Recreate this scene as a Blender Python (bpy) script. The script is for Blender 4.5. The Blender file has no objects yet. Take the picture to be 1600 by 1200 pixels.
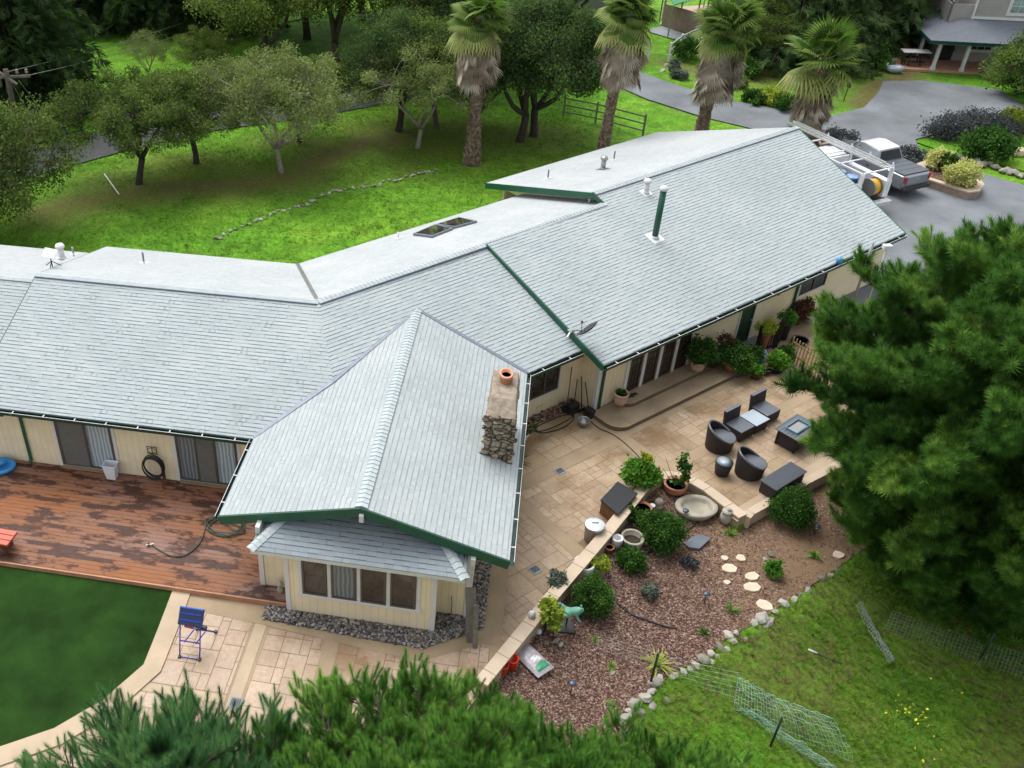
import bpy, bmesh, math, random
import numpy as np
from mathutils import Vector, Matrix
R=math.radians
sc=bpy.context.scene
COL=sc.collection
# ---------------------------------------------------------------- camera
CH=19.5; PX,PY,FL,PIT=574.,600.,1506.,R(35.55)
cd=bpy.data.cameras.new('camera'); cam=bpy.data.objects.new('camera',cd); COL.objects.link(cam)
cam.location=(0,0,CH); cam.rotation_euler=(R(90)-PIT,0,0)
cd.sensor_width=36; cd.lens=FL/1600*36; cd.shift_x=(800-PX)/1600; cd.clip_end=2000
sc.camera=cam
# ---------------------------------------------------------------- sky and sun (overcast)
SUN_EL,SUN_AZ=R(62),R(-30)      # azimuth measured from +Y towards +X
w=bpy.data.worlds.new('World'); sc.world=w; w.use_nodes=True
nt=w.node_tree; bg=nt.nodes['Background']
sky=nt.nodes.new('ShaderNodeTexSky'); sky.sky_type='NISHITA'; sky.sun_disc=False
sky.sun_elevation=SUN_EL; sky.sun_rotation=SUN_AZ
sky.dust_density=3; sky.air_density=1.0
hs=nt.nodes.new('ShaderNodeHueSaturation'); hs.inputs['Saturation'].default_value=0.22; hs.inputs['Value'].default_value=1.0
nt.links.new(sky.outputs[0],hs.inputs['Color']); nt.links.new(hs.outputs[0],bg.inputs[0])
bg.inputs[1].default_value=0.15
sd=bpy.data.lights.new('sun','SUN'); sd.energy=0.9; sd.angle=R(40); sd.color=(1,.97,.92)
so=bpy.data.objects.new('sun',sd); COL.objects.link(so)
dirv=Vector((math.sin(SUN_AZ)*math.cos(SUN_EL),math.cos(SUN_AZ)*math.cos(SUN_EL),math.sin(SUN_EL)))
so.rotation_euler=dirv.to_track_quat('Z','Y').to_euler(); so.location=(0,40,60)
sc.view_settings.view_transform='Standard'; sc.view_settings.look='None'; sc.view_settings.gamma=1
sc.view_settings.exposure=1.0
sc.cycles.max_bounces=5; sc.cycles.diffuse_bounces=3; sc.cycles.transparent_max_bounces=6
# ---------------------------------------------------------------- pixel / frame helpers (positions measured on the photograph, unprojected to real planes)
def ray(x,y):
    u,v=(x-PX)/FL,(y-PY)/FL; cp,sp=math.cos(PIT),math.sin(PIT)
    return Vector((u,cp-v*sp,-sp-v*cp))
BEDZ=-.38; BED=[]
def bz(x,y):
    # the mulch bed falls away from the seat wall
    if not BED: return BEDZ
    d=min(math.hypot(x-(a[0]+(b[0]-a[0])*t),y-(a[1]+(b[1]-a[1])*t)) for a,b in zip(BED[:-1],BED[1:]) for t in [max(0,min(1,((x-a[0])*(b[0]-a[0])+(y-a[1])*(b[1]-a[1]))/((b[0]-a[0])**2+(b[1]-a[1])**2)))])
    return BEDZ+.30*max(0.,1-d/2.6)
def W(px,py,z=0.):
    r=ray(px,py); t=(z-CH)/r.z
    if z==BEDZ and BED:
        for _ in range(8):
            zz=bz(r.x*t,r.y*t); t=(zz-CH)/r.z
        return Vector((r.x*t,r.y*t,zz))
    return Vector((r.x*t,r.y*t,z))
def Wd(px,py,d):
    r=ray(px,py); return Vector((0,0,CH))+r*d
AA,AC=R(-10.7),R(33.92)
def FA(s,n,z=0.): return Vector((s*math.cos(AA)-n*math.sin(AA), s*math.sin(AA)+n*math.cos(AA), z))
def FC(s,n,z=0.): return Vector((s*math.cos(AC)-n*math.sin(AC), s*math.sin(AC)+n*math.cos(AC), z))
def toA(p): return (p.x*math.cos(AA)+p.y*math.sin(AA), -p.x*math.sin(AA)+p.y*math.cos(AA))
def toC(p): return (p.x*math.cos(AC)+p.y*math.sin(AC), -p.x*math.sin(AC)+p.y*math.cos(AC))
# ---------------------------------------------------------------- materials
M={}
def nmat(name):
    m=bpy.data.materials.new(name); m.use_nodes=True; M[name]=m
    return m,m.node_tree,m.node_tree.nodes['Principled BSDF']
def N(nt,t,**k):
    n=nt.nodes.new('ShaderNode'+t)
    for a,b in k.items():
        if a in ('i',):
            for kk,vv in b.items(): n.inputs[kk].default_value=vv
        else: setattr(n,a,b)
    return n
def ramp(nt,stops,inp=None,interp='LINEAR'):
    n=nt.nodes.new('ShaderNodeValToRGB'); cr=n.color_ramp; cr.interpolation=interp
    while len(cr.elements)<len(stops): cr.elements.new(0.5)
    for e,(p,c) in zip(cr.elements,stops):
        e.position=p; e.color=(c[0],c[1],c[2],1) if hasattr(c,'__len__') else (c,c,c,1)
    if inp is not None: nt.links.new(inp,n.inputs[0])
    return n
def mth(nt,op,a,b=None,c=None):
    n=nt.nodes.new('ShaderNodeMath'); n.operation=op
    for i,v in enumerate((a,b,c)):
        if v is None: continue
        if isinstance(v,(int,float)): n.inputs[i].default_value=v
        else: nt.links.new(v,n.inputs[i])
    return n.outputs[0]
def mix(nt,f,a,b,mode='MIX'):
    n=nt.nodes.new('ShaderNodeMixRGB'); n.blend_type=mode
    for i,v in enumerate((f,a,b)):
        if isinstance(v,(int,float)): n.inputs[i].default_value=v if i==0 else (v,v,v,1)
        elif isinstance(v,tuple): n.inputs[i].default_value=(*v,1)
        else: nt.links.new(v,n.inputs[i])
    return n.outputs[0]
def simple(name,c,rough=.7,metal=0.,noise=.18,scale=6.,bump=0.,spec=.5,detail=5,bscale=None):
    m,nt,b=nmat(name); b.inputs['Roughness'].default_value=rough; b.inputs['Metallic'].default_value=metal
    b.inputs['Specular IOR Level'].default_value=spec
    tc=N(nt,'TexCoord'); nz=N(nt,'TexNoise',i={'Scale':scale,'Detail':detail,'Roughness':.6})
    nt.links.new(tc.outputs['Object'],nz.inputs['Vector'])
    lo=tuple(x*(1-noise) for x in c); hi=tuple(min(1,x*(1+noise)) for x in c)
    r=ramp(nt,[(.3,lo),(.7,hi)],nz.outputs['Fac']); nt.links.new(r.outputs[0],b.inputs['Base Color'])
    if bump:
        n2=N(nt,'TexNoise',i={'Scale':bscale or scale*4,'Detail':4}); nt.links.new(tc.outputs['Object'],n2.inputs['Vector'])
        bp=N(nt,'Bump',i={'Strength':bump,'Distance':.02}); nt.links.new(n2.outputs['Fac'],bp.inputs['Height']); nt.links.new(bp.outputs[0],b.inputs['Normal'])
    return m
# shingles: UV in metres, v up the slope
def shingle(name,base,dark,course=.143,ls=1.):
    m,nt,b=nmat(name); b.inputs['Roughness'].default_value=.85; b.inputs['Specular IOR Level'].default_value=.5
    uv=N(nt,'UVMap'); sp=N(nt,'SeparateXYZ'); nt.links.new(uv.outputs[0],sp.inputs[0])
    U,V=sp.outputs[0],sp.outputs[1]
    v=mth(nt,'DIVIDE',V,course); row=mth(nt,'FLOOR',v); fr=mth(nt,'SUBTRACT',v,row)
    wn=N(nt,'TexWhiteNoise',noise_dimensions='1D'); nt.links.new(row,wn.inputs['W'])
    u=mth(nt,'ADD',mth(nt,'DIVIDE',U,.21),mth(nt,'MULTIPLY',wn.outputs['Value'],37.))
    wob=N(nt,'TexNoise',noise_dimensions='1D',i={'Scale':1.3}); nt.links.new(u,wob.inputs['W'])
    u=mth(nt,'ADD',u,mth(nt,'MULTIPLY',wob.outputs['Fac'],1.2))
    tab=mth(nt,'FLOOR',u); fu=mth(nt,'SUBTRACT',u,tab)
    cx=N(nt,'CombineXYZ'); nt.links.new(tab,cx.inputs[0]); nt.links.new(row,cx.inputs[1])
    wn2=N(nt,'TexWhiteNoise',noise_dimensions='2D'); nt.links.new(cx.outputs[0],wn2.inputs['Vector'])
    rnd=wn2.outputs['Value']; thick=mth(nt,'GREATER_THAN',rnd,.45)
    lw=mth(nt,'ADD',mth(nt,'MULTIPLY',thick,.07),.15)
    line=mth(nt,'MULTIPLY',mth(nt,'LESS_THAN',fr,lw),mth(nt,'MULTIPLY',mth(nt,'ADD',mth(nt,'MULTIPLY',thick,.3),.62),ls))  # dark course edge: real granule band plus painted shade of the butt edge
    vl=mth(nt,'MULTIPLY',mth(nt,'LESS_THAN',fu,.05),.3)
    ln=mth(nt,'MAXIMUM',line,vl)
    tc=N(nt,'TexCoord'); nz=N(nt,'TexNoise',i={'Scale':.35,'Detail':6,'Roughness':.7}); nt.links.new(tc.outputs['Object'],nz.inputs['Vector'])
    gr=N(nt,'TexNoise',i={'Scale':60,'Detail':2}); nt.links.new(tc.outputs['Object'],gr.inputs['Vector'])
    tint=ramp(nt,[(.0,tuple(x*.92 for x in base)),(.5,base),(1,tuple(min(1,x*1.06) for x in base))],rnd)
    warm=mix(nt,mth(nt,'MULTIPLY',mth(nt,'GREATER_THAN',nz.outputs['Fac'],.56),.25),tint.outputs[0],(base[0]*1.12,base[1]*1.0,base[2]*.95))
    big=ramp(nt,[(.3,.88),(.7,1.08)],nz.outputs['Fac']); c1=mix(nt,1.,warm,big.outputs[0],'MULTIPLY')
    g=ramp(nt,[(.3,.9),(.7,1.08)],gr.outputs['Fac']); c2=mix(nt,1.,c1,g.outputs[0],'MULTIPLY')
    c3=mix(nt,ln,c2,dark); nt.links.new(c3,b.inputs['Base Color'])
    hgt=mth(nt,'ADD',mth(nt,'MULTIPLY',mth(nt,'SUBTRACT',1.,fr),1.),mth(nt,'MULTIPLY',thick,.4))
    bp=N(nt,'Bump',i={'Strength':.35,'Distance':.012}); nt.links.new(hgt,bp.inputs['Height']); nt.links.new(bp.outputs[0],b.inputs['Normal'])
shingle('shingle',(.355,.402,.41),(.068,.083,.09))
shingle('shingle_side',(.358,.395,.402),(.12,.14,.145),ls=.6)  # same shingle; painted butt-edge shade weaker where the edges face sideways
shingle('shingle_back_lit',(.405,.432,.435),(.2,.22,.23),ls=.45)  # same shingle made paler: brighter rear light put into the colour
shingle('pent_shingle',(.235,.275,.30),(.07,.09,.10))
shingle('far_shingle',(.17,.19,.22),(.07,.08,.09))
simple('ridge_cap',(.38,.43,.44),.85,noise=.12,scale=3,bump=.3)
simple('flashing',(.16,.18,.22),.5,.3)
simple('green_trim',(.012,.085,.048),.5,noise=.15,scale=2)
simple('gutter_green',(.008,.05,.04),.4,noise=.15,scale=2)
simple('white_trim',(.64,.64,.63),.6,noise=.06,scale=3)
simple('white_paint',(.66,.66,.66),.45,noise=.04,scale=3)
# grooved siding: UV u along wall
def siding(name,c,pitch=.2,horiz=False,dk=.72):
    m,nt,b=nmat(name); b.inputs['Roughness'].default_value=.75
    uv=N(nt,'UVMap'); sp=N(nt,'SeparateXYZ'); nt.links.new(uv.outputs[0],sp.inputs[0])
    x=sp.outputs[1 if horiz else 0]; x=mth(nt,'DIVIDE',x,pitch); fr=mth(nt,'FRACT',x)
    ln=mth(nt,'LESS_THAN',fr,.07)
    tc=N(nt,'TexCoord'); nz=N(nt,'TexNoise',i={'Scale':1.2,'Detail':6,'Roughness':.65}); nt.links.new(tc.outputs['Object'],nz.inputs['Vector'])
    r=ramp(nt,[(.3,tuple(v*.88 for v in c)),(.7,tuple(v*1.05 for v in c))],nz.outputs['Fac'])
    cc=mix(nt,mth(nt,'MULTIPLY',ln,1.),r.outputs[0],tuple(v*dk for v in c)); nt.links.new(cc,b.inputs['Base Color'])
    bp=N(nt,'Bump',i={'Strength':.6,'Distance':.01}); nt.links.new(mth(nt,'SUBTRACT',1.,ln),bp.inputs['Height']); nt.links.new(bp.outputs[0],b.inputs['Normal'])
siding('cream_siding',(.83,.71,.49),.2,dk=.78)
siding('grey_siding',(.36,.34,.32),.14,True,.6)
def glassm(name,c,rough=.06):
    m,nt,b=nmat(name); b.inputs['Roughness'].default_value=rough; b.inputs['Specular IOR Level'].default_value=.25 if name=='car_glass' else .8
    tc=N(nt,'TexCoord'); nz=N(nt,'TexNoise',i={'Scale':1.7,'Detail':3}); nt.links.new(tc.outputs['Object'],nz.inputs['Vector'])
    r=ramp(nt,[(.35,tuple(v*.5 for v in c)),(.65,tuple(v*1.5 for v in c))],nz.outputs['Fac']); nt.links.new(r.outputs[0],b.inputs['Base Color'])
glassm('dark_glass',(.045,.04,.035)); glassm('curtain_glass',(.2,.26,.30)); glassm('car_glass',(.006,.009,.012),.12)
simple('screen',(.13,.13,.12),.6,noise=.1)
# curtains behind glass: shade of vertical folds painted as darker bands
def curtain(name,c):
    m,nt,b=nmat(name); b.inputs['Roughness'].default_value=.25; b.inputs['Specular IOR Level'].default_value=.7
    uv=N(nt,'UVMap'); wv=N(nt,'TexWave',i={'Scale':2.6,'Distortion':2.5,'Detail':2}); nt.links.new(uv.outputs[0],wv.inputs['Vector'])
    r=ramp(nt,[(.1,tuple(v*.55 for v in c)),(.9,c)],wv.outputs['Fac']); nt.links.new(r.outputs[0],b.inputs['Base Color'])
curtain('curtain',(.44,.53,.58)); curtain('curtain_dim',(.19,.225,.245))
simple('bronze_frame',(.10,.085,.075),.4,.2,noise=.1)
simple('dark_wood_door',(.045,.018,.012),.45,noise=.3,scale=8)
simple('green_door',(.02,.055,.03),.5,noise=.2)
simple('concrete',(.25,.18,.11),.8,noise=.18,scale=1.5,bump=.2)
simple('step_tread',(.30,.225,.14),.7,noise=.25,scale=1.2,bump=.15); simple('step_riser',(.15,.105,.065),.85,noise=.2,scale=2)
simple('band_concrete',(.31,.23,.14),.75,noise=.16,scale=1.1,bump=.15)
simple('warm_band',(.42,.325,.22),.75,noise=.12,scale=1.1,bump=.15)
simple('curb_cap',(.50,.40,.29),.7,noise=.1,scale=1.5,bump=.15)
simple('curb_side',(.36,.29,.2),.8,noise=.15,scale=2,bump=.2)
simple('joint',(.21,.14,.088),.9)
# stamped pavers with per-face tint and wet stains
def paver(name,c1,c2):
    m,nt,b=nmat(name)
    at=N(nt,'VertexColor',layer_name='tint'); tc=N(nt,'TexCoord')
    nz=N(nt,'TexNoise',i={'Scale':.55,'Detail':7,'Roughness':.68}); nt.links.new(tc.outputs['Object'],nz.inputs['Vector'])
    n2=N(nt,'TexNoise',i={'Scale':9,'Detail':5,'Roughness':.7}); nt.links.new(tc.outputs['Object'],n2.inputs['Vector'])
    base=mix(nt,at.outputs['Color'],c1,c2)
    st=ramp(nt,[(.38,(.60,.52,.40)),(.58,(1,1,1))],nz.outputs['Fac'])
    f=ramp(nt,[(.3,.82),(.7,1.12)],n2.outputs['Fac'])
    c=mix(nt,1.,mix(nt,1.,base,st.outputs[0],'MULTIPLY'),f.outputs[0],'MULTIPLY'); nt.links.new(c,b.inputs['Base Color'])
    rr=ramp(nt,[(.42,.3),(.58,.75)],nz.outputs['Fac']); nt.links.new(rr.outputs[0],b.inputs['Roughness'])
    bp=N(nt,'Bump',i={'Strength':.3,'Distance':.01}); nt.links.new(n2.outputs['Fac'],bp.inputs['Height']); nt.links.new(bp.outputs[0],b.inputs['Normal'])
paver('paver',(.34,.245,.15),(.44,.335,.225))
paver('paver_pink',(.42,.305,.215),(.49,.375,.275))
# deck boards: UV u along board, v across
def deckm():
    m,nt,b=nmat('deck_boards')
    uv=N(nt,'UVMap'); sp=N(nt,'SeparateXYZ'); nt.links.new(uv.outputs[0],sp.inputs[0]); U,V=sp.outputs[0],sp.outputs[1]
    v=mth(nt,'DIVIDE',V,.145); row=mth(nt,'FLOOR',v); fr=mth(nt,'SUBTRACT',v,row)
    cx=N(nt,'CombineXYZ'); nt.links.new(mth(nt,'MULTIPLY',U,.8),cx.inputs[0]); nt.links.new(mth(nt,'ADD',mth(nt,'MULTIPLY',V,1.5),mth(nt,'MULTIPLY',row,.22)),cx.inputs[1])
    st=N(nt,'TexNoise',i={'Scale':1.0,'Detail':7,'Roughness':.68}); nt.links.new(cx.outputs[0],st.inputs['Vector'])
    cy=N(nt,'CombineXYZ'); nt.links.new(mth(nt,'MULTIPLY',U,.28),cy.inputs[0]); nt.links.new(mth(nt,'MULTIPLY',V,.55),cy.inputs[1])
    bg_=N(nt,'TexNoise',i={'Scale':.9,'Detail':3}); nt.links.new(cy.outputs[0],bg_.inputs['Vector'])
    cz=N(nt,'CombineXYZ'); nt.links.new(mth(nt,'MULTIPLY',U,3.),cz.inputs[0]); nt.links.new(mth(nt,'MULTIPLY',V,60.),cz.inputs[1])
    gr=N(nt,'TexNoise',i={'Scale':1,'Detail':5}); nt.links.new(cz.outputs[0],gr.inputs['Vector'])
    col=ramp(nt,[(.3,(.27,.105,.04)),(.5,(.24,.115,.068)),(.68,(.25,.16,.135))],bg_.outputs['Fac'])
    col2=mix(nt,1.,col.outputs[0],ramp(nt,[(.3,.78),(.7,1.15)],gr.outputs['Fac']).outputs[0],'MULTIPLY')
    s2=mth(nt,'ADD',mth(nt,'MULTIPLY',st.outputs['Fac'],.8),mth(nt,'MULTIPLY',bg_.outputs['Fac'],.2))
    dk=ramp(nt,[(.485,0.),(.545,1.)],s2)
    b.inputs['Specular IOR Level'].default_value=.25
    col3=mix(nt,mth(nt,'MULTIPLY',dk.outputs[0],.9),col2,(.040,.016,.011))
    gap=mth(nt,'LESS_THAN',fr,.07); col4=mix(nt,gap,col3,(.035,.015,.01)); nt.links.new(col4,b.inputs['Base Color'])
    nt.links.new(ramp(nt,[(.53,.7),(.58,.5)],s2).outputs[0],b.inputs['Roughness'])
deckm()
simple('deck_fascia',(.42,.21,.12),.7,noise=.25,scale=3)
simple('red_bench',(.50,.09,.05),.5,noise=.15,scale=4)
# asphalt
simple('asphalt',(.155,.17,.185),.85,noise=.32,scale=.35,bump=.3,bscale=40,detail=9)
simple('asphalt_dark',(.055,.057,.063),.8,noise=.2,scale=.5,bump=.3,bscale=40)
simple('artificial_turf',(.015,.043,.007),.95,noise=.45,scale=.8,bump=.8,bscale=60,detail=10,spec=.1)
# ground
def ground_mat():
    m,nt,b=nmat('grass_ground'); b.inputs['Roughness'].default_value=.95; b.inputs['Specular IOR Level'].default_value=.15
    tc=N(nt,'TexCoord'); O=tc.outputs['Object']
    def nz(s,d=6,r=.65):
        n=N(nt,'TexNoise',i={'Scale':s,'Detail':d,'Roughness':r}); nt.links.new(O,n.inputs['Vector']); return n.outputs['Fac']
    a=nz(.12,7); c=nz(1.1,8,.7); e=nz(9,6,.75); f=nz(.3,8,.7)
    g=ramp(nt,[(.3,(.08,.22,.016)),(.5,(.125,.30,.022)),(.68,(.20,.35,.034))],a)
    g2=mix(nt,1.,g.outputs[0],ramp(nt,[(.3,.55),(.7,1.35)],c).outputs[0],'MULTIPLY')
    g3=mix(nt,1.,g2,ramp(nt,[(.32,.5),(.68,1.45)],e).outputs[0],'MULTIPLY')
    at=N(nt,'VertexColor',layer_name='dirt')
    dm=mth(nt,'MULTIPLY',at.outputs['Color'],ramp(nt,[(.34,.45),(.56,1.)],c).outputs[0])
    dry=ramp(nt,[(.3,(.10,.062,.03)),(.7,(.19,.135,.07))],e)
    g4=mix(nt,dm,g3,dry.outputs[0])
    at2=N(nt,'VertexColor',layer_name='dry')
    olive=ramp(nt,[(.3,(.05,.075,.014)),(.7,(.16,.19,.035))],e)
    g5=mix(nt,mth(nt,'MULTIPLY',at2.outputs['Color'],ramp(nt,[(.38,.0),(.6,1.)],f).outputs[0]),g4,olive.outputs[0])
    nt.links.new(g5,b.inputs['Base Color'])
    bp=N(nt,'Bump',i={'Strength':.9,'Distance':.08}); nt.links.new(e,bp.inputs['Height']); nt.links.new(bp.outputs[0],b.inputs['Normal'])
ground_mat()
def mulch_mat():
    m,nt,b=nmat('mulch'); b.inputs['Roughness'].default_value=.9; b.inputs['Specular IOR Level'].default_value=.2
    tc=N(nt,'TexCoord'); O=tc.outputs['Object']
    v=N(nt,'TexVoronoi',i={'Scale':22}); nt.links.new(O,v.inputs['Vector'])
    n=N(nt,'TexNoise',i={'Scale':.5,'Detail':6}); nt.links.new(O,n.inputs['Vector'])
    n3=N(nt,'TexNoise',i={'Scale':14,'Detail':6,'Roughness':.7}); nt.links.new(O,n3.inputs['Vector'])
    sp=N(nt,'SeparateColor'); nt.links.new(v.outputs['Color'],sp.inputs[0])
    c=ramp(nt,[(0,(.045,.024,.018)),(.5,(.14,.078,.058)),(.85,(.24,.15,.115)),(1,(.40,.31,.25))],sp.outputs[0])
    c2=mix(nt,1.,c.outputs[0],ramp(nt,[(.3,.7),(.7,1.2)],n3.outputs['Fac']).outputs[0],'MULTIPLY')
    at=N(nt,'VertexColor',layer_name='dirt')
    c3=mix(nt,mth(nt,'MULTIPLY',at.outputs['Color'],ramp(nt,[(.4,.4),(.6,1.)],n.outputs['Fac']).outputs[0]),c2,(.22,.145,.085))
    nt.links.new(c3,b.inputs['Base Color'])
    bp=N(nt,'Bump',i={'Strength':.8,'Distance':.03}); nt.links.new(v.outputs['Distance'],bp.inputs['Height']); nt.links.new(bp.outputs[0],b.inputs['Normal'])
mulch_mat()
# foliage: per-face tint attribute
def leafm(name,dark,mid,light,rough=.75,trans=.0,spec=.12):
    m,nt,b=nmat(name); b.inputs['Roughness'].default_value=rough; b.inputs['Specular IOR Level'].default_value=spec
    at=N(nt,'VertexColor',layer_name='tint')
    r=ramp(nt,[(0,dark),(.5,mid),(1,light)],at.outputs['Color']); nt.links.new(r.outputs[0],b.inputs['Base Color'])
    if name.endswith(('leaf','needle','blue','blade')):
        tl=N(nt,'BsdfTranslucent'); nt.links.new(mix(nt,1.,r.outputs[0],(1.,1.12,.7),'MULTIPLY'),tl.inputs['Color'])
        ms=N(nt,'MixShader'); ms.inputs[0].default_value=.33; out=nt.nodes['Material Output']
        nt.links.new(b.outputs[0],ms.inputs[1]); nt.links.new(tl.outputs[0],ms.inputs[2]); nt.links.new(ms.outputs[0],out.inputs['Surface'])
    return m
leafm('oak_leaf',(.05,.08,.022),(.115,.17,.04),(.22,.29,.08))
leafm('olive_leaf',(.12,.155,.05),(.22,.27,.095),(.33,.38,.15))
leafm('yellowgreen_leaf',(.075,.12,.028),(.155,.225,.045),(.28,.35,.08))
leafm('darkoak_leaf',(.03,.06,.02),(.07,.12,.038),(.14,.21,.065))
leafm('conifer_leaf',(.018,.038,.013),(.042,.08,.024),(.095,.17,.045))
leafm('pine_needle',(.035,.10,.015),(.08,.205,.03),(.22,.39,.07))
leafm('deep_pine_needle',(.03,.085,.014),(.072,.175,.027),(.24,.38,.065))
leafm('pine_needle_blue',(.03,.10,.035),(.08,.20,.075),(.19,.34,.12))
leafm('palm_leaf',(.035,.085,.018),(.11,.20,.035),(.42,.44,.17),.5)
leafm('dead_frond',(.12,.08,.055),(.30,.24,.18),(.52,.46,.38),.9,spec=.1)
leafm('bush_leaf',(.02,.06,.012),(.05,.13,.022),(.13,.25,.05))
leafm('bright_leaf',(.05,.15,.02),(.11,.28,.035),(.25,.42,.05))
leafm('lime_leaf',(.16,.22,.03),(.34,.42,.05),(.5,.5,.10))
leafm('grey_leaf',(.09,.11,.10),(.17,.20,.17),(.28,.31,.25))
leafm('heather_leaf',(.05,.055,.06),(.10,.11,.125),(.18,.19,.21))
leafm('yellow_shrub_leaf',(.4,.4,.12),(.62,.62,.24),(.8,.8,.4))
leafm('grass_blade',(.075,.19,.02),(.16,.32,.032),(.32,.43,.07))
leafm('dry_blade',(.12,.10,.04),(.22,.19,.08),(.35,.30,.15))
leafm('brown_leaf',(.06,.03,.02),(.12,.06,.04),(.2,.11,.07))
leafm('flower_yellow',(.6,.5,.03),(.75,.65,.05),(.8,.75,.1))
leafm('stone_tint',(.04,.042,.05),(.15,.13,.115),(.36,.34,.31),.6)
leafm('chip_tint',(.055,.03,.022),(.17,.098,.075),(.38,.28,.23),.9)
leafm('rock_tint',(.16,.15,.12),(.28,.265,.225),(.42,.40,.35),.9)
simple('bark',(.10,.08,.06),.95,noise=.35,scale=5,bump=.8)
simple('pale_bark',(.26,.23,.19),.95,noise=.3,scale=5,bump=.6)
simple('dark_bark',(.045,.036,.03),.95,noise=.3,scale=5,bump=.8)
simple('palm_bark',(.15,.115,.085),.95,noise=.4,scale=9,bump=1.)
simple('terracotta',(.40,.165,.09),.75,noise=.15,scale=4)
simple('pale_terracotta',(.50,.34,.24),.8,noise=.2,scale=4)
simple('glazed_blue',(.10,.17,.19),.25,noise=.2)
simple('stoneware',(.36,.33,.26),.8,noise=.2,scale=5,bump=.3)
simple('white_plastic',(.72,.73,.76),.4,noise=.05)
simple('black_plastic',(.02,.02,.023),.45,noise=.2)
simple('soil',(.035,.025,.018),.95,noise=.3,scale=15)
simple('galvanised',(.33,.33,.32),.35,.75,noise=.12,scale=2)
simple('steel_lid',(.62,.64,.66),.3,.6,noise=.05)
simple('tar_lid',(.018,.02,.023),.8,noise=.15,scale=20)
simple('box_wood',(.20,.095,.035),.6,noise=.25,scale=6)
simple('orange_bucket',(.75,.045,.012),.4,noise=.04)
simple('blue_metal',(.03,.05,.42),.4,.1,noise=.1)
simple('blue_panel',(.02,.11,.5),.45,noise=.1)
simple('navy_panel',(.008,.02,.08),.5,noise=.2)
simple('red_plastic',(.5,.02,.015),.4,noise=.1)
simple('light_blue_plastic',(.03,.24,.55),.4,noise=.1)
simple('weathered_wood',(.17,.155,.13),.9,noise=.3,scale=8,bump=.5)
simple('brown_post',(.12,.045,.02),.8,noise=.3,scale=8)
simple('wicker_black',(.028,.02,.022),.7,noise=.4,scale=45,bump=.9,bscale=70)
simple('table_grey',(.10,.11,.13),.35,noise=.08)
simple('frost_glass',(.36,.42,.47),.15,noise=.03)
simple('burner_blue',(.12,.3,.4),.2,noise=.1)
simple('verdigris',(.12,.31,.23),.7,noise=.35,scale=9)
simple('black_iron',(.012,.012,.013),.5,.4,noise=.2)
simple('hose_black',(.014,.014,.015),.45,noise=.1)
simple('hose_green',(.03,.06,.04),.5,noise=.15)
simple('flagstone',(.62,.50,.38),.85,noise=.15,scale=6)
simple('slate_tray',(.10,.12,.145),.4,noise=.15,scale=3)
simple('rust_edge',(.2,.08,.04),.8,noise=.3)
simple('brick_paving',(.46,.25,.17),.8,noise=.15,scale=3)
simple('bamboo',(.33,.24,.10),.7,noise=.25,scale=8)
simple('silver_paint',(.30,.32,.35),.3,.55,noise=.04)
simple('car_white',(.78,.80,.84),.3,noise=.03)
simple('bed_cover',(.085,.10,.12),.6,noise=.06)
simple('tyre',(.018,.018,.018),.8,noise=.1)
simple('tail_red',(.4,.01,.02),.2,noise=.05)
simple('blue_drum',(.01,.03,.16),.35,noise=.1)
simple('drum_lid',(.25,.42,.7),.35,noise=.2)
simple('yellow_reel',(.65,.38,.03),.5,noise=.1)
simple('aluminium',(.62,.63,.64),.45,.15,noise=.05)
simple('clay_flue',(.55,.26,.16),.7,noise=.12)
simple('opening_black',(.006,.006,.006),.95)  # flat near-black for the flue and wall vent openings
simple('pen_sand',(.42,.32,.25),.9,noise=.12,scale=.8,bump=.3)
simple('plank_wall',(.30,.22,.17),.85,noise=.2,scale=3)
simple('pad_grey',(.24,.26,.28),.85,noise=.2,scale=1)
simple('net_green',(.30,.46,.38),.5,noise=.1)
simple('fence_wire',(.30,.33,.30),.5,.3,noise=.1)
simple('post_green',(.008,.02,.014),.6)
simple('pole_wood',(.07,.055,.045),.9,noise=.3,scale=6)
simple('insulator',(.30,.25,.2),.6,noise=.3,scale=9)
simple('black_fence',(.02,.022,.02),.8,noise=.3)
simple('sail_green',(.02,.22,.06),.6,noise=.1)
simple('solar_cell',(.05,.06,.09),.2,noise=.2)
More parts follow.
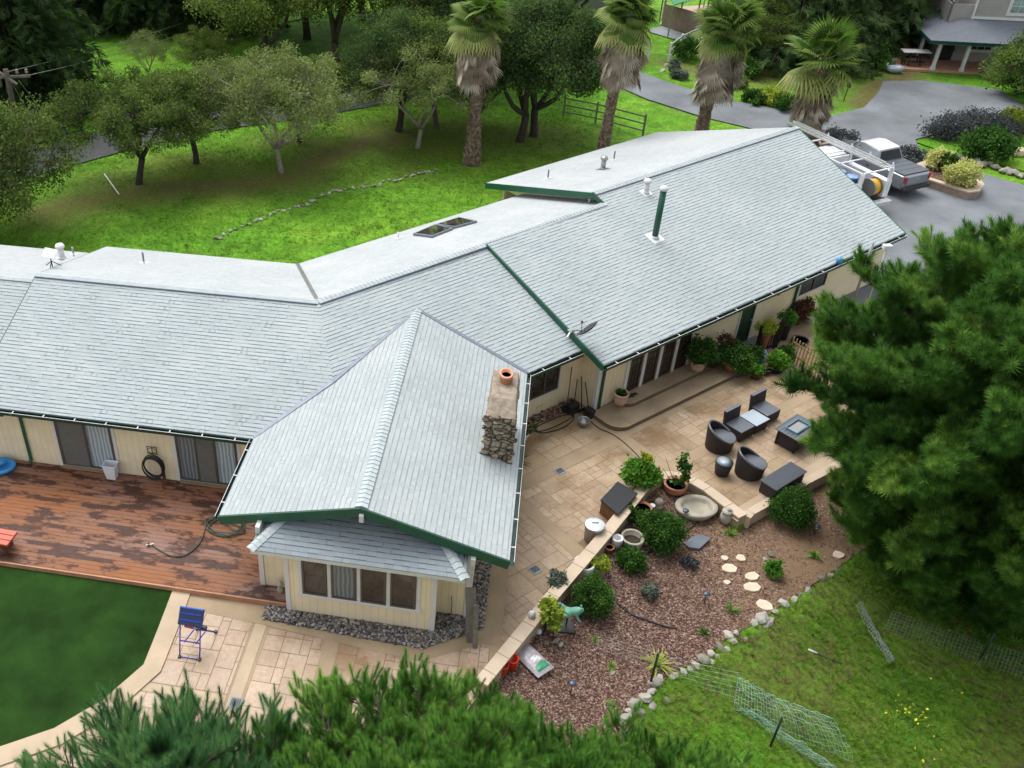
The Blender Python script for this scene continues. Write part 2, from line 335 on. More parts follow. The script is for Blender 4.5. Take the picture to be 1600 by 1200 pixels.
def chim_mat(name,c1,c2,mortar,scale):
    m,nt,b=nmat(name); b.inputs['Roughness'].default_value=.9
    tc=N(nt,'TexCoord'); v=N(nt,'TexVoronoi',feature='DISTANCE_TO_EDGE',i={'Scale':scale}); v2=N(nt,'TexVoronoi',i={'Scale':scale})
    nz=N(nt,'TexNoise',i={'Scale':8,'Detail':6}); mp=N(nt,'Mapping'); mp.inputs['Scale'].default_value=(1,1,1.7)
    nt.links.new(tc.outputs['Object'],mp.inputs[0]); ad=mix(nt,.08,mp.outputs[0],nz.outputs['Color'],'ADD'); nt.links.new(tc.outputs['Object'],nz.inputs['Vector'])
    nt.links.new(ad,v.inputs['Vector']); nt.links.new(ad,v2.inputs['Vector'])
    sp=N(nt,'SeparateColor'); nt.links.new(v2.outputs['Color'],sp.inputs[0])
    c=ramp(nt,[(0,c1),(1,c2)],sp.outputs[0]); c=mix(nt,1.,c.outputs[0],ramp(nt,[(.3,.55),(.7,1.3)],nz.outputs['Fac']).outputs[0],'MULTIPLY')
    e=ramp(nt,[(.02,1.),(.07,0.)],v.outputs['Distance'])
    nt.links.new(mix(nt,e.outputs[0],c,mortar),b.inputs['Base Color'])
    bp=N(nt,'Bump',i={'Strength':1.,'Distance':.06}); nt.links.new(ramp(nt,[(0,0.),(.15,1.)],v.outputs['Distance']).outputs[0],bp.inputs['Height']); nt.links.new(bp.outputs[0],b.inputs['Normal'])
chim_mat('chimney_stone',(.20,.155,.11),(.42,.34,.25),(.025,.02,.016),4.)
simple('chimney_cap',(.27,.22,.17),.95,noise=.35,scale=6,bump=.6)
# ---------------------------------------------------------------- mesh builder
class MB:
    def __init__(s): s.v=[]; s.f=[]; s.mi=[]; s.uv={}; s.sm=set(); s.cur=0; s.tint={}
    def add(s,vs,fs,smooth=False,uvs=None):
        o=len(s.v); s.v+= [tuple(x) for x in vs]
        for k,f in enumerate(fs):
            if smooth: s.sm.add(len(s.f))
            if uvs is not None: s.uv[len(s.f)]=uvs[k]
            s.f.append([o+i for i in f]); s.mi.append(s.cur)
        return s
    def box(s,c,size,rz=0.,rx=0.,ry=0.,taper=1.):
        a,b,d=[x/2 for x in size]; mt=Matrix.Translation(Vector(c))@Matrix.Rotation(rz,4,'Z')@Matrix.Rotation(ry,4,'Y')@Matrix.Rotation(rx,4,'X')
        vs=[mt@Vector((x*a*(taper if z>0 else 1),y*b*(taper if z>0 else 1),z*d)) for x in(-1,1) for y in(-1,1) for z in(-1,1)]
        return s.add(vs,[(0,1,3,2),(4,6,7,5),(0,4,5,1),(2,3,7,6),(0,2,6,4),(1,5,7,3)])
    def bar(s,p,q,w,h,up=Vector((0,0,1))):
        p,q=Vector(p),Vector(q); d=(q-p); 
        if d.length<1e-6: return s
        d.normalize(); x=d.cross(up)
        if x.length<1e-4: x=d.cross(Vector((1,0,0)))
        x.normalize(); y=x.cross(d).normalized()
        vs=[e+x*a*w/2+y*b*h/2 for e in(p,q) for a in(-1,1) for b in(-1,1)]
        return s.add(vs,[(0,1,3,2),(4,6,7,5),(0,4,5,1),(2,3,7,6),(0,2,6,4),(1,5,7,3)])
    def tube(s,pts,r,n=8,cap=True,smooth=True):
        pts=[Vector(p) for p in pts]; rs=r if hasattr(r,'__len__') else [r]*len(pts)
        o=[];fs=[]; px=None
        for i,p in enumerate(pts):
            d=(pts[min(i+1,len(pts)-1)]-pts[max(i-1,0)]); d=d.normalized() if d.length>1e-9 else Vector((0,0,1))
            x=d.orthogonal().normalized() if px is None else (px-d*px.dot(d))
            x=x.normalized() if x.length>1e-6 else d.orthogonal().normalized(); px=x; y=d.cross(x)
            for k in range(n):
                a=2*math.pi*k/n; o.append(p+(x*math.cos(a)+y*math.sin(a))*rs[i])
        for i in range(len(pts)-1):
            for k in range(n): fs.append((i*n+k,i*n+(k+1)%n,(i+1)*n+(k+1)%n,(i+1)*n+k))
        s.add(o,fs,smooth)
        if cap:
            b=len(s.v)-len(o); s.f.append([b+k for k in range(n)][::-1]); s.mi.append(s.cur); s.f.append([b+(len(pts)-1)*n+k for k in range(n)]); s.mi.append(s.cur)
        return s
    def lathe(s,prof,c=(0,0,0),n=20,smooth=True,sx=1.,sy=1.,rz=0.):
        o=[];fs=[]
        for (r,z) in prof:
            for k in range(n):
                a=2*math.pi*k/n; x,y=r*math.cos(a)*sx,r*math.sin(a)*sy
                o.append((c[0]+x*math.cos(rz)-y*math.sin(rz),c[1]+x*math.sin(rz)+y*math.cos(rz),c[2]+z))
        m=len(prof)
        for i in range(m-1):
            for k in range(n): fs.append((i*n+k,i*n+(k+1)%n,(i+1)*n+(k+1)%n,(i+1)*n+k))
        s.add(o,fs,smooth); b=len(s.v)-len(o)
        if prof[0][0]>1e-5: s.f.append([b+k for k in range(n)][::-1]); s.mi.append(s.cur)
        if prof[-1][0]>1e-5: s.f.append([b+(m-1)*n+k for k in range(n)]); s.mi.append(s.cur)
        return s
    def prism(s,pts,z0,z1):   # vertical extrusion of an xy polygon
        n=len(pts); vs=[(p[0],p[1],z0) for p in pts]+[(p[0],p[1],z1) for p in pts]
        fs=[tuple(range(n))[::-1],tuple(range(n,2*n))]+[(i,(i+1)%n,n+(i+1)%n,n+i) for i in range(n)]
        return s.add(vs,fs)
    def slab(s,pts,th,ax_u=None,ax_v=None):  # 3D planar polygon extruded down the normal, top face with metre UVs
        pts=[Vector(p) for p in pts]; n=len(pts)
        nr=Vector((0,0,0))
        for i in range(n): nr+=pts[i].cross(pts[(i+1)%n])
        nr.normalize()
        if nr.z<-1e-6: pts=pts[::-1]; nr=-nr
        lo=[p-nr*th for p in pts]
        if ax_u is None: ax_u=(pts[1]-pts[0]).normalized()
        if ax_v is None: ax_v=nr.cross(ax_u)
        U=lambda q:(q.dot(ax_u),q.dot(ax_v))
        fs=[tuple(range(n)),tuple(range(n,2*n))[::-1]]+[(i,n+i,n+(i+1)%n,(i+1)%n) for i in range(n)]
        allp=pts+lo
        uvs=[[U(allp[i]) for i in f] for f in fs]
        return s.add(allp,fs,uvs=uvs)
    def ball(s,c,r,sub=2,j=0.,rnd=None,sc=(1,1,1),rz=0):
        bm=bmesh.new(); bmesh.ops.create_icosphere(bm,subdivisions=sub,radius=1)
        vs=[]; rnd=rnd or random
        for v in bm.verts:
            k=1+(rnd.random()-.5)*j; x,y,z=v.co.x*r*k*sc[0],v.co.y*r*k*sc[1],v.co.z*r*k*sc[2]
            vs.append((c[0]+x*math.cos(rz)-y*math.sin(rz),c[1]+x*math.sin(rz)+y*math.cos(rz),c[2]+z))
        fs=[tuple(v.index for v in f.verts) for f in bm.faces]; bm.free()
        return s.add(vs,fs,smooth=(j<.15))
    def build(s,name,mat,parent=None,off=None,tint=None,bevel=0.):
        off=Vector(off) if off is not None else (ORG.get(parent.name,Vector((0,0,0))) if parent else Vector((0,0,0)))
        me=bpy.data.meshes.new(name); me.from_pydata([(v[0]-off[0],v[1]-off[1],v[2]-off[2]) for v in s.v],[],s.f)
        mats=mat if isinstance(mat,(list,tuple)) else [mat]
        for m in mats: me.materials.append(M[m])
        if len(mats)>1: me.polygons.foreach_set('material_index',s.mi)
        if s.sm: me.polygons.foreach_set('use_smooth',[i in s.sm for i in range(len(s.f))])
        if s.uv:
            ul=me.uv_layers.new(name='UVMap')
            for pi,uvs in s.uv.items():
                p=me.polygons[pi]
                for k,li in enumerate(p.loop_indices): ul.data[li].uv=uvs[k]
        if tint is not None:
            at=me.color_attributes.new('tint','FLOAT_COLOR','CORNER'); arr=[]
            for p in me.polygons: arr+= [tint[p.index]]*p.loop_total
            a=np.repeat(np.array(arr,dtype=np.float32)[:,None],4,1); at.data.foreach_set('color',a.ravel())
        me.update()
        o=bpy.data.objects.new(name,me); COL.objects.link(o)
        if parent: o.parent=parent; ORG[o.name]=off
        if bevel:
            md=o.modifiers.new('bevel','BEVEL'); md.width=bevel; md.segments=2; md.limit_method='ANGLE'
        return o
ORG={}
def tag(o,label=None,cat=None,group=None,kind=None):
    if label: o['label']=label
    if cat: o['category']=cat
    if group: o['group']=group
    if kind: o['kind']=kind
    return o
def thing(name,label,cat,loc=(0,0,0),rz=0.,group=None,world=False):
    """Empty at the base of a thing. world=True: its parts are given in world coordinates."""
    o=bpy.data.objects.new(name,None); COL.objects.link(o); o.location=loc; o.rotation_euler=(0,0,rz); o.empty_display_size=.3
    ORG[o.name]=Vector(loc) if world else Vector((0,0,0))
    return tag(o,label,cat,group)
def kids(o): return [c for c in bpy.data.objects if c.parent==o]
def dup(o,loc,rz=0.,label=None,sc_=1.,group=None):
    ch=list(o.children)
    r=o.copy(); COL.objects.link(r); r.location=loc; r.rotation_euler=(0,0,rz); r.scale=(sc_,)*3 if not hasattr(sc_,'__len__') else sc_
    if label: r['label']=label
    if group: r['group']=group
    for c in ch:
        c2=c.copy(); COL.objects.link(c2); c2.parent=r
        for g in list(c.children):
            g2=g.copy(); COL.objects.link(g2); g2.parent=c2
    return r
# numpy scatter: template (V,F) placed n times; one mesh
def scatter(name,tv,tf,pos,rot,scl,mat,parent=None,tint=None,tvar=None,kind=None,ret_mesh=False,rnd=None):
    tv=np.asarray(tv,np.float32); k=len(tv); n=len(pos)
    pos=np.asarray(pos,np.float32); scl=np.asarray(scl,np.float32)
    if scl.ndim==1: scl=scl[:,None]
    V=np.einsum('nij,kj->nki',rot,tv)*scl[:,None,:] if scl.shape[1]==1 else np.einsum('nij,nkj->nki',rot,tv[None]*scl[:,None,:])
    V=V+pos[:,None,:]
    L=[len(f) for f in tf]; flat=np.concatenate([np.array(f) for f in tf])
    fl=(flat[None,:]+(np.arange(n)*k)[:,None]).ravel().astype(np.int32)
    me=bpy.data.meshes.new(name); me.vertices.add(n*k); me.vertices.foreach_set('co',V.ravel())
    tot=np.tile(np.array(L,np.int32),n); st=np.concatenate([[0],np.cumsum(tot)[:-1]]).astype(np.int32)
    me.loops.add(len(fl)); me.loops.foreach_set('vertex_index',fl); me.polygons.add(len(tot)); me.polygons.foreach_set('loop_start',st)
    me.update(calc_edges=True)
    me.materials.append(M[mat])
    if tint is None: tint=np.random.rand(n)
    tl=np.repeat(np.asarray(tint,np.float32),len(L)).reshape(n,-1)
    if tvar is not None: tl=np.clip(tl+np.asarray(tvar,np.float32)[None,:],0,1)
    tl=np.repeat(tl.ravel(),tot); at=me.color_attributes.new('tint','FLOAT_COLOR','CORNER')
    c=np.ones((len(tl),4),np.float32); c[:,:3]=tl[:,None]; at.data.foreach_set('color',c.ravel())
    if ret_mesh: return me
    o=bpy.data.objects.new(name,me); COL.objects.link(o)
    if parent: o.parent=parent
    if kind: o['kind']=kind
    return o
def rots(n,mode='any',rs=None,axis=None,tilt=.3):
    """n rotation matrices: 'any' random, 'up' random spin about z with a small tilt, or align +z to given axis rows"""
    rs=rs or np.random
    a=rs.rand(n)*2*np.pi
    if mode=='any':
        q=rs.normal(size=(n,4)); q/=np.linalg.norm(q,axis=1)[:,None]; w,x,y,z=q.T
        return np.stack([1-2*(y*y+z*z),2*(x*y-z*w),2*(x*z+y*w),2*(x*y+z*w),1-2*(x*x+z*z),2*(y*z-x*w),2*(x*z-y*w),2*(y*z+x*w),1-2*(x*x+y*y)],1).reshape(n,3,3)
    if mode=='up':
        ax=np.stack([rs.normal(size=n)*tilt,rs.normal(size=n)*tilt,np.ones(n)],1)
    else: ax=np.asarray(axis,float)
    ax=ax/np.linalg.norm(ax,axis=1)[:,None]
    ref=np.where(np.abs(ax[:,2:3])<.9,np.array([[0,0,1.]]),np.array([[1.,0,0]]))
    x=np.cross(ref,ax); x/=np.linalg.norm(x,axis=1)[:,None]; y=np.cross(ax,x)
    c,s=np.cos(a)[:,None],np.sin(a)[:,None]
    return np.stack([x*c+y*s,-x*s+y*c,ax],2)
np.random.seed(7); random.seed(7)
# ================================================================ SETTING
def v2(p): return (p.x,p.y)
def inpoly(X,Y,poly):
    ins=np.zeros(X.shape,bool); n=len(poly)
    for i in range(n):
        x1,y1=poly[i]; x2,y2=poly[(i+1)%n]
        c=((y1>Y)!=(y2>Y))&(X<(x2-x1)*(Y-y1)/(y2-y1+1e-12)+x1); ins^=c
    return ins
def dseg(X,Y,pl,closed=False):
    d=np.full(X.shape,1e9); n=len(pl)
    for i in range(n if closed else n-1):
        x1,y1=pl[i]; x2,y2=pl[(i+1)%n]; dx,dy=x2-x1,y2-y1; t=np.clip(((X-x1)*dx+(Y-y1)*dy)/(dx*dx+dy*dy+1e-9),0,1)
        d=np.minimum(d,np.hypot(X-x1-t*dx,Y-y1-t*dy))
    return d
curb_px=[(752,1066),(765,1050),(864,929),(922,862),(949,830),(973,801),(1001,766),(1012,754),(1024,746),(1038,742),(1052,742),(1068,745),(1084,751),(1105,763),(1139,789),(1161,806)]
curb_z=[.42]*6+[.38,.32,.25,.19,.14]+[.12]*5
curb=[W(x,y,z) for (x,y),z in zip(curb_px,curb_z)]
edge2=[W(1166,808,.0),W(1172,801,0),W(1260,752,0),W(1400,680,0),W(1500,630,0)]
rock_px=[(960,1190),(985,1130),(1015,1085),(1050,1050),(1100,1030),(1140,995),(1190,968),(1235,935),(1290,900),(1360,850),(1450,800)]
rockl=[W(x,y,BEDZ) for x,y in rock_px]
BED+=[(p.x,p.y) for p in curb[:9]]
bed=[v2(W(600,1262,0))]+[v2(p) for p in curb]+[v2(p) for p in edge2]+[v2(p) for p in rockl[::-1]]
patio_px_out=[(285,923),(262,985),(238,1045),(170,1105),(90,1152),(0,1183),(-140,1215),(-300,1240)]
arc=[W(x,y,0) for x,y in patio_px_out]
patio=[v2(p) for p in arc]+[(-12.,11.),(-5,10.2),v2(W(560,1260,0)),v2(W(600,1262,0))]+[v2(p) for p in curb]+[v2(p) for p in edge2]+[v2(FC(36,9)),v2(FC(36,17.2)),v2(FC(21,18)),v2(FA(-1,25)),v2(FA(-8,20)),v2(FA(-8,16.5))]
def gz(X,Y):
    X=np.asarray(X,float);Y=np.asarray(Y,float)
    z=np.full(X.shape,-.06)
    ib=inpoly(X,Y,bed)
    # slope below the rock edging, toward the camera and to the right
    rl=[v2(p) for p in rockl]
    d=dseg(X,Y,rl)
    ip=inpoly(X,Y,patio)
    lower=(~ib)&(~ip)&((Y<20.5)|(X>12))&((X*.82+Y*.57)<36)&(Y<26)
    # signed side: below rock line = smaller Y / larger X
    right=(X>0.5)&(Y<19.5+.0*X)
    sl=lower&((X>1.0)&(Y<rock_y(X)))
    z=np.where(sl,BEDZ-.05-.13*d,z)
    front=(~ip)&(~ib)&(~sl)&(Y<13.)&(X>-9)&(X<6)
    z=np.where(front,-.06-.25*np.clip(12.3-Y,0,60),z)
    z=np.where(ib,BEDZ+.30*np.clip(1-dseg(X,Y,BED)/2.6,0,1)-.03,z)
    z=np.where(ip,-.06,z)
    far=np.clip((Y-40)/40,0,1)

    return z
def rock_y(X):
    xs=np.array([p.x for p in rockl]); ys=np.array([p.y for p in rockl]); o=np.argsort(xs)
    return np.interp(X,xs[o],ys[o])+np.where(X>xs.max(),(X-xs.max())*.15,0)
def G(x,y): return float(gz(np.array([x]),np.array([y]))[0])
def Wg(px,py):
    z=-.4
    for _ in range(12):
        p=W(px,py,z); z=.5*z+.5*G(p.x,p.y)
    p=W(px,py,z); p.z=G(p.x,p.y); return p
# oak trees (pixel of trunk base) used for litter and for planting
TREES=[ # px,py, kind, height, radius, seed, lean
 (216,285,'dark',5.5,4.0,1),(306,255,'dark',5.0,3.6,2),(440,268,'olive',6.2,4.2,3),(652,230,'olive',5.6,4.0,4),(622,203,'dark2',6.6,4.6,5),
 (683,200,'oliveg',6.4,4.5,6),(748,212,'oliveg',5.6,4.2,9),(812,219,'dark2',7.6,4.8,7),(833,212,'dark2',7.4,4.6,8),(467,222,'dark',4.6,3.4,10)]
def ground():
    xs=np.concatenate([[-500,-300,-180,-110],np.arange(-70,-26,1.2),np.arange(-26,36,.26),np.arange(36,80,1.2),[110,180,300,500]])
    ys=np.concatenate([[-300,-120,-40,-15],np.arange(-8,10,1.),np.arange(10,30,.26),np.arange(30,75,.45),np.arange(75,120,1.5),[160,240,400,800]])
    X,Y=np.meshgrid(xs,ys); Z=gz(X,Y)
    rs=np.random.RandomState(3)
    slp=Z<-.42
    Z=Z+np.where(slp,rs.rand(*Z.shape)*.06,np.where((Y>30),rs.rand(*Z.shape)*.03,0))
    n,m=len(ys),len(xs)
    me=bpy.data.meshes.new('grass_ground'); v=np.stack([X,Y,Z],2).reshape(-1,3)
    idx=np.arange(n*m).reshape(n,m); f=np.stack([idx[:-1,:-1],idx[:-1,1:],idx[1:,1:],idx[1:,:-1]],2).reshape(-1,4)
    me.from_pydata(v.tolist(),[],f.tolist()); me.materials.append(M['grass_ground']); me.polygons.foreach_set('use_smooth',[True]*len(me.polygons))
    dirt=np.zeros(X.shape); 
    for t in TREES:
        p=W(t[0],t[1]); dx,dy=X-p.x,Y-p.y; dirt=np.maximum(dirt,.62*np.exp(-((dx/(t[4]*.95))**2+(dy/(t[4]*.5))**2)**1.5))
    dirt=np.maximum(dirt,.9*np.exp(-(dseg(X,Y,[v2(W(70,330)),v2(W(200,300)),v2(W(430,282)),v2(W(560,222)),v2(W(640,215))])/1.6)**2))
    # bare strips next to roads and planting
    dirt=np.maximum(dirt,.9*np.exp(-(dseg(X,Y,[v2(W(980,135)),v2(W(1060,168)),v2(W(1160,190))])/.5)**2))
    dirt=np.maximum(dirt,np.exp(-(dseg(X,Y,[v2(W(1350,163)),v2(W(1372,135)),v2(W(1420,115))])/1.2)**2))
    dirt=np.maximum(dirt,np.exp(-(dseg(X,Y,[v2(W(1150,120)),v2(W(1280,110)),v2(W(1380,105))])/2.2)**2)*.9)
    dirt=np.maximum(dirt,.8*np.exp(-(dseg(X,Y,[v2(W(1040,95)),v2(W(1080,110))])/1.)**2))
    for (px,py,r) in [(1225,1010,.45),(1300,1050,.7),(1325,1062,.5),(1440,1050,.5),(1350,1135,.4),(1500,960,2.2),(1420,880,2.6),(1290,860,1.0),(1560,1000,2.5),(1250,900,.5)]:
        p=W(px,py,-1.2); dirt=np.maximum(dirt,.85*np.exp(-((X-p.x)**2+(Y-p.y)**2)/r**2))
    dry=np.zeros(X.shape)
    dry=np.maximum(dry,.75*np.exp(-(dseg(X,Y,[v2(W(110,330)),v2(W(300,300)),v2(W(470,275)),v2(W(600,262)),v2(W(700,262))])/2.2)**2))
    dry=np.where((Y<24)&(Z<-.4),.8,dry)
    for nm,a in(('dirt',dirt),('dry',dry)):
        at=me.color_attributes.new(nm,'FLOAT_COLOR','POINT'); c=np.ones((n*m,4),np.float32); c[:,:3]=a.reshape(-1,1); at.data.foreach_set('color',c.ravel())
    me.update()
    o=bpy.data.objects.new('grass_ground',me); COL.objects.link(o); tag(o,kind='structure')
ground()
def sheet(name,pts,z,mat,kind='structure',th=0.):
    mb=MB(); mb.add([(p[0],p[1],z) for p in pts],[tuple(range(len(pts)))])
    if th: mb=MB(); mb.prism(pts,z-th,z)
    o=mb.build(name,mat); 
    if kind: o['kind']=kind
    return o
def wl(l,z=0.): return [v2(W(x,y,z)) for x,y in l]
def strip(name,pl,w,z,mat,kind='structure',th=0.,closed=False):
    pl=[Vector((p[0],p[1])) for p in pl]; a=[];b=[]
    ws=w if hasattr(w,'__len__') else [w]*len(pl)
    for i,p in enumerate(pl):
        d=(pl[min(i+1,len(pl)-1)]-pl[max(i-1,0)]).normalized(); nn=Vector((-d.y,d.x)); a.append(p+nn*ws[i]/2); b.append(p-nn*ws[i]/2)
    vs=[(q.x,q.y,z) for q in a]+[(q.x,q.y,z) for q in b]; n=len(a)
    mb=MB(); mb.add(vs,[(n+i,n+i+1,i+1,i) for i in range(n-1)])
    if th:
        mb=MB(); lo=[(x,y,z-th) for x,y,_ in vs]; mb.add(vs+lo,[(n+i,n+i+1,i+1,i) for i in range(n-1)]+[(i,i+1,2*n+i+1,2*n+i) for i in range(n-1)]+[(3*n+i,3*n+i+1,n+i+1,n+i) for i in range(n-1)]+[(0,2*n,3*n,n),(n-1,2*n-1,4*n-1,3*n-1)])
    o=mb.build(name,mat)
    if kind: o['kind']=kind
    return o
# mulch bed sheet (dirt attribute grows towards the far end)
def bed_sheet():
    P=np.array(bed); xs=np.arange(P[:,0].min(),P[:,0].max(),.25); ys=np.arange(P[:,1].min(),P[:,1].max(),.25)
    bm=bmesh.new(); f=bm.faces.new([bm.verts.new((x,y,0)) for x,y in bed]); bmesh.ops.triangulate(bm,faces=[f])
    for ax,vals in((0,xs),(1,ys)):
        for v in vals[1:]:
            co=(v,0,0) if ax==0 else (0,v,0); no=(1,0,0) if ax==0 else (0,1,0)
            bmesh.ops.bisect_plane(bm,geom=bm.verts[:]+bm.edges[:]+bm.faces[:],plane_co=co,plane_no=no)
    for v in bm.verts: v.co.z=bz(v.co.x,v.co.y)
    me=bpy.data.meshes.new('mulch_bed'); bm.to_mesh(me); bm.free(); me.materials.append(M['mulch'])
    at=me.color_attributes.new('dirt','FLOAT_COLOR','POINT'); a=W(1000,900,BEDZ); b=W(1230,850,BEDZ)
    for i,v in enumerate(me.vertices):
        t=((v.co.x-a.x)*(b.x-a.x)+(v.co.y-a.y)*(b.y-a.y))/((b-a).length**2); t=max(0,min(1,t*1.1)); at.data[i].color=(t,t,t,1)
    o=bpy.data.objects.new('mulch_bed',me); COL.objects.link(o); tag(o,kind='structure')
bed_sheet()
# roads
ROAD1=wl([(-300,345),(-60,285),(60,252),(170,222),(290,193),(400,178),(520,160),(640,138)])
strip('farm_road',ROAD1,3.3,.02,'asphalt_dark')
strip('driveway_lane',wl([(900,88),(940,104),(980,122),(1040,146),(1120,170),(1200,186),(1290,196)]),[2.6,2.9,3.1,3.4,3.6,4.2,4.6],.02,'asphalt')
DRV=[(1235,182),(1290,183),(1350,168),(1372,145),(1380,127),(1440,126),(1500,133),(1560,140),(1600,165),(1590,190),(1560,198),(1480,205),(1430,218),(1440,240),(1505,262),(1600,290),(1700,330),(1700,420),(1500,520),(1320,440),(1200,330),(1180,215)]
sheet('driveway',wl(DRV),.016,'asphalt')
# artificial lawn left of the patio
turf=[v2(W(-400,840,.03)),v2(W(0,880,.03)),v2(W(285,923,.03))]+[v2(W(x,y,.03)) for x,y in patio_px_out[1:]]
sheet('artificial_lawn',[v2(FA(-26,16.5))]+[v2(FA(-8.17,16.55))]+[v2(p) for p in arc[1:]]+[v2(FA(-20,10.5)),v2(FA(-26,10.5))],.035,'artificial_turf',th=.03)
# patio slab under the pavers
sheet('patio',patio,0.,'band_concrete')
# --- stamped pavers as individual faces clipped to panels
def clip(poly,pan):
    n=len(pan)
    for i in range(n):
        a=pan[i]; b=pan[(i+1)%n]; out=[]
        for j in range(len(poly)):
            p=poly[j]; q=poly[(j+1)%len(poly)]
            sp_=(b[0]-a[0])*(p[1]-a[1])-(b[1]-a[1])*(p[0]-a[0]); sq=(b[0]-a[0])*(q[1]-a[1])-(b[1]-a[1])*(q[0]-a[0])
            if sp_>=0: out.append(p)
            if sp_*sq<0:
                t=sp_/(sp_-sq); out.append((p[0]+(q[0]-p[0])*t,p[1]+(q[1]-p[1])*t))
        poly=out
        if len(poly)<3: return None
    return poly
def pavers(name,panels,F,mat,cell=.24,seed=0):
    """panels: convex polygons in frame coords; F maps frame -> world"""
    rnd=random.Random(seed); mb=MB(); tint=[]
    for pan in panels:
        ar=sum(pan[i][0]*pan[(i+1)%len(pan)][1]-pan[(i+1)%len(pan)][0]*pan[i][1] for i in range(len(pan)))
        if ar<0: pan=pan[::-1]
        x0=min(p[0] for p in pan); x1=max(p[0] for p in pan); y0=min(p[1] for p in pan); y1=max(p[1] for p in pan)
        nx=int((x1-x0)/cell)+1; ny=int((y1-y0)/cell)+1; occ=set()
        for j in range(ny):
            for i in range(nx):
                if (i,j) in occ: continue
                for (a,b) in rnd.sample([(2,2),(3,2),(2,3),(1,2),(2,1),(1,1),(3,3),(2,2),(3,2)],9)+[(1,1)]:
                    cells=[(i+u,j+v) for u in range(a) for v in range(b)]
                    if all(c not in occ for c in cells): break
                occ.update(cells); g=.010
                r=[(x0+i*cell+g,y0+j*cell+g),(x0+(i+a)*cell-g,y0+j*cell+g),(x0+(i+a)*cell-g,y0+(j+b)*cell-g),(x0+i*cell+g,y0+(j+b)*cell-g)]
                c=clip(r,pan)
                if c: 
                    o=len(mb.v); mb.add([F(p[0],p[1],.006) for p in c],[tuple(range(len(c)))]); tint.append(rnd.random())
    o=mb.build(name,mat,tint=tint); tag(o,kind='structure')
    jb=MB()
    for pan in panels: jb.add([F(p[0],p[1],.003) for p in pan],[tuple(range(len(pan)))])
    tag(jb.build('paving_joint','joint'),kind='structure')
# frame-C patio on the right of the wing; frame-A strip in front of the bay
def toCw(px,py): return toC(W(px,py,0))
def toAw(px,py): return toA(W(px,py,0))
c0=toCw(790,870)
pavers('patio_paving',[
 [(15.82,15.42),(20.0,15.42),(20.0,13.5),(19.3,13.4),(15.85,12.2)],               # between band and curb, upper
 [(11.95,11.62),(13.87,13.55),(15.38,15.06),(15.38,12.0),(11.1,10.6)],   # lower path
 [(16.45,15.95),(19.8,15.95),(19.8,18.1),(17.8,18.1)],
 [(20.65,15.5),(27.5,15.5),(27.5,13.9),(20.65,13.9)],
 [(20.65,13.45),(27.5,13.45),(27.5,11.2),(20.65,11.2)],
 [(27.95,17.0),(33,17.0),(33,11.2),(27.95,11.2)],
],FC,'paver',seed=2)
pavers('bay_paving',[
 [(-8.05,16.05),(-6.0,15.85),(-6.0,13.6),(-9.2,13.6)],
 [(-9.3,13.3),(-5.95,13.3),(-5.95,10.5),(-10.8,10.5)],
 [(-5.55,15.75),(-4.05,15.65),(-4.05,10.5),(-5.55,10.5)],
 [(-3.65,15.75),(-1.6,15.42),(-1.6,10.9),(-3.65,10.5)],[(-1.6,15.42),(-.1,16.25),(.45,15.75),(-.6,13.6),(-1.6,11.6)],
],FA,'paver_pink',seed=5)
def band(pl,wd,F,mat='band_concrete',z=.008):
    strip('concrete_band',[v2(F(*p)) for p in pl],wd,z,mat)
band([(15.6,15.6),(15.6,12.0)],.42,FC)
band([(.05,19.35),(.05,22.35)],.5,FA,z=.0095)
band([(15.75,15.66),(20.3,15.66)],.44,FC,z=.010)
band([(20.3,15.68),(30,15.68)],.35,FC,z=.009)
band([(20.3,15.7),(20.3,13.4)],.55,FC,z=.012)
band([(20.3,13.67),(27.8,13.67)],.4,FC,z=.008)
band([(20.3,11.15),(28,11.15)],.4,FC,'warm_band')
band([(27.75,17.1),(27.75,11)],.42,FC,z=.011)
band([(0.05,16.3),(0.08,19.4)],.5,FA)
band([(-8.15,16.2),(-5.7,16.02),(-1.6,15.62),(-.1,16.5)],.42,FA,z=.012)
band([(-5.78,15.9),(-5.78,10.4)],.3,FA,'warm_band')
band([(-3.85,15.9),(-3.85,10.4)],.36,FA)
band([(-9.2,13.45),(-6,13.45)],.25,FA,'warm_band')
strip('lawn_border',[(p.x+.0,p.y) for p in [arc[0]]+arc[1:]],.5,.045,'warm_band',th=.04)
for o in [strip('paving_border',[v2(FA(.35,16.2)),v2(FC(11.2,10.95))],.4,.014,'band_concrete')]: pass
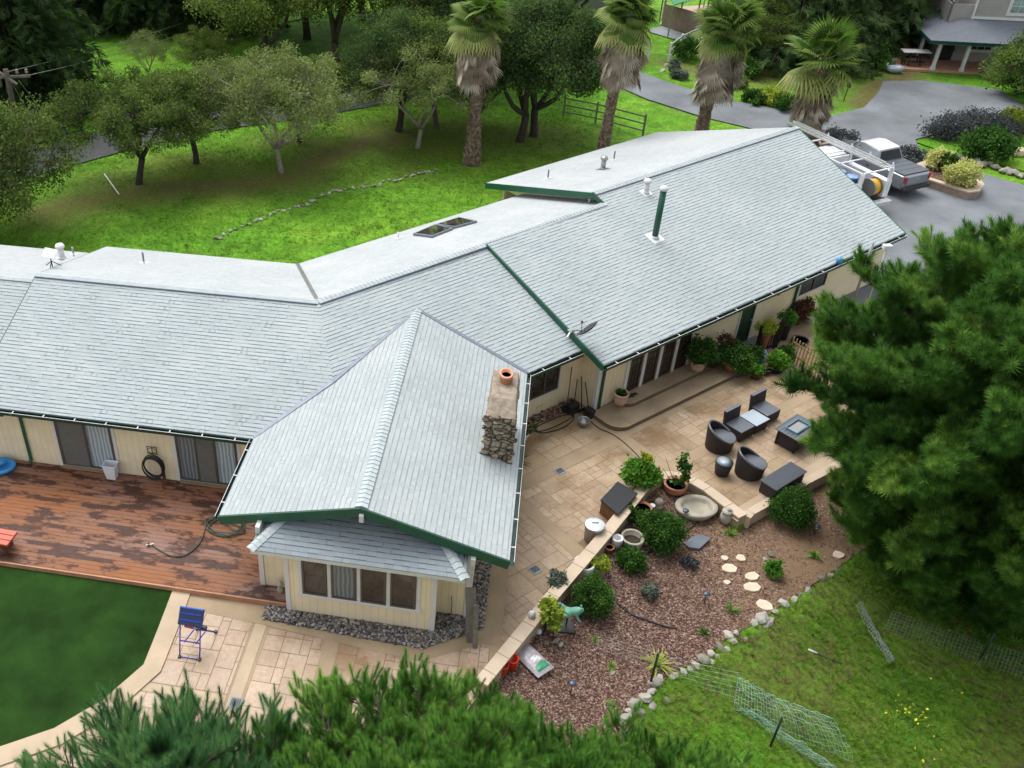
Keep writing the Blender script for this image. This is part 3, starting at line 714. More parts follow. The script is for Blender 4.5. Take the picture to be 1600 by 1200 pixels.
# curb wall round the planting bed: body and cap blocks
cw=thing('retaining_wall','low tan concrete retaining wall with pale capping curving round the mulch bed','wall',(curb[4].x,curb[4].y,BEDZ),world=True)
cpl=[v2(p) for p in curb]
def offs(pl,o):
    pl=[Vector(p) for p in pl]; r=[]
    for i,p in enumerate(pl):
        d=(pl[min(i+1,len(pl)-1)]-pl[max(i-1,0)]).normalized(); r.append((p.x-d.y*o,p.y+d.x*o))
    return r
capo=offs(cpl,.0); 
a_=offs(cpl,.17); b_=offs(cpl,-.17)
def wallring(o1,o2,z0,z1,zf=None):
    mb=MB(); A_=offs(cpl,o1); B_=offs(cpl,o2); n=len(cpl)
    zt=[c-z1 for c in curb_z]; zb=[z0]*n if zf is None else [c-zf for c in curb_z]
    vs=[(A_[i][0],A_[i][1],zt[i]) for i in range(n)]+[(B_[i][0],B_[i][1],zt[i]) for i in range(n)]+[(A_[i][0],A_[i][1],zb[i]) for i in range(n)]+[(B_[i][0],B_[i][1],zb[i]) for i in range(n)]
    mb.add(vs,[(n+i,n+i+1,i+1,i) for i in range(n-1)]+[(i,i+1,2*n+i+1,2*n+i) for i in range(n-1)]+[(3*n+i,3*n+i+1,n+i+1,n+i) for i in range(n-1)]+[(0,2*n,3*n,n),(n-1,2*n-1,4*n-1,3*n-1)]); return mb
wallring(.13,-.13,BEDZ-.2,.06).build('wall_face','curb_side',cw)
wallring(.17,-.17,0,.0,.058).build('cap','curb_cap',cw)
mb=MB()
for i in range(len(cpl)-1):
    a=Vector(cpl[i]);b=Vector(cpl[i+1]); L=(b-a).length; k=max(1,int(L/.62)); d=(b-a)/L; nn=Vector((-d.y,d.x))
    for j in range(k):
        q=a+d*(L*j/k); zz=curb_z[i]+(curb_z[i+1]-curb_z[i])*j/k+.0015; mb.bar((q.x+nn.x*.172,q.y+nn.y*.172,zz),(q.x-nn.x*.172,q.y-nn.y*.172,zz),.014,.006)
mb.build('cap_joint','joint',cw)
pw=thing('patio_edging','pale flush concrete edging along the lower side of the sofa patio','edging',(edge2[1].x,edge2[1].y,BEDZ),world=True)
e2=[v2(p) for p in edge2]
mb=MB()
for i in range(len(e2)-1):
    a=Vector(e2[i]);b=Vector(e2[i+1]); mb.bar((a.x,a.y,-.24),(b.x,b.y,-.24),.26,.55)
mb.build('wall_face','curb_cap',pw)
# two curved steps along the French doors
def stepper(name,s0,s1,n0,nb,r,z0,z1,lab):
    pts=[(s0,nb)]
    for k in range(9):
        a=math.pi+ (math.pi/2)*k/8; pts.append((s0+r+r*math.cos(a),n0+r+r*math.sin(a)))
    pts+=[(s1,n0),(s1,nb)]
    mb=MB(); mb.prism([v2(FC(*p)) for p in pts],z0,z1); mb.mi=[0 if k==1 else 1 for k in range(len(mb.f))]; o=mb.build(name,['step_tread','step_riser'],bevel=.012); tag(o,kind='structure'); return o
stepper('lower_step',20.35,27.3,15.75,17.0,.55,.0,.16,'')
stepper('upper_step',21.45,27.4,16.42,17.0,.35,.16,.31,'')
sheet('side_yard_slab',[v2(FC(27.3,15.9)),v2(FC(38,15.9)),v2(FC(38,17.05)),v2(FC(27.3,17.05))],.016,'concrete')
sheet('driveway_apron',[v2(FC(33,10)),v2(FC(46,10)),v2(FC(46,24)),v2(FC(39,24)),v2(FC(39,17)),v2(FC(33,17))],.027,'asphalt')

# ================================================================ THE HOUSE
house=thing('ranch_house','long cream ranch house with grey shingle roofs, green trim and a stone chimney','house',tuple(FA(-5,20,0)),world=True)
ZE=2.42
A0,A1,AR=20.28,30.49,25.4; SA=.3095
C0,C1,CR=17.53,27.6,22.565; SC=.3135
zA=lambda n: ZE+SA*(n-A0) if n<=AR else ZE+SA*(A1-n)*(AR-A0)/(A1-AR)
zC=lambda n: ZE+SC*(n-C0) if n<=CR else ZE+SC*(C1-n)
def isect(na,nc):
    # world point with A-normal na and C-normal nc
    a=np.array([[-math.sin(AA),math.cos(AA)],[-math.sin(AC),math.cos(AC)]]); x=np.linalg.solve(a,[na,nc]); return Vector((x[0],x[1],0))
bf=isect(A0,C0); br=isect(AR,CR); bb=isect(A1,C1)
up3=Vector((0,0,1))
def PA(s,n,dz=0): return FA(s,n,zA(n)+dz)
def PC(s,n,dz=0): return FC(s,n,zC(n)+dz)
eAu=FA(1,0); eCu=FC(1,0)
def roof(name,pts,eave,mat='shingle',th=.06,parent=house):
    mb=MB(); pts=[Vector(p) for p in pts]
    nr=Vector((0,0,0))
    for i in range(len(pts)): nr+=pts[i].cross(pts[(i+1)%len(pts)])
    nr.normalize(); 
    if nr.z<0: nr=-nr
    e=Vector(eave).normalized(); v=nr.cross(e)
    if v.z<0: v=-v
    mb.slab(pts,th,e,v); return mb.build(name,mat,parent)
sL=-15.87
bsA=toA(bf)[0]; brA=toA(br)[0]; bbA=toA(bb)[0]
zr=zA(AR)
brz=Vector((br.x,br.y,zr)); 
rf=[]
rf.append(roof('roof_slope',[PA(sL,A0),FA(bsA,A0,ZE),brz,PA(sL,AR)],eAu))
rf.append(roof('roof_slope',[PA(sL,AR),brz,Vector((bb.x,bb.y,ZE)),FA(sL,A1,ZE)],eAu,'shingle_back_lit'))
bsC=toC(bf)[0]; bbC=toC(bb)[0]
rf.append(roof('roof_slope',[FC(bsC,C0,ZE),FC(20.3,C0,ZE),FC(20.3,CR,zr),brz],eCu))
rf.append(roof('roof_slope',[brz,FC(26.6,CR,zr),FC(26.6,C1,ZE),Vector((bb.x,bb.y,ZE))],eCu,'shingle_back_lit'))
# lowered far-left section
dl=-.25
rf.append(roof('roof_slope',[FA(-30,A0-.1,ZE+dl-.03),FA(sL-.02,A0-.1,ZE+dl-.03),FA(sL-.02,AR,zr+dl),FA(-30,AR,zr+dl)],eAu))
rf.append(roof('roof_slope',[FA(-30,AR,zr+dl),FA(sL+.1,AR,zr+dl),FA(sL+.1,A1-.35,ZE+dl+.1),FA(-30,A1-.35,ZE+dl+.1)],eAu,'shingle_back_lit'))
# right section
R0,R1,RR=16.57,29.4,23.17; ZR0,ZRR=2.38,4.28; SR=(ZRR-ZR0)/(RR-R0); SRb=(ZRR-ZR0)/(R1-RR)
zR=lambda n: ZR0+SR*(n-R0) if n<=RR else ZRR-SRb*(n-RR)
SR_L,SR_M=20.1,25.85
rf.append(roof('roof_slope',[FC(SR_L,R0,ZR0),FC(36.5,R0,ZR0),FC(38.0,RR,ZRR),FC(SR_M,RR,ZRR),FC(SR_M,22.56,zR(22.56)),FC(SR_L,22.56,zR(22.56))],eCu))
rf.append(roof('roof_slope',[FC(SR_M,RR,ZRR),FC(38.0,RR,ZRR),FC(36.6,R1,ZR0),FC(25.95,R1,ZR0)],eCu,'shingle_back_lit'))
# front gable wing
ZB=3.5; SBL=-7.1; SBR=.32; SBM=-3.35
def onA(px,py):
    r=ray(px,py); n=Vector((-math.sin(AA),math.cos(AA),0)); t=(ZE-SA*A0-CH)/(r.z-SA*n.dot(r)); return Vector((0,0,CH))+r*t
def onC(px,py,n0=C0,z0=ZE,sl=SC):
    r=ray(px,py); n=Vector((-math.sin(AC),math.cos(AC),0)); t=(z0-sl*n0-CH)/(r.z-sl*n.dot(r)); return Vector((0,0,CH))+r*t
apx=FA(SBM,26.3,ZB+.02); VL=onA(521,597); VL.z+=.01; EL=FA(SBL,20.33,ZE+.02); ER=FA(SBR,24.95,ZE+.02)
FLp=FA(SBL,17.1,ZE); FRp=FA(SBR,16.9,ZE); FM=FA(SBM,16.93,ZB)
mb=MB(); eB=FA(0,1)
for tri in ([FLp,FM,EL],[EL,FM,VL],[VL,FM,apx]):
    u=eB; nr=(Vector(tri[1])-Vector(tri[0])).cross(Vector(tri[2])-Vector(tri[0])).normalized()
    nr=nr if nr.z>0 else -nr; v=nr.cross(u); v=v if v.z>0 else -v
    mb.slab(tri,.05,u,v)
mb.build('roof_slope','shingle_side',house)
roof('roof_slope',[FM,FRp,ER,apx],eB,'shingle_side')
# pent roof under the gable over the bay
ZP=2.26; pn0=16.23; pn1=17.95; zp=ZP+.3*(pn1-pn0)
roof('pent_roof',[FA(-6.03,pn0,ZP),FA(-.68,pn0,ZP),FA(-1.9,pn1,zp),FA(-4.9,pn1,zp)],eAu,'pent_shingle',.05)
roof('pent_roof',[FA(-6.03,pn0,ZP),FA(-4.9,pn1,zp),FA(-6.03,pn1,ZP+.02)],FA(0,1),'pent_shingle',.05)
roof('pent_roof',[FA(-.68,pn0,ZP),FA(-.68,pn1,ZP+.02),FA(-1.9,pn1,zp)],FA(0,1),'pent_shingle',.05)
mb=MB()
def caps(mb,p,q,w=.26,stp=.16,lift=.025,across=None):
    """ridge or hip capping shingles, overlapping"""
    p,q=Vector(p),Vector(q); L=(q-p).length; d=(q-p)/L; n=int(L/stp); x=d.cross(up3).normalized()
    u=x.cross(d).normalized()
    for i in range(n):
        a=p+d*(L*i/n); b=p+d*(L*(i+1.25)/n); l0=lift+.022; l1=lift
        dr=w/2*.33
        vs=[a+u*l0,a+x*w/2+u*l0-up3*dr,a-x*w/2+u*l0-up3*dr,b+u*l1,b+x*w/2+u*l1-up3*dr,b-x*w/2+u*l1-up3*dr,a-up3*.0,a+x*w/2-up3*dr,a-x*w/2-up3*dr]
        mb.add(vs,[(0,3,4,1),(0,2,5,3),(0,1,7,6),(0,6,8,2)])
caps(mb,FA(sL,AR,zr),brz); mb.build('ridge_cap','ridge_cap',house)
mb=MB(); caps(mb,brz,FC(SR_M,CR,zr+.08)); mb.build('ridge_cap','ridge_cap',house)
mb=MB(); caps(mb,FC(SR_M,RR,ZRR),FC(38.0,RR,ZRR)); mb.build('ridge_cap','ridge_cap',house)
mb=MB(); caps(mb,FM,apx,.31); mb.build('ridge_cap','ridge_cap',house)
mb=MB(); caps(mb,FA(-30,AR,zr+dl),FA(sL-.1,AR,zr+dl)); mb.build('ridge_cap','ridge_cap',house)
mb=MB(); caps(mb,FA(-6.03,pn0,ZP),FA(-4.9,pn1,zp),.26); mb.build('hip_cap','ridge_cap',house)
mb=MB(); caps(mb,FA(-.68,pn0,ZP),FA(-1.9,pn1,zp),.26); mb.build('hip_cap','ridge_cap',house)
# dark lines below the ridge caps and valley metal
mb=MB(); 
for a,b in ((FA(sL,AR-.15,zr-.02),brz-FA(0,.15,.02)),(brz-FC(0,.15,.02),FC(SR_M,CR-.15,zr+.05))): mb.bar(a,b,.03,.05)
mb.bar(FC(SR_M,RR-.15,ZRR-.02),FC(38,RR-.15,ZRR-.02),.03,.05)
mb.build('ridge_flashing','flashing',house)
mb=MB(); mb.bar(EL+up3*.01,VL+up3*.03,.13,.03); mb.bar(VL+up3*.03,apx+up3*.0,.13,.03); mb.build('valley_flashing','flashing',house)
mb=MB(); mb.bar(ER+up3*.01,apx+up3*.01,.13,.03); mb.build('valley_flashing','flashing',house)
mb=MB(); mb.bar(brz+up3*.02,Vector((bb.x,bb.y,ZE+.02)),.13,.03); mb.build('valley_flashing','galvanised',house)
# green fascias / rakes
def fascia(name,p,q,h=.24,w=.04,mat='green_trim',dz=-.02):
    mb=MB(); p,q=Vector(p),Vector(q)
    mb.bar(p+up3*(dz-h/2),q+up3*(dz-h/2),w,h); return mb.build(name,mat,house)
def gutter(p,q,out):
    """open gutter with white straps; out = outward unit vector"""
    p,q,out=Vector(p),Vector(q),Vector(out); d=(q-p).normalized(); z=-.06
    prof=[(.0,0),(.0,-.11),(.10,-.12),(.12,0),(.108,0),(.092,-.108),(.01,-.10),(.01,0)]
    vs=[e+out*a+up3*(b+z) for e in(p,q) for a,b in prof]; n=len(prof)
    mb=MB(); mb.add(vs,[(i,(i+1)%n,n+(i+1)%n,n+i) for i in range(n)]+[tuple(range(n)),tuple(range(n,2*n))[::-1]]); g=mb.build('gutter','gutter_green',house)
    mb=MB(); L=(q-p).length; k=max(2,int(L/.95))
    for i in range(k):
        a=p+d*(L*(i+.5)/k); mb.bar(a+up3*(z+.012),a+out*.125+up3*(z+.012),.03,.012)
    mb.bar(p+out*.114+up3*(z+.006),q+out*.114+up3*(z+.006),.012,.012)
    mb.build('gutter_strap','white_trim',g)
oA=-FA(0,1); oC=-FC(0,1)
gutter(FA(-30,A0-.1,ZE+dl),FA(sL-.1,A0-.1,ZE+dl),oA)
gutter(FA(sL,A0,ZE),FA(SBL-.05,A0,ZE),oA)
gutter(FC(toC(ER)[0]+.05,C0,ZE),FC(SR_L-.02,C0,ZE),oC)
gutter(FC(SR_L+.02,R0,ZR0),FC(36.5,R0,ZR0),oC)
gutter(EL,FLp,-FA(1,0)); gutter(ER,FRp,FA(1,0))
fascia('rake_board',FLp+FA(0,-.02),FM+FA(0,-.02),.27); fascia('rake_board',FM+FA(0,-.02),FRp+FA(0,-.02),.27)
fascia('rake_trim',FLp+FA(0,-.05),FM+FA(0,-.05),.1,.03,'green_trim',.01); fascia('rake_trim',FM+FA(0,-.05),FRp+FA(0,-.05),.1,.03,'green_trim',.01)
fascia('rake_board',FC(SR_L-.02,R0,ZR0+.03),FC(SR_L-.02,22.5,zR(22.5)+.03),.22,.06)
fascia('rake_board',FC(SR_M-.02,RR,ZRR+.02),FC(25.93,R1,ZR0+.02),.24,.05)
fascia('rake_board',FC(SR_M-.02,22.6,zR(22.6)+.02),FC(SR_M-.02,RR,ZRR+.02),.16,.05)
fascia('rake_board',FC(36.52,R0,ZR0+.02),FC(38.02,RR,ZRR+.02),.24,.05)
fascia('rake_board',FA(sL-.02,A0,ZE+.01),FA(sL-.02,AR,zr+.01),.22,.04)
fascia('rake_board',FA(sL-.02,AR,zr+.01),FA(sL-.02,A1,ZE+.01),.22,.04)
fascia('eave_board',FC(26,R1,ZR0),FC(36.6,R1,ZR0),.2)
fascia('eave_board',FC(bbC,C1,ZE),FC(26,C1,ZE),.2)
fascia('eave_board',FA(sL,A1,ZE),FA(bbA,A1,ZE),.2)
# gable end beams
for nm,p,q in (('beam_end',FA(SBM+.02,16.8,3.22),FA(SBM+.02,17.6,3.22)),('beam_end',FA(-5.98,16.75,2.42),FA(-5.98,17.3,2.42)),('beam_end',FA(-.55,16.75,2.30),FA(-.55,17.3,2.30))):
    mb=MB(); mb.bar(p,q,.11,.22); mb.build(nm,'white_trim',house)
# walls (siding UV: u metres along wall, v = height)
def wall(name,p,q,z0,z1,out,mat='cream_siding',th=.12,par=None,z1b=None):
    p,q=Vector(p),Vector(q); p.z=q.z=0; d=(q-p).normalized(); o=Vector(out); L=(q-p).length
    z1b=z1 if z1b is None else z1b
    f=[p+up3*z0,q+up3*z0,q+up3*z1b,p+up3*z1]; b=[x-o*th for x in f]
    mb=MB(); mb.add(f+b,[(0,1,2,3),(7,6,5,4),(0,4,5,1),(3,2,6,7),(0,3,7,4),(1,5,6,2)],uvs=[[(0,z0),(L,z0),(L,z1b),(0,z1)]]+[[(0,z0),(L,z0),(L,z1),(0,z1)]]+[[(0,0)]*4]*4)
    return mb.build(name,mat,par or house)
AW=20.6; BW=17.04; CW=18.05; RW=17.05
wall('wall',FA(-30,AW),FA(-6.1,AW),0,2.42,oA)
wall('wall',FA(-6.1,BW),FA(-6.1,AW+3),0,2.55,-FA(1,0))
wall('wall',FA(-.55,BW),FA(-.55,26.2),0,2.45,FA(1,0))
wall('wall',FA(-6.1,BW),FA(-.55,BW),0,2.32,oA)
# gable triangle above the pent roof
mb=MB(); g=[FA(-6.3,17.9,2.45),FA(-.5,17.9,2.45),FA(SBM,17.9,3.38)]; mb.add(g+[p+FA(0,.1) for p in g],[(0,1,2),(5,4,3),(0,3,4,1),(1,4,5,2),(2,5,3,0)],uvs=[[(0,0),(5,0),(2.5,1)]]*2+[[(0,0)]*4]*3); mb.build('gable_wall','cream_siding',house)
wall('wall',FC(17.3,CW),FC(20.6,CW),0,2.5,oC)
wall('wall',FC(20.6,RW),FC(20.6,CW),0,2.4,-FC(1,0),z1b=2.75)
wall('wall',FC(20.6,RW),FC(36.6,RW),0,2.42,oC)
wall('wall',FC(36.6,RW),FC(36.6,29),0,2.4,FC(1,0))
wall('wall',FC(26.5,28.9),FC(36.6,28.9),0,2.4,FC(0,1)); 
mb=MB(); q=[FC(26.45,22.8,2.2),FC(26.45,29.0,2.2),FC(26.45,29.0,2.5),FC(26.45,RR,4.2),FC(26.45,22.8,4.1)]; mb.add(q+[p+FC(.1,0) for p in q],[(0,1,2,3,4),(9,8,7,6,5)]+[(i,5+i,5+(i+1)%5,(i+1)%5) for i in range(5)],uvs=[[(0,0),(6,0),(6,.3),(.4,2),(0,2)]]*2+[[(0,0)]*4]*5); mb.build('gable_wall','cream_siding',house)
wall('wall',FA(sL,30.0),FA(bbA,30.0),0,2.4,FA(0,1)); wall('wall',FA(-30,29.6),FA(sL,29.6),0,2.1,FA(0,1)); wall('wall',FC(bbC,27.1),FC(26.5,27.1),0,2.4,FC(0,1))
# bay box
BY=16.41
bayo=MB()
wall('bay_wall',FA(-5.22,BY),FA(-1.38,BY),0,2.24,oA)
wall('bay_wall',FA(-5.22,BY+.12),FA(-5.22,BW),0,2.24,-FA(1,0)); wall('bay_wall',FA(-1.38,BY+.12),FA(-1.38,BW),0,2.24,FA(1,0))
def trim(F,s0,s1,n,z0,z1,out,pr=.035,mat='white_trim',name='corner_trim',par=None):
    mb=MB(); p=F(s0,n,z0); q=F(s1,n,z0); o=Vector(out)
    vs=[p,q,p+o*pr,q+o*pr]; vs=vs+[Vector((v.x,v.y,z1)) for v in vs]
    mb.add(vs,[(0,1,3,2),(4,6,7,5),(0,4,5,1),(2,3,7,6),(0,2,6,4),(1,5,7,3)]); return mb.build(name,mat,par or house)
for s in (-5.24,-1.48): trim(FA,s,s+.12,BY,.0,2.2,oA,.03)
trim(FA,-6.12,-5.99,BW,.15,2.3,oA); trim(FA,-.68,-.53,BW,0,2.3,oA)
trim(FA,-6.03,-.68,pn0+.03,ZP-.14,ZP-.03,oA,.03,name='eave_trim')
mb=MB(); mb.bar(FA(-6.03,pn0+.05,ZP-.09),FA(-6.03,BW,ZP-.09),.03,.1); mb.build('eave_trim','white_trim',house)
# windows: frame with panes as sub-parts
def window(F,s0,s1,n,z0,z1,out,panes=2,trimw=.1,glass=('curtain','dark_glass'),frame='bronze_frame',name='window',sill=True,fw=.05):
    o=Vector(out); mb=MB()
    def bx(a,b,c,d,p0,p1):
        p=F(a,n,c); q=F(b,n,c); vs=[p+o*p0,q+o*p0,p+o*p1,q+o*p1]; vs=vs+[Vector((v.x,v.y,d)) for v in vs]
        mb.add(vs,[(0,1,3,2),(4,6,7,5),(0,4,5,1),(2,3,7,6),(0,2,6,4),(1,5,7,3)])
    bx(s0,s1,z0,z0+fw,.01,.05); bx(s0,s1,z1-fw,z1,.01,.05); bx(s0,s0+fw,z0+fw,z1-fw,.01,.05); bx(s1-fw,s1,z0+fw,z1-fw,.01,.05)
    for k in range(1,panes):
        s=s0+(s1-s0)*k/panes; bx(s-fw*.5,s+fw*.5,z0+fw,z1-fw,.01,.055)
    w=mb.build(name,frame,house)
    for k in range(panes):
        a=s0+(s1-s0)*k/panes; b=s0+(s1-s0)*(k+1)/panes; p=F(a+.02,n,z0+.02)+o*.022; q=F(b-.02,n,z0+.02)+o*.022; L=b-a
        m2=MB(); m2.add([p,q,Vector((q.x,q.y,z1-.02)),Vector((p.x,p.y,z1-.02))],[(0,1,2,3)],uvs=[[(0,0),(L,0),(L,1),(0,1)]]); m2.build('pane',glass[k%len(glass)],w)
    if trimw:
        mb=MB()
        bx(s0-trimw,s0,z0-trimw,z1+trimw*.3,.0,.03); bx(s1,s1+trimw,z0-trimw,z1+trimw*.3,.0,.03)
        if sill: bx(s0,s1,z0-trimw,z0,.0,.045)
        bx(s0,s1,z1,z1+trimw*.3,.0,.03); mb.build('frame_trim','white_trim',w)
    return w
# bay: four tall casements between white mullions
bx0=-4.78; bw=.665
mb=MB()
for k in range(4):
    a=bx0+k*.755
    window(FA,a,a+bw-.02,BY,.78,2.08,oA,1,0,(('dark_glass','curtain_dim','dark_glass','dark_glass')[k],),fw=.055)
for k in range(5):
    a=bx0-.1+k*.755; trim(FA,a,a+.1,BY,.78,2.13,oA,.03,name='mullion_trim')
trim(FA,bx0-.14,bx0+3.06,BY,.68,.78,oA,.05,name='sill_trim')
# sliders on the deck
for (s0,s1,g) in ((-13.4,-11.62,('curtain_dim','curtain')),(-9.62,-7.75,('curtain_dim','curtain'))):
    w=window(FA,s0,s1,AW,.26,2.24,oA,2,.1,g,name='sliding_door',fw=.07)
    mb=MB(); mb.bar(FA(s0+.62 if s0>-12 else s0+.08,AW-.06,.33),FA(s0+.62 if s0>-12 else s0+.08,AW-.06,2.2),.05,.05); mb.bar(FA(s0+1.2 if s0>-12 else s0+.95,AW-.06,.33),FA(s0+1.2 if s0>-12 else s0+.95,AW-.06,2.2),.06,.06)
    mb.build('screen_frame','bronze_frame',w)
    sc_=MB(); a=s0+(.62 if s0>-12 else .08); b=s0+(1.2 if s0>-12 else .95); p=FA(a,AW-.065,.33);q=FA(b,AW-.065,.33); sc_.add([p,q,q+up3*1.87,p+up3*1.87],[(0,1,2,3)]); sc_.build('screen','screen',w)
    mb=MB(); mb.bar(FA(s0,AW-.05,.2),FA(s1,AW-.05,.2),.14,.09); mb.build('threshold','concrete',w)
# mid window
window(FC,18.45,19.72,CW,.78,1.95,oC,2,.1,('dark_glass','dark_glass'),fw=.07)
trim(FC,20.5,20.62,RW,0,2.4,oC); trim(FC,20.6,20.6,RW,0,2.4,oC)
mb=MB(); mb.bar(FC(20.58,RW+.06,0),FC(20.58,RW+.06,2.4),.03,.14); mb.build('corner_trim','white_trim',house)
mb=MB(); 
for k in range(3):
    p=FC(18.9+.11*k,CW-.005,.3+.01*k); mb.tube([p,p+oC*.01],.018,8)
mb.build('wall_vent','opening_black',house)
# four french doors with white posts between
for k in range(4):
    a=21.93+k*.79
    w=window(FC,a,a+.62,RW,.32,2.1,oC,1,0,('dark_glass',),'dark_wood_door',name='french_door',fw=.09)
    mb=MB()
    for j in range(1,6): mb.bar(FC(a+.09,RW-.04,.42+j*.28),FC(a+.53,RW-.04,.42+j*.28),.012,.02)
    for j in range(1,3): mb.bar(FC(a+.09+j*.147,RW-.04,.4),FC(a+.09+j*.147,RW-.04,2.0),.02,.012)
    mb.build('muntin','dark_wood_door',w)
for k in range(5):
    a=21.79+k*.79; trim(FC,a,a+.13,RW,.31,2.3,oC,.07,name='door_post')
# green door further right, with trims, and far window
w=window(FC,27.62,28.35,RW,.12,2.05,oC,1,.09,('green_door',),'green_door',name='green_door',fw=.09,sill=False)
mb=MB(); mb.tube([FC(28.27,RW-.04,1.02),FC(28.27,RW-.1,1.02)],.03,8); mb.build('handle','aluminium',w)
sheet('door_stoop',[v2(FC(27.45,16.35)),v2(FC(28.9,16.35)),v2(FC(28.9,17.05)),v2(FC(27.45,17.05))],.10,'pad_grey',th=.1)
window(FC,30.98,32.55,RW,1.12,1.95,oC,2,.09,('dark_glass','dark_glass'))
mb=MB(); p=FC(29.55,RW-.03,1.66); mb.tube([p,p+oC*.06],[.05,.03],8); mb.build('wall_lamp','rust_edge',house)
# downspouts
def spout(F,s,n,out,z0,z1,ex=0.):
    mb=MB(); o=Vector(out); p=F(s,n,0)+o*.05
    mb.bar(F(s,n,z1)+o*(.45),p+up3*(z1-.22),.07,.06); mb.bar(p+up3*(z1-.2),p+up3*(z0+.08),.08,.06,up=Vector(o)); mb.bar(p+up3*(z0+.1),p+o*.16+up3*(z0+.04),.08,.06)
    mb.build('downspout','green_trim',house)
spout(FA,-14.46,AW,oA,.18,2.32); spout(FC,20.72,RW,oC,.02,2.3); spout(FC,30.75,RW,oC,.02,2.3)
# brackets at the eave
for s in (-14.85,): 
    mb=MB(); mb.box(tuple(FA(s,AW-.2,2.2)),(.12,.35,.12),AA); mb.build('bracket','green_trim',house)
# soffits close the eaves from below
mb=MB()
for a,b,c,d in ((FA(-30,A0,ZE-.14),FA(SBL,A0,ZE-.14),FA(SBL,AW,ZE-.1),FA(-30,AW,ZE-.1)),(FC(17.7,C0,ZE-.14),FC(20.5,C0,ZE-.14),FC(20.5,CW,ZE-.1),FC(17.7,CW,ZE-.1)),(FC(20.2,R0+.02,ZR0-.14),FC(36.4,R0+.02,ZR0-.14),FC(36.4,RW,ZR0-.1),FC(20.2,RW,ZR0-.1))):
    mb.add([a,b,c,d],[(0,1,2,3)])
mb.build('soffit','cream_siding',house)
# chimney (a part of the house): stone stack, weathered cap, oval clay flue
mb=MB(); ch=[v2(FA(-.66,20.45)),v2(FA(.10,20.45)),v2(FA(.10,22.2)),v2(FA(-.66,22.2))]; mb.prism(ch,0,4.0)
rnd=random.Random(4)
# individual rubble stones bulging from the front and side faces
for k in range(150):
    if k<95: 
        s=-.66+rnd.random()*.76; z=1.9+rnd.random()*2.1; p=FA(s,20.46,z)
    else:
        n=20.45+rnd.random()*1.7; z=.3+rnd.random()*3.7; sd_=rnd.choice((-.67,.11)); p=FA(sd_,n,z)
    mb.ball(p,.09+.05*rnd.random(),1,.25,rnd,(1.15,.5,.8),AA) if k<95 else mb.ball(p,.1+.04*rnd.random(),1,.25,rnd,(.3,1.2,.8),AA)
chim=mb.build('chimney','chimney_stone',house)
# sloping mortar cap, higher at the back
mb=MB(); t=[FA(-.68,20.43,3.98),FA(.12,20.43,3.98),FA(.12,22.22,3.98),FA(-.68,22.22,3.98),FA(-.62,20.95,4.28),FA(.06,20.95,4.28),FA(.06,22.18,4.34),FA(-.62,22.18,4.34)]
mb.add(t,[(3,2,1,0),(4,5,6,7),(0,1,5,4),(1,2,6,5),(2,3,7,6),(3,0,4,7)]); mb.build('chimney_cap','chimney_cap',chim,bevel=.03)
mb=MB(); mb.lathe([(.20,0),(.215,.2),(.235,.21),(.235,.26),(.17,.26),(.165,.05)],tuple(FA(-.27,21.75,4.3)),20,sx=.82,sy=1.1,rz=AA+.1); fl=mb.build('flue','clay_flue',chim)
mb=MB(); mb.lathe([(.0,.0),(.168,.0)],tuple(FA(-.27,21.75,4.46)),16,sx=.82,sy=1.1,rz=AA+.1); mb.build('flue_hole','opening_black',fl)
# stove pipe and vents
def vent(base,h,r,mat,name,plate=.34,cap='dome',pm='white_paint',sl=SR,up=FC(0,1),capm=None):
    b=Vector(base); mb=MB(); mb.tube([b-up3*.05,b+up3*h],r,14)
    v=mb.build(name,mat,house)
    u=Vector(up); d=(u+up3*sl).normalized(); x=u.cross(up3).normalized()
    nrm=x.cross(d); nrm=nrm if nrm.z>0 else -nrm
    mb=MB(); q=[b+x*a*plate/2+d*c*plate/2+nrm*.012 for a,c in((-1,-1),(1,-1),(1,1),(-1,1))]; mb.slab(q,.012); mb.build('flashing_plate',pm,v)
    mb=MB(); mb.lathe([(r*1.45,0),(r*1.05,.08)],tuple(b+up3*.0),14); mb.build('collar',pm,v)
    if cap=='cone': mb=MB(); mb.lathe([(r*.9,0),(r*1.35,.03),(r*1.4,.09),(r*1.2,.14),(.0,.2)],tuple(b+up3*(h-.02)),14); mb.build('vent_cap',capm or mat,v)
    if cap=='dome': mb=MB(); mb.lathe([(r*1.5,0),(r*1.55,.06),(r*1.2,.12),(0,.15)],tuple(b+up3*(h)),14); mb.build('vent_cap',capm or mat,v)
    return v
Rn=(R0,ZR0,SR)
vent(onC(1023,371,R0,ZR0,SR),1.85,.115,'green_trim','stove_pipe',.55,'cone',capm='white_paint')
vent(onC(1009,301,R0,ZR0,SR),.42,.10,'white_paint','roof_vent',.4)
mb_=onC(1040,302,R0,ZR0,SR)
def onback(px,py,F,n1,z1,sl,ang):
    r=ray(px,py); n=Vector((-math.sin(ang),math.cos(ang),0)); t=(z1+sl*n1-CH)/(r.z+sl*n.dot(r)); return Vector((0,0,CH))+r*t
RB=(FC,R1,ZR0,SRb,AC)
vent(onback(942,264,*RB),.42,.10,'galvanised','roof_vent',.4,sl=-SRb,pm='galvanised')
for (px,py,h,r) in ((856,279,.38,.035),(959,250,.4,.035)): vent(onback(px,py,*RB),h,r,'flashing','vent_pipe',.25,None,sl=-SRb)
vent(onback(622,372,FC,C1,ZE,SC,AC),.25,.03,'white_paint','vent_pipe',.25,None,sl=-SC)
vent(onback(97,403,FA,A1,ZE,SA,AA),.42,.11,'white_paint','roof_vent',.4,sl=-SA,up=FA(0,1))
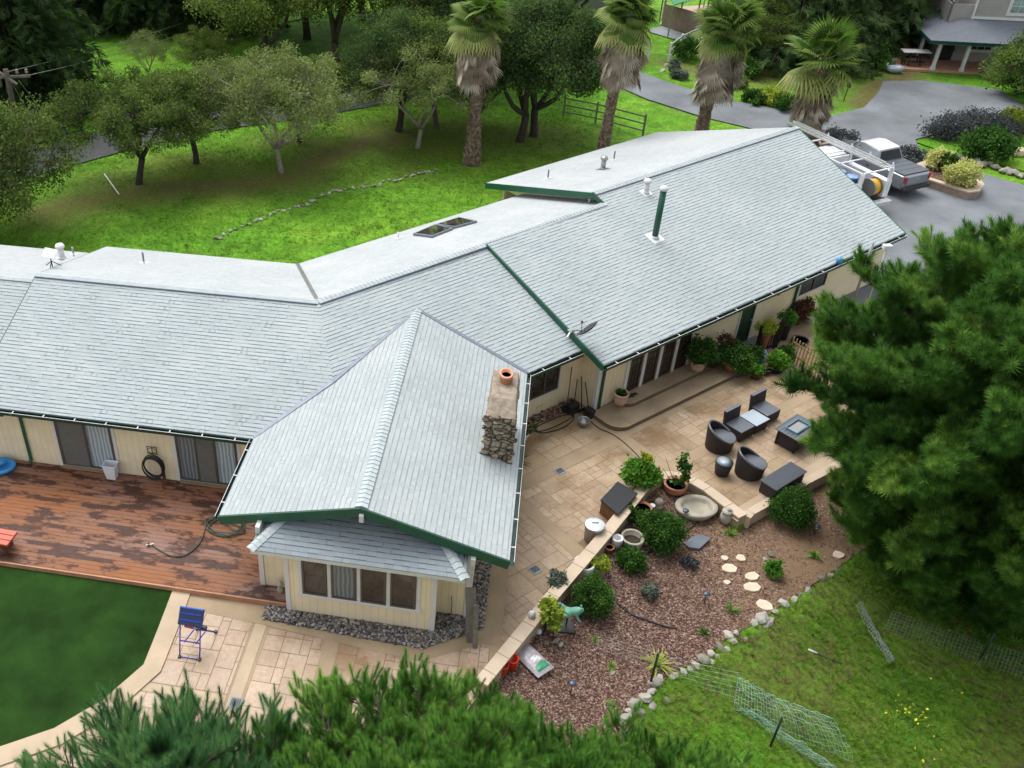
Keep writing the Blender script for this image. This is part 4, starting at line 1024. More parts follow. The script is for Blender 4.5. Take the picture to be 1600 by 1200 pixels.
vent(onback(115,398,FA,A1,ZE,SA,AA),.3,.035,'galvanised','vent_pipe',.25,None,sl=-SA,up=FA(0,1))
vent(onback(225,411,FA,A1,ZE,SA,AA),.42,.035,'flashing','vent_pipe',.3,None,sl=-SA,up=FA(0,1))
mb=MB(); b=onback(921,316,FC,C1,ZE,SC,AC); mb.tube([b-up3*.05,b+up3*.35],.06,10); mb.build('vent_pipe','white_paint',house)
# twin skylights
for a,b_,c,d in (((645,367),(675,371),(708,358),(680,352)),((680,352.5),(710,356.5),(745,347),(717,341))):
    q=[onback(x,y,FC,C1,ZE+.03,SC,AC) for x,y in (a,b_,c,d)]
    mb=MB(); mb.slab([p+up3*.06 for p in q],.10); sk=mb.build('skylight','flashing',house)
    ce=sum(q,Vector((0,0,0)))/4; mb=MB(); mb.slab([ce+(p-ce)*.84+up3*.073 for p in q],.012); mb.build('pane','dark_glass',sk)
# ---- deck
deck=thing('wooden_deck','red-brown board deck with dark wet stains along the left wing','deck',tuple(FA(-10,18,0)),world=True)
mb=MB(); dp=[FA(-30,16.5,.17),FA(-5.3,16.5,.17),FA(-5.3,17.0,.17),FA(-6.14,17.0,.17),FA(-6.14,20.58,.17),FA(-30,20.58,.17)]
mb.slab(dp,.04,FA(1,0),FA(0,1)); mb.build('deck_boards','deck_boards',deck)
mb=MB(); mb.bar(FA(-30,16.48,.085),FA(-5.28,16.48,.085),.045,.165); mb.build('fascia','deck_fascia',deck)
# ================================================================ VEGETATION TOOLS
def ztop(P,py):
    v=(py-PY)/FL; cp,sp=math.cos(PIT),math.sin(PIT)
    return CH-(P.y*sp+v*P.y*cp)/(cp-v*sp)
LEAF=([(0,0,0),(.36,.5,.10),(0,1,0),(-.36,.5,.10)],[(0,1,2,3)])
def leafcloud(rs,cent,rad,n,sz,flat=1.):
    """n leaves per clump centre; returns pos, rot, scale, tint"""
    c=np.repeat(cent,n,0); r=np.repeat(rad,n)
    d=rs.normal(size=(len(c),3)); d/=np.linalg.norm(d,axis=1)[:,None]; k=rs.rand(len(c))**.45
    p=c+d*(r*k)[:,None]*np.array([1,1,flat])
    t=np.repeat(rs.rand(len(cent))*.55+.15,n)+rs.normal(size=len(c))*.16
    return p,rots(len(c),'any',rs),sz*(.7+.6*rs.rand(len(c))),np.clip(t,0,1)
def curve(p,q,rs,bend=.15,n=5,sag=0.):
    p,q=Vector(p),Vector(q); L=(q-p).length; o=[Vector(rs.normal(size=3)*bend*L*.5) for _ in range(2)]
    r=[]
    for i in range(n+1):
        t=i/n; a=p.lerp(q,t)+o[0]*math.sin(math.pi*t)*.6+o[1]*math.sin(2*math.pi*t)*.3+Vector((0,0,sag*L*t*(1-t))); r.append(a)
    return r
def oak(seed,H,Rr,mat='oak_leaf',bark='bark',fork=.22,clumps=70,leaves=170,sz=.17,nl=4,sparse=1.,rc=.75,tr=.2,flat=.75,twig=True,low=.42):
    """local-coordinate trunk mesh + crown mesh"""
    rs=np.random.RandomState(seed); mb=MB()
    base=Vector((0,0,-.2)); fk=Vector((rs.normal()*.25,rs.normal()*.25,H*fork))
    mb.tube(curve(base,fk,rs,.06,4),[tr*1.25,tr*1.05,tr*.95,tr*.92,tr*.95],9)
    cz=H*.62; rz_=H*(1-.62)*.95
    limbs=[]
    for i in range(nl):
        a=2*math.pi*(i+.3*rs.rand())/nl+seed; e=Vector((math.cos(a)*Rr*.48,math.sin(a)*Rr*.48,cz+rz_*(.0+.35*rs.rand())))
        c=curve(fk,e,rs,.22,6,.1); limbs.append(c); mb.tube(c,[tr*.72*(1-.11*k) for k in range(7)],7)
    C=[];
    while len(C)<clumps:
        d=rs.normal(size=3); d/=np.linalg.norm(d)
        if d[2]<-low: continue
        k=.55+.42*rs.rand() if rs.rand()<.8 else .2+.4*rs.rand()
        wob=1+.16*math.sin(3*math.atan2(d[1],d[0])+seed)
        C.append((d[0]*Rr*k*wob,d[1]*Rr*k*wob,cz+d[2]*rz_*k*(1 if d[2]>0 else .75)))
    C=np.array(C)
    for c in C:
        best=min(((Vector(c)-q).length,li,qi) for li,l in enumerate(limbs) for qi,q in enumerate(l) if qi>1)
        q=limbs[best[1]][best[2]]; cc=curve(q,c,rs,.2,3,.05); mb.tube(cc,[tr*.22,tr*.16,tr*.1,tr*.05],4,False)
        if twig:
            for _ in range(3):
                e=Vector(c)+Vector(rs.normal(size=3)*rc*.55); mb.tube([cc[2],cc[3].lerp(e,.5),e],[tr*.08,tr*.05,tr*.02],3,False)
    rad=rc*(.7+.6*rs.rand(len(C)))
    P_,R_,S_,T_=leafcloud(rs,C,rad,int(leaves*sparse),sz,flat)
    tm=mb.build('trunk',bark); me=scatter('crown',*LEAF,P_,R_,S_,mat,tint=T_)
    tm.name='trunk'; return tm,me
def plant_tree(parts,p,label,cat='tree',rz=0.,sc_=1.,group=None,name='oak_tree'):
    t=thing(name,label,cat,tuple(p),rz,group); t.scale=(sc_,)*3 if not hasattr(sc_,'__len__') else sc_
    for o in parts:
        if o.parent is None and not o.get('used'): c=o
        else: c=o.copy(); COL.objects.link(c)
        c.parent=t; c['used']=1
    return t
proto={}
proto['dark']=oak(11,6.6,4.4,'oak_leaf','dark_bark',.24,130,260,.13,4,1,.72,.2)
proto['dark2']=oak(12,8.4,4.4,'darkoak_leaf','dark_bark',.2,150,280,.13,4,1,.85,.24,low=.7)
proto['olive']=oak(13,7.4,4.5,'olive_leaf','pale_bark',.2,150,230,.12,4,1,.75,.17,low=.5)
proto['oliveg']=oak(14,7.5,4.3,'yellowgreen_leaf','bark',.22,100,190,.15,4,1,.8,.18,low=.6)
proto['yellow']=oak(15,8.5,4.6,'yellowgreen_leaf','bark',.2,140,260,.13,4,1,.9,.22,low=.75)
proto['grey']=oak(16,5.5,3.4,'olive_leaf','pale_bark',.12,70,90,.12,5,1,.8,.12,low=.8)
for k in proto:
    for o in proto[k]: o['used']=0
LAB=['dark green oak with a forked trunk, first of the pair by the left road','dark oak with two raised limbs standing right of the forked oak','broad pale olive tree with a low V-shaped trunk','leaning pale-limbed tree spreading left over the grass','dark-trunked oak behind the leaning pale-limbed tree','yellow green tree filling the gap left of the tallest palm','small tree behind the tallest palm trunk','dense dark oak right of the tallest palm, its trunk at the left of two','dense dark oak right of the tallest palm, its trunk at the right of two','small dark tree behind the broad pale olive tree']
def put(kind,px,py,label,H=None,rz=0,sc_=1.,z=0.,group=None):
    p=W(px,py,z); p.z=-.06
    return plant_tree(proto[kind],p,label,'tree',rz,sc_,group,name='oak_tree' if kind!='olive' else 'olive_toned_tree')
hp={'dark':6.6,'dark2':8.4,'olive':7.4,'oliveg':7.5,'yellow':8.5,'grey':5.5}
for i,(px,py,kind,H,r_,sd) in enumerate(TREES):
    put(kind,px,py,LAB[i],rz=[0,2.1,.4,3.3,1.2,2.2,4.,.5,2.6,1.9][i],sc_=H/hp[kind])
# wood beyond the road
BK=[('yellow',420,118,'yellow green tree beyond the farm road, behind the broad olive tree',1.0,.3),('dark2',412,66,'dark tree at the top of the picture left of the yellow green crown',1.0,1.),
('yellow',525,112,'large yellow green tree beyond the road in the top middle',1.15,2.),('dark2',480,60,'dark tree deep in the wood above the broad olive tree',1.1,3.),
('grey',600,95,'grey twiggy tree beyond the road in the top middle',1.7,.7),('yellow',665,118,'rounded yellow green tree left of the tallest palm crown',1.1,4.1),
('dark2',740,128,'dark oak behind the tallest palm skirt',1.1,5.),('dark2',700,60,'far dark tree behind the tallest palm head',1.1,1.6),('dark2',880,62,'far dark tree between the two left palm heads',1.0,2.6),
('grey',232,118,'low grey leafless shrub tree at the pasture edge',.5,.2),('oliveg',326,138,'small bright tree beyond the road left of the olive tree',.5,1.),('grey',352,58,'pale grey green tree at the far right end of the pasture',1.0,2.),
('dark2',565,30,'far dark tree at the top edge above the middle wood',1.2,2.9),('dark2',800,30,'far dark tree at the top edge right of the tallest palm',1.2,.9),('dark2',640,25,'far dark tree at the top edge above the round yellow tree',1.2,4.),
('dark2',1178,70,'dark tree right of the third palm head at the top',.9,3.),('yellow',1195,105,'low green shrub tree behind the third palm skirt',.5,3.3),
('oliveg',1600,205,'green tree at the right edge in front of the neighbour porch',.72,1.1),('dark2',1660,215,'dark tree beyond the right edge of the picture',.8,2.1),
('dark2',420,25,'far dark tree at the top edge behind the pasture corner',1.3,.6)]
for k,px,py,lab,s,rz in BK: put(k,px,py,lab,rz=rz,sc_=s)
lt=oak(21,7.5,4.3,'oak_leaf','bark',.2,170,260,.12,4,1,.8,.2,low=1.1)
plant_tree(lt,W(-8,368,0)-Vector((.4,0,1.3)),'grey green oak crown cut by the left edge above the far roof','tree',.5,.98)
# ---- conifers
def conifer(seed,H,R0_,mat='conifer_leaf',droop=.35,nw=26,sz=1.,bark='dark_bark',nb=9,dens=1.):
    rs=np.random.RandomState(seed); mb=MB(); mb.tube([(0,0,-.3),(0,0,H*.5),(0,0,H)],[.42,.25,.04],9)
    pos=[];ax=[];tt=[]
    for i in range(nw):
        t=i/(nw-1); z=H*(.06+.92*t); L=R0_*(1-t)**.75*(.85+.3*rs.rand())+.3
        for j in range(nb):
            a=2*math.pi*(j+rs.rand()*.6)/nb+i*1.3; l=L*(.75+.4*rs.rand()); d=np.array([math.cos(a),math.sin(a)])
            pts=[]
            for k in range(6):
                u=k/5; pts.append(Vector((d[0]*l*u,d[1]*l*u,z+l*(.18*u-droop*u*u))))
            mb.tube(pts,[.05*(1-.15*k) for k in range(6)],3,False)
            ct=rs.rand()*.5+.2
            m=int(l*9*dens)
            for k in range(m):
                u=.2+.8*(k/m); q=np.array([d[0]*l*u,d[1]*l*u,z+l*(.18*u-droop*u*u)]); sd_=rs.choice([-1,1])
                side=np.array([-d[1]*sd_,d[0]*sd_,0]); w=(1-u)*.55*l*.6+.2
                v=side*(.5+rs.rand()*.5)+np.array([d[0],d[1],0])*(.5+.4*rs.rand())+np.array([0,0,-.35-.3*rs.rand()])
                q=q+side*w*rs.rand(); pos.append(q); ax.append(v); tt.append(ct+rs.normal()*.1)
    pos=np.array(pos); ax=np.array(ax)
    tv=[];tf=[]
    for k in range(6):
        a=(k/5-.5)*1.5; s0=len(tv); l=.75-.3*abs(a); z0=.08*k
        tv+=[(0,0,z0),(math.sin(a)*l*.5-.05,.03,z0+math.cos(a)*l*.5),(math.sin(a)*l,-.06,z0+math.cos(a)*l),(math.sin(a)*l*.5+.05,.03,z0+math.cos(a)*l*.5)]; tf.append((s0,s0+1,s0+2,s0+3))
    R_=rots(len(pos),'axis',rs,ax)
    tm=mb.build('trunk',bark); me=scatter('crown',tv,tf,pos,R_,sz*(.7+.6*rs.rand(len(pos))),mat,tint=np.clip(tt,0,1))
    return tm,me
cf=conifer(31,17,5.0,sz=.9,nw=30,nb=10)
for o in cf: o['used']=0
plant_tree(cf,W(30,168,-.06),'huge dark drooping conifer filling the top left corner','tree',.3,1.,name='cedar_tree')
plant_tree(cf,W(-70,150,-.06),'huge dark conifer beyond the left edge behind the drooping one','tree',1.9,1.05,name='cedar_tree')
for i,(px,py,s,rz) in enumerate([(165,32,.9,.5),(225,36,.95,1.6),(290,38,.9,2.8),(345,34,.85,.1),(120,30,1.,3.9)]):
    plant_tree(cf,W(px,py,-.06),'dark conifer in the shaded row behind the pasture, %s from the left'%(['second','third','fourth','fifth','first'][i]),'tree',rz,s,'dark conifers behind the pasture',name='cedar_tree')
cf2=conifer(33,12,4.6,'darkoak_leaf',.28,24,.8,'bark',9)
for o in cf2: o['used']=0
for i,(px,py,s,rz,lab) in enumerate([(1235,92,1.05,.5,'tall dark evergreen left of the neighbour patio'),(1340,62,1.15,1.7,'tall dark evergreen behind the leaning palm head'),(1412,22,1.1,2.9,'tall dark evergreen overhanging the neighbour brick patio'),(1290,100,.62,4.,'shorter dark evergreen just behind the leaning palm')]):
    plant_tree(cf2,W(px,py,-.06),lab,'tree',rz,s,name='evergreen_tree')
# saplings along the pasture
sp_=conifer(35,2.0,.55,'yellowgreen_leaf',.1,9,.35,'bark',6)
for o in sp_: o['used']=0
for i,px in enumerate((156,178,192,208,222,234,246,258,272,286,298)):
    plant_tree(sp_,W(px,43+i*1.1,-.06),'small conical sapling in the row along the far edge of the pasture','sapling',i*.7,.7+.06*((i*5)%7),'saplings along the pasture',name='conical_sapling')
# ---- fan palms
def fan(nb=30,pet=.75,L=1.15,seed=0,droop=.45,dead=False):
    rs=np.random.RandomState(seed); V=[];F=[];T=[]
    V+=[(-.02,0,0),(.02,0,0),(.015,pet,0),(-.015,pet,0)]; F.append((0,1,2,3)); T.append(.15)
    for k in range(nb):
        a=(k/(nb-1)-.5)*(4.0 if not dead else 1.5); l=L*(1-.12*abs(a)/2)*(.9+.2*rs.rand()); w=.04 if not dead else .03
        dx,dy=math.sin(a),math.cos(a); px_,py_=-dy,dx; s=len(V)
        zz=lambda u:-droop*u*u*l+.10*u*l*math.cos(a)
        m=.55
        V+=[(0,pet,0),(dx*l*m+px_*-w,pet+dy*l*m+py_*-w,zz(m)+.03),(dx*l*m+px_*w,pet+dy*l*m+py_*w,zz(m)-.02),(dx*l,pet+dy*l,zz(1.))]
        F+=[(s,s+1,s+2),(s+1,s+3,s+2)]; T+=[-.12,.28 if not dead else .1]
    return V,F,T
def dirrot(d,up):
    y=d/np.linalg.norm(d,axis=1)[:,None]; x=np.cross(y,up); x/=np.linalg.norm(x,axis=1)[:,None]+1e-9; z=np.cross(x,y)
    return np.stack([x,y,z],2)
def palm(seed,px,py,ypx,label,R_=1.0,nleaf=46,skirt=2.6,rt=.36,sk_r=1.05,lean=(0,0),slim=False,topx=None):
    rs=np.random.RandomState(seed); p=W(px,py,0); p.z=-.1; h=ztop(p,ypx)+.1
    t=thing('fan_palm',label,'palm tree',tuple(p))
    mb=MB(); n=22; top=Vector((lean[0],lean[1],h))
    prof=[]; 
    for i in range(n+1):
        u=i/n; prof.append(Vector((lean[0]*u*u,lean[1]*u*u,h*u)))
    mb.tube(prof,[rt*(1.25-.55*min(1,u*3) if u<.33 else .72) for u in [i/n for i in range(n+1)]],14)
    tm=mb.build('trunk','palm_bark',t)
    # old leaf bases: small spikes in a criss-cross pattern
    tv=[(-.07,0,-.02),(.07,0,-.02),(0,.10,.13),(0,.0,.1)]; tf=[(0,1,2),(0,2,3),(1,3,2)]
    P_=[];D=[]
    for i in range(int(h*9)):
        z=i/9; u=z/h; r=rt*(1.25-.55*min(1,u*3) if u<.33 else .72)
        for k in range(13):
            a=2*math.pi*(k+.5*(i%2))/13; P_.append((lean[0]*u*u+math.cos(a)*r,lean[1]*u*u+math.sin(a)*r,z)); D.append((math.cos(a),math.sin(a),0))
    P_=np.array(P_);D=np.array(D); scatter('leaf_base',tv,tf,P_,dirrot(D,np.array([[0,0,1.]]*len(D))),.8+.5*rs.rand(len(P_)),'dead_frond',t,tint=rs.rand(len(P_))*.6)
    # live fans
    V,F,T=fan(seed=seed,L=.88*R_,pet=.62*R_,droop=.2 if slim else .42)
    n=nleaf; a=rs.rand(n)*2*np.pi; el=np.arcsin(np.clip(rs.rand(n)*1.35-(.12 if slim else .38),-.6,.98)); D=np.stack([np.cos(a)*np.cos(el),np.sin(a)*np.cos(el),np.sin(el)],1)
    up=np.array([[0,0,1.]]*n)+rs.normal(size=(n,3))*.15
    P_=np.array([top]*n)+np.stack([rs.normal(size=n)*.08,rs.normal(size=n)*.08,rs.rand(n)*.35-.1],1)
    scatter('crown',V,F,P_,dirrot(D,up),(.8+.35*rs.rand(n)),'palm_leaf',t,tint=np.clip(.34-el*.1+rs.normal(size=n)*.1,0,1),tvar=T)
    # dead skirt
    V,F,T=fan(16,.45,1.05,seed+1,.1,True); n=int((130 if not slim else 90)*skirt/2.6)
    a=rs.rand(n)*2*np.pi; zz=rs.rand(n)*skirt; 
    tap=(1-.35*np.clip(zz/skirt-.5,0,1)) if not slim else (1-.5*zz/skirt)
    rr=sk_r*tap*(.45+.3*rs.rand(n))
    P_=np.stack([top[0]+np.cos(a)*rr*.55,top[1]+np.sin(a)*rr*.55,top[2]-.25-zz*.75],1)
    D=np.stack([np.cos(a)*.42,np.sin(a)*.42,-np.ones(n)*(.9+.5*rs.rand(n))],1)
    up=np.stack([np.cos(a),np.sin(a),np.zeros(n)],1)+rs.normal(size=(n,3))*.3
    scatter('dead_skirt',V,F,P_,dirrot(D,up),(.75+.4*rs.rand(n)),'dead_frond',t,tint=np.clip(.55+rs.normal(size=n)*.22,0,1),tvar=T)
    # drooping half-dead fans under the crown
    V,F,T=fan(22,.8,1.0*R_,seed+3,.6); n=14; a=rs.rand(n)*2*np.pi
    D=np.stack([np.cos(a),np.sin(a),-.35-.5*rs.rand(n)],1); P_=np.array([top-Vector((0,0,.15))]*n)
    scatter('yellowing_fan',V,F,P_,dirrot(D,np.array([[0,0,1.]]*n)),(.85+.3*rs.rand(n)),'palm_leaf',t,tint=np.clip(.8+rs.normal(size=n)*.15,0,1),tvar=T)
    return t
palm(41,737,255,28,'tallest fan palm with full brown skirt, leftmost of the four palms',1.02,44,2.3,.33,1.3)
palm(42,938,262,22,'fan palm with a grey skirt and thin leaning trunk, second from the left',1.0,42,2.6,.26,1.02,lean=(.35,0))
palm(43,1088,238,42,'stout fan palm with a wide shaggy grey skirt, third from the left',1.12,46,3.0,.32,1.45,lean=(.3,.0))
palm(44,1246,236,92,'short fan palm with open crown and long narrow skirt beside the driveway',1.42,26,4.4,.30,.9,lean=(.15,0),slim=True)
# ---- pines with bottle-brush tufts
def tuft(nn,L,nl,w,seed,spread=(.45,1.1)):
    rs=np.random.RandomState(seed); V=[];F=[];T=[]
    for k in range(nn):
        h=L*(k/nn); a=k*2.399; th=spread[1]+(spread[0]-spread[1])*(k/nn)+rs.normal()*.1; l=nl*(.8+.4*rs.rand())*(1-.25*(k/nn))
        d=Vector((math.sin(th)*math.cos(a),math.sin(th)*math.sin(a),math.cos(th))); s=Vector((-math.sin(a),math.cos(a),0))*w/2
        b=Vector((0,0,h)); q=len(V); V+=[b-s,b+s,b+d*l]; F.append((q,q+1,q+2)); T.append(.12*rs.normal())
    q=len(V); V+=[(-.006,0,-.05),(.006,0,-.05),(0,.006,L),(0,-.006,-.05)]; F+=[(q,q+1,q+2),(q+3,q+1,q+2)]; T+=[.4,.4]
    return V,F,T
def pine(seed,H,Rm,zlow,tf_,mat,nwh,nb,sub,scl,tr=.3,up=.35,peak=.3,top=.25,subn=1.,tint0=.4,tn=3,vert=0.):
    """local pine: whorled limbs, side shoots ending in upright needle tufts"""
    rs=np.random.RandomState(seed); mb=MB(); mb.tube([(0,0,-.5),(.1,.05,H*.4),(0,.1,H*.8),(0,0,H)],[tr,tr*.75,tr*.35,.03],9)
    P_=[];A_=[];S_=[];T_=[]
    for i in range(nwh):
        t=i/(nwh-1); z=zlow+(H-zlow)*t
        prof=(min(1,(t/peak)**.5) if t<peak else (1-((t-peak)/(1-peak))**1.6)*(1-top)+top*(1-t)**.5)
        L0=Rm*max(.06,prof)
        for j in range(nb):
            a=2*math.pi*(j+.7*rs.rand())/nb+i*2.1; l=L0*(.80+.28*rs.rand()); d=Vector((math.cos(a),math.sin(a),0))
            el=-.05+.55*t
            pts=[]
            for k in range(8):
                u=k/7; pts.append(Vector((0,0,z))+d*l*u+Vector((0,0,l*(el*u+up*.35*u*u*u)))+Vector(rs.normal(size=3)*.03*l*u))
            mb.tube(pts,[.012+.05*(l/Rm)*(1-u/7) for u in range(8)],5,False)
            ct=tint0+rs.normal()*.18
            ns=max(3,int(l/sub))
            for k in range(ns):
                u=.22+.78*(k+rs.rand())/ns
                if u>1: u=1
                f=u*7; ii=min(6,int(f)); q=pts[ii].lerp(pts[ii+1],f-ii)
                for m in range(2 if rs.rand()<subn else 1):
                    sa=rs.choice([-1,1])*(.5+.6*rs.rand()); dd=(Matrix.Rotation(sa,3,'Z')@d)*(.8)+Vector((0,0,.15+.5*rs.rand())); sl_=(.25+.5*rs.rand())*(1.25-u)*min(1.6,l*.45)+.15
                    e=q+dd*sl_; mb.tube([q,q.lerp(e,.5)+Vector((0,0,-.04)),e],[.016,.012,.008],3,False)
                    for g in range(tn):
                        v=q.lerp(e,1-.3*g)+Vector(rs.normal(size=3)*.04); P_.append(v); ax=dd*.45*(1-vert)+Vector(rs.normal(size=3)*.25*(1-vert*.5))+Vector((0,0,up*2.+.45*rs.rand()+vert*.5)); A_.append(ax); S_.append(scl*(.7+.5*rs.rand())); T_.append(ct+rs.normal()*.1)
            for g in range(4):
                P_.append(pts[7]+Vector(rs.normal(size=3)*.1)); A_.append(d*.6+Vector(rs.normal(size=3)*.4)+Vector((0,0,.5+up))); S_.append(scl*(.8+.5*rs.rand())); T_.append(ct+.1)
    V,F,T=tf_; P_=np.array([tuple(p) for p in P_]); A_=np.array([tuple(p) for p in A_])
    tm=mb.build('trunk','bark'); me=scatter('needles',V,F,P_,rots(len(P_),'axis',rs,A_),np.array(S_),mat,tint=np.clip(T_,0,1),tvar=T)
    print('pine tufts',len(P_)); return tm,me
p=W(1500,985,-2.0); p=Vector((17.1,19.3,-2.2))
pr=pine(51,11.3,6.15,.4,tuft(64,.27,.22,.018,1,(.5,1.45)),'deep_pine_needle',29,12,.17,1.05,.38,.16,.5,.2,1.,.45)
for o in pr: o['used']=0
plant_tree(pr,p,'big dense green pine filling the right side over the patio corner','tree',0.4,1.,name='pine_tree')
# foreground pines below the camera
tf2=tuft(150,.22,.10,.006,2,(.45,1.35))
pf=pine(52,9.0,3.8,3.6,tf2,'pine_needle',22,12,.10,1.1,.22,.2,.45,.42,1.,.5,2,.55)
for o in pf: o['used']=0
def under(px,py,d): q=Wd(px,py,d); return q
q=under(688,1288,12.4); b=Vector((q.x,q.y,q.z-9.0)); plant_tree(pf,b,'bright green pine with upright candle shoots at the bottom centre','tree',.2,1.,name='pine_tree')
q=under(1020,1332,13.4); b=Vector((q.x,q.y,q.z-9.0)); plant_tree(pf,b,'lower green pine top right of the bottom centre pine','tree',2.2,.98,name='pine_tree')
pg=pine(53,9.0,2.5,4.6,tuft(130,.3,.14,.0065,3,(.3,1.05)),'pine_needle_blue',14,9,.15,1.0,.2,.36,.35,.2,.75,.5,2,.2)
for o in pg: o['used']=0
q=under(255,1212,12.8); b=Vector((q.x,q.y,q.z-8.9)); plant_tree(pg,b,'blue green pine top in front of the artificial lawn at bottom left','tree',1.2,1.,name='pine_tree')
# ================================================================ BUSHES, POTS, FURNITURE
def bush(parent,c,r,n,sz,mat,seed=0,clumps=28,rc=.3,name='foliage',low=.2):
    """leafy mound; c local centre, r=(rx,ry,rz)"""
    rs=np.random.RandomState(seed); C=[]
    while len(C)<clumps:
        d=rs.normal(size=3); d/=np.linalg.norm(d)
        if d[2]<-low: continue
        k=(.58+.37*rs.rand())*(1+.13*math.sin(3*math.atan2(d[1],d[0])+seed)+.08*math.sin(5*math.atan2(d[1],d[0])+2*seed)); C.append((c[0]+d[0]*r[0]*k,c[1]+d[1]*r[1]*k,c[2]+d[2]*r[2]*k))
    n=int(n*1.7); sz=sz*1.15
    C=np.array(C); rad=np.full(len(C),rc*(r[0]+r[1])/2)*(.8+.5*rs.rand(len(C)))
    P_,R_,S_,T_=leafcloud(rs,C,rad,max(4,n//clumps),sz)
    k=len(P_)//14; j=rs.choice(len(P_),k,False); P_[j]=np.array(c)+(P_[j]-np.array(c))*(1.05+.22*rs.rand(k))[:,None]
    return scatter(name,*LEAF,P_,R_,S_,mat,parent,tint=T_)
def stems(parent,c,r,k=6,mat='bark',w=.02,seed=0):
    rs=np.random.RandomState(seed); mb=MB()
    for i in range(k):
        a=2*math.pi*i/k+rs.rand(); mb.tube([c,(c[0]+math.cos(a)*r*.3,c[1]+math.sin(a)*r*.3,c[2]+r*.35),(c[0]+math.cos(a)*r*.6,c[1]+math.sin(a)*r*.6,c[2]+r*.8)],[w,w*.7,w*.3],5,False)
    mb.build('stem',mat,parent)
def shrub(px,py,r,label,mat,n=1500,sz=.07,h=None,seed=0,z=BEDZ,group=None,name='round_shrub',sx=1.,P_=None,stem=True):
    p=P_ or W(px,py,z); h=h or r*.8; r*=.66 if z==BEDZ else .9; h*=.74
    t=thing(name,label,'shrub',tuple(p),0,group)
    bush(t,(0,0,h*.55),(r*sx,r,h*.62),n,sz,mat,seed,max(20,int(n/45)),.3,low=.5)
    if stem: stems(t,(0,0,0),h*.8,5,'bark',.02,seed)
    return t
shrub(1030,850,.92,'largest dark green dome shrub in the mulch bed, in front of the oval basin','bush_leaf',7500,.05,1.15,1)
shrub(985,795+18,.42,'small glossy dark shrub left of the oval basin','bush_leaf',1800,.05,.7,2)
shrub(984,884,.58,'loose green shrub behind the yellow potted plant by the wall','bush_leaf',2600,.055,.6,3)
shrub(923,950,.80,'dark green dome shrub beside the frog statue','bush_leaf',5600,.05,1.0,4)
shrub(1232,812,.98,'dark green dome shrub at the corner of the sofa patio','bush_leaf',7500,.05,1.1,5)
shrub(1206,898,.34,'small bright green shrub between stepping stones and pine','bright_leaf',900,.06,.5,6)
shrub(1076,884,.32,'low grey heather tuft below the slate tray','heather_leaf',700,.05,.3,7,name='grey_heather')
shrub(1014,930,.36,'low grey green lavender tuft in the middle of the mulch','grey_leaf',1200,.05,.38,8,name='lavender')
def strap(px,py,label,mat,n=26,L=.35,w=.035,z=BEDZ,seed=0,name='strap_leaf_plant',spread=1.,droop=.5,P_=None,parent=None,c=(0,0,0),pn='leaf'):
    """rosette of arching strap leaves"""
    rs=np.random.RandomState(seed)
    if parent is None:
        p=P_ or W(px,py,z); t=thing(name,label,'plant',tuple(p))
    else: t=parent
    mb=MB(); tt=[]
    for i in range(n):
        a=rs.rand()*6.28; l=L*(.7+.5*rs.rand()); el=.35+1.0*rs.rand(); d=Vector((math.cos(a),math.sin(a),0)); s=Vector((-d.y,d.x,0))*w/2; pts=[]
        for k in range(5):
            u=k/4; pts.append(Vector(c)+d*l*u*math.cos(el)*spread+Vector((0,0,l*(math.sin(el)*u-droop*u*u*.7))))
        b=len(mb.v); vs=[]
        for k,q in enumerate(pts): wk=(1-(k/4)**2*.9); vs+=[q-s*wk,q+s*wk]
        mb.add(vs,[(2*k,2*k+1,2*k+3,2*k+2) for k in range(4)]); x=rs.rand(); tt+=[x,x,min(1,x+.15),min(1,x+.25)]
    mb.build(pn,mat,t,tint=tt); return t
strap(1027,1040,'spider plant with pale arching leaves beside the steel fence stake','lime_leaf',46,.55,.04,seed=1,name='spider_plant')
strap(1100,990,'small dark tuft plant near the rock edging','bush_leaf',22,.28,.05,seed=2)
strap(1144,955,'small upright blue green plant right of the mulch','bright_leaf',18,.3,.05,seed=3,droop=.1)
strap(1272,870,'bright green rosette in the dry soil near the pine','bright_leaf',26,.32,.05,seed=4)
strap(1140,835,'thin green grass clump right of the slate tray','bright_leaf',40,.35,.02,seed=5,name='grass_clump')
strap(955,1043,'small wispy weed in the middle of the mulch','bright_leaf',22,.28,.02,seed=6,name='weed')
strap(930,1002,'small faint weed near the black garden hose','bright_leaf',14,.22,.02,seed=7,name='weed')
# --- pots
def pot(t,r,h,mat,rim=.03,c=(0,0,0),taper=.72,prof=None,sx=1.,soil=True,pn='pot',n=22):
    mb=MB(); pr=prof or [(r*taper,0),(r*.93,h*.8),(r,h*.85),(r+rim*.4,h*.86),(r+rim*.4,h),(r-rim,h),(r-rim*1.2,h*.8)]
    mb.lathe(pr,c,n,sx=sx); o=mb.build(pn,mat,t)
    if soil: mb=MB(); mb.lathe([(0,0),(r-rim*1.1,0)],(c[0],c[1],c[2]+h*.84),n,sx=sx); mb.build('soil','soil',o)
    return o
def potted(px,py,z,label,mat,r,h,plant=None,name='potted_plant',**k):
    p=W(px,py,z); t=thing(name,label,'plant pot' if plant is None else 'potted plant',tuple(p)); pot(t,r,h,mat,**k)
    if plant:
        kind,pm,pr,ph,n,sz,seed=plant
        if kind=='bush': bush(t,(0,0,h+ph*.45),(pr,pr,ph*.55),n,sz,pm,seed,max(8,int(n/30)),.36,low=.6); stems(t,(0,0,h*.8),ph*.8,5,'bark',.014,seed)
        else: strap(0,0,'',pm,n,pr,sz,seed=seed,parent=t,c=(0,0,h*.85))
    return t
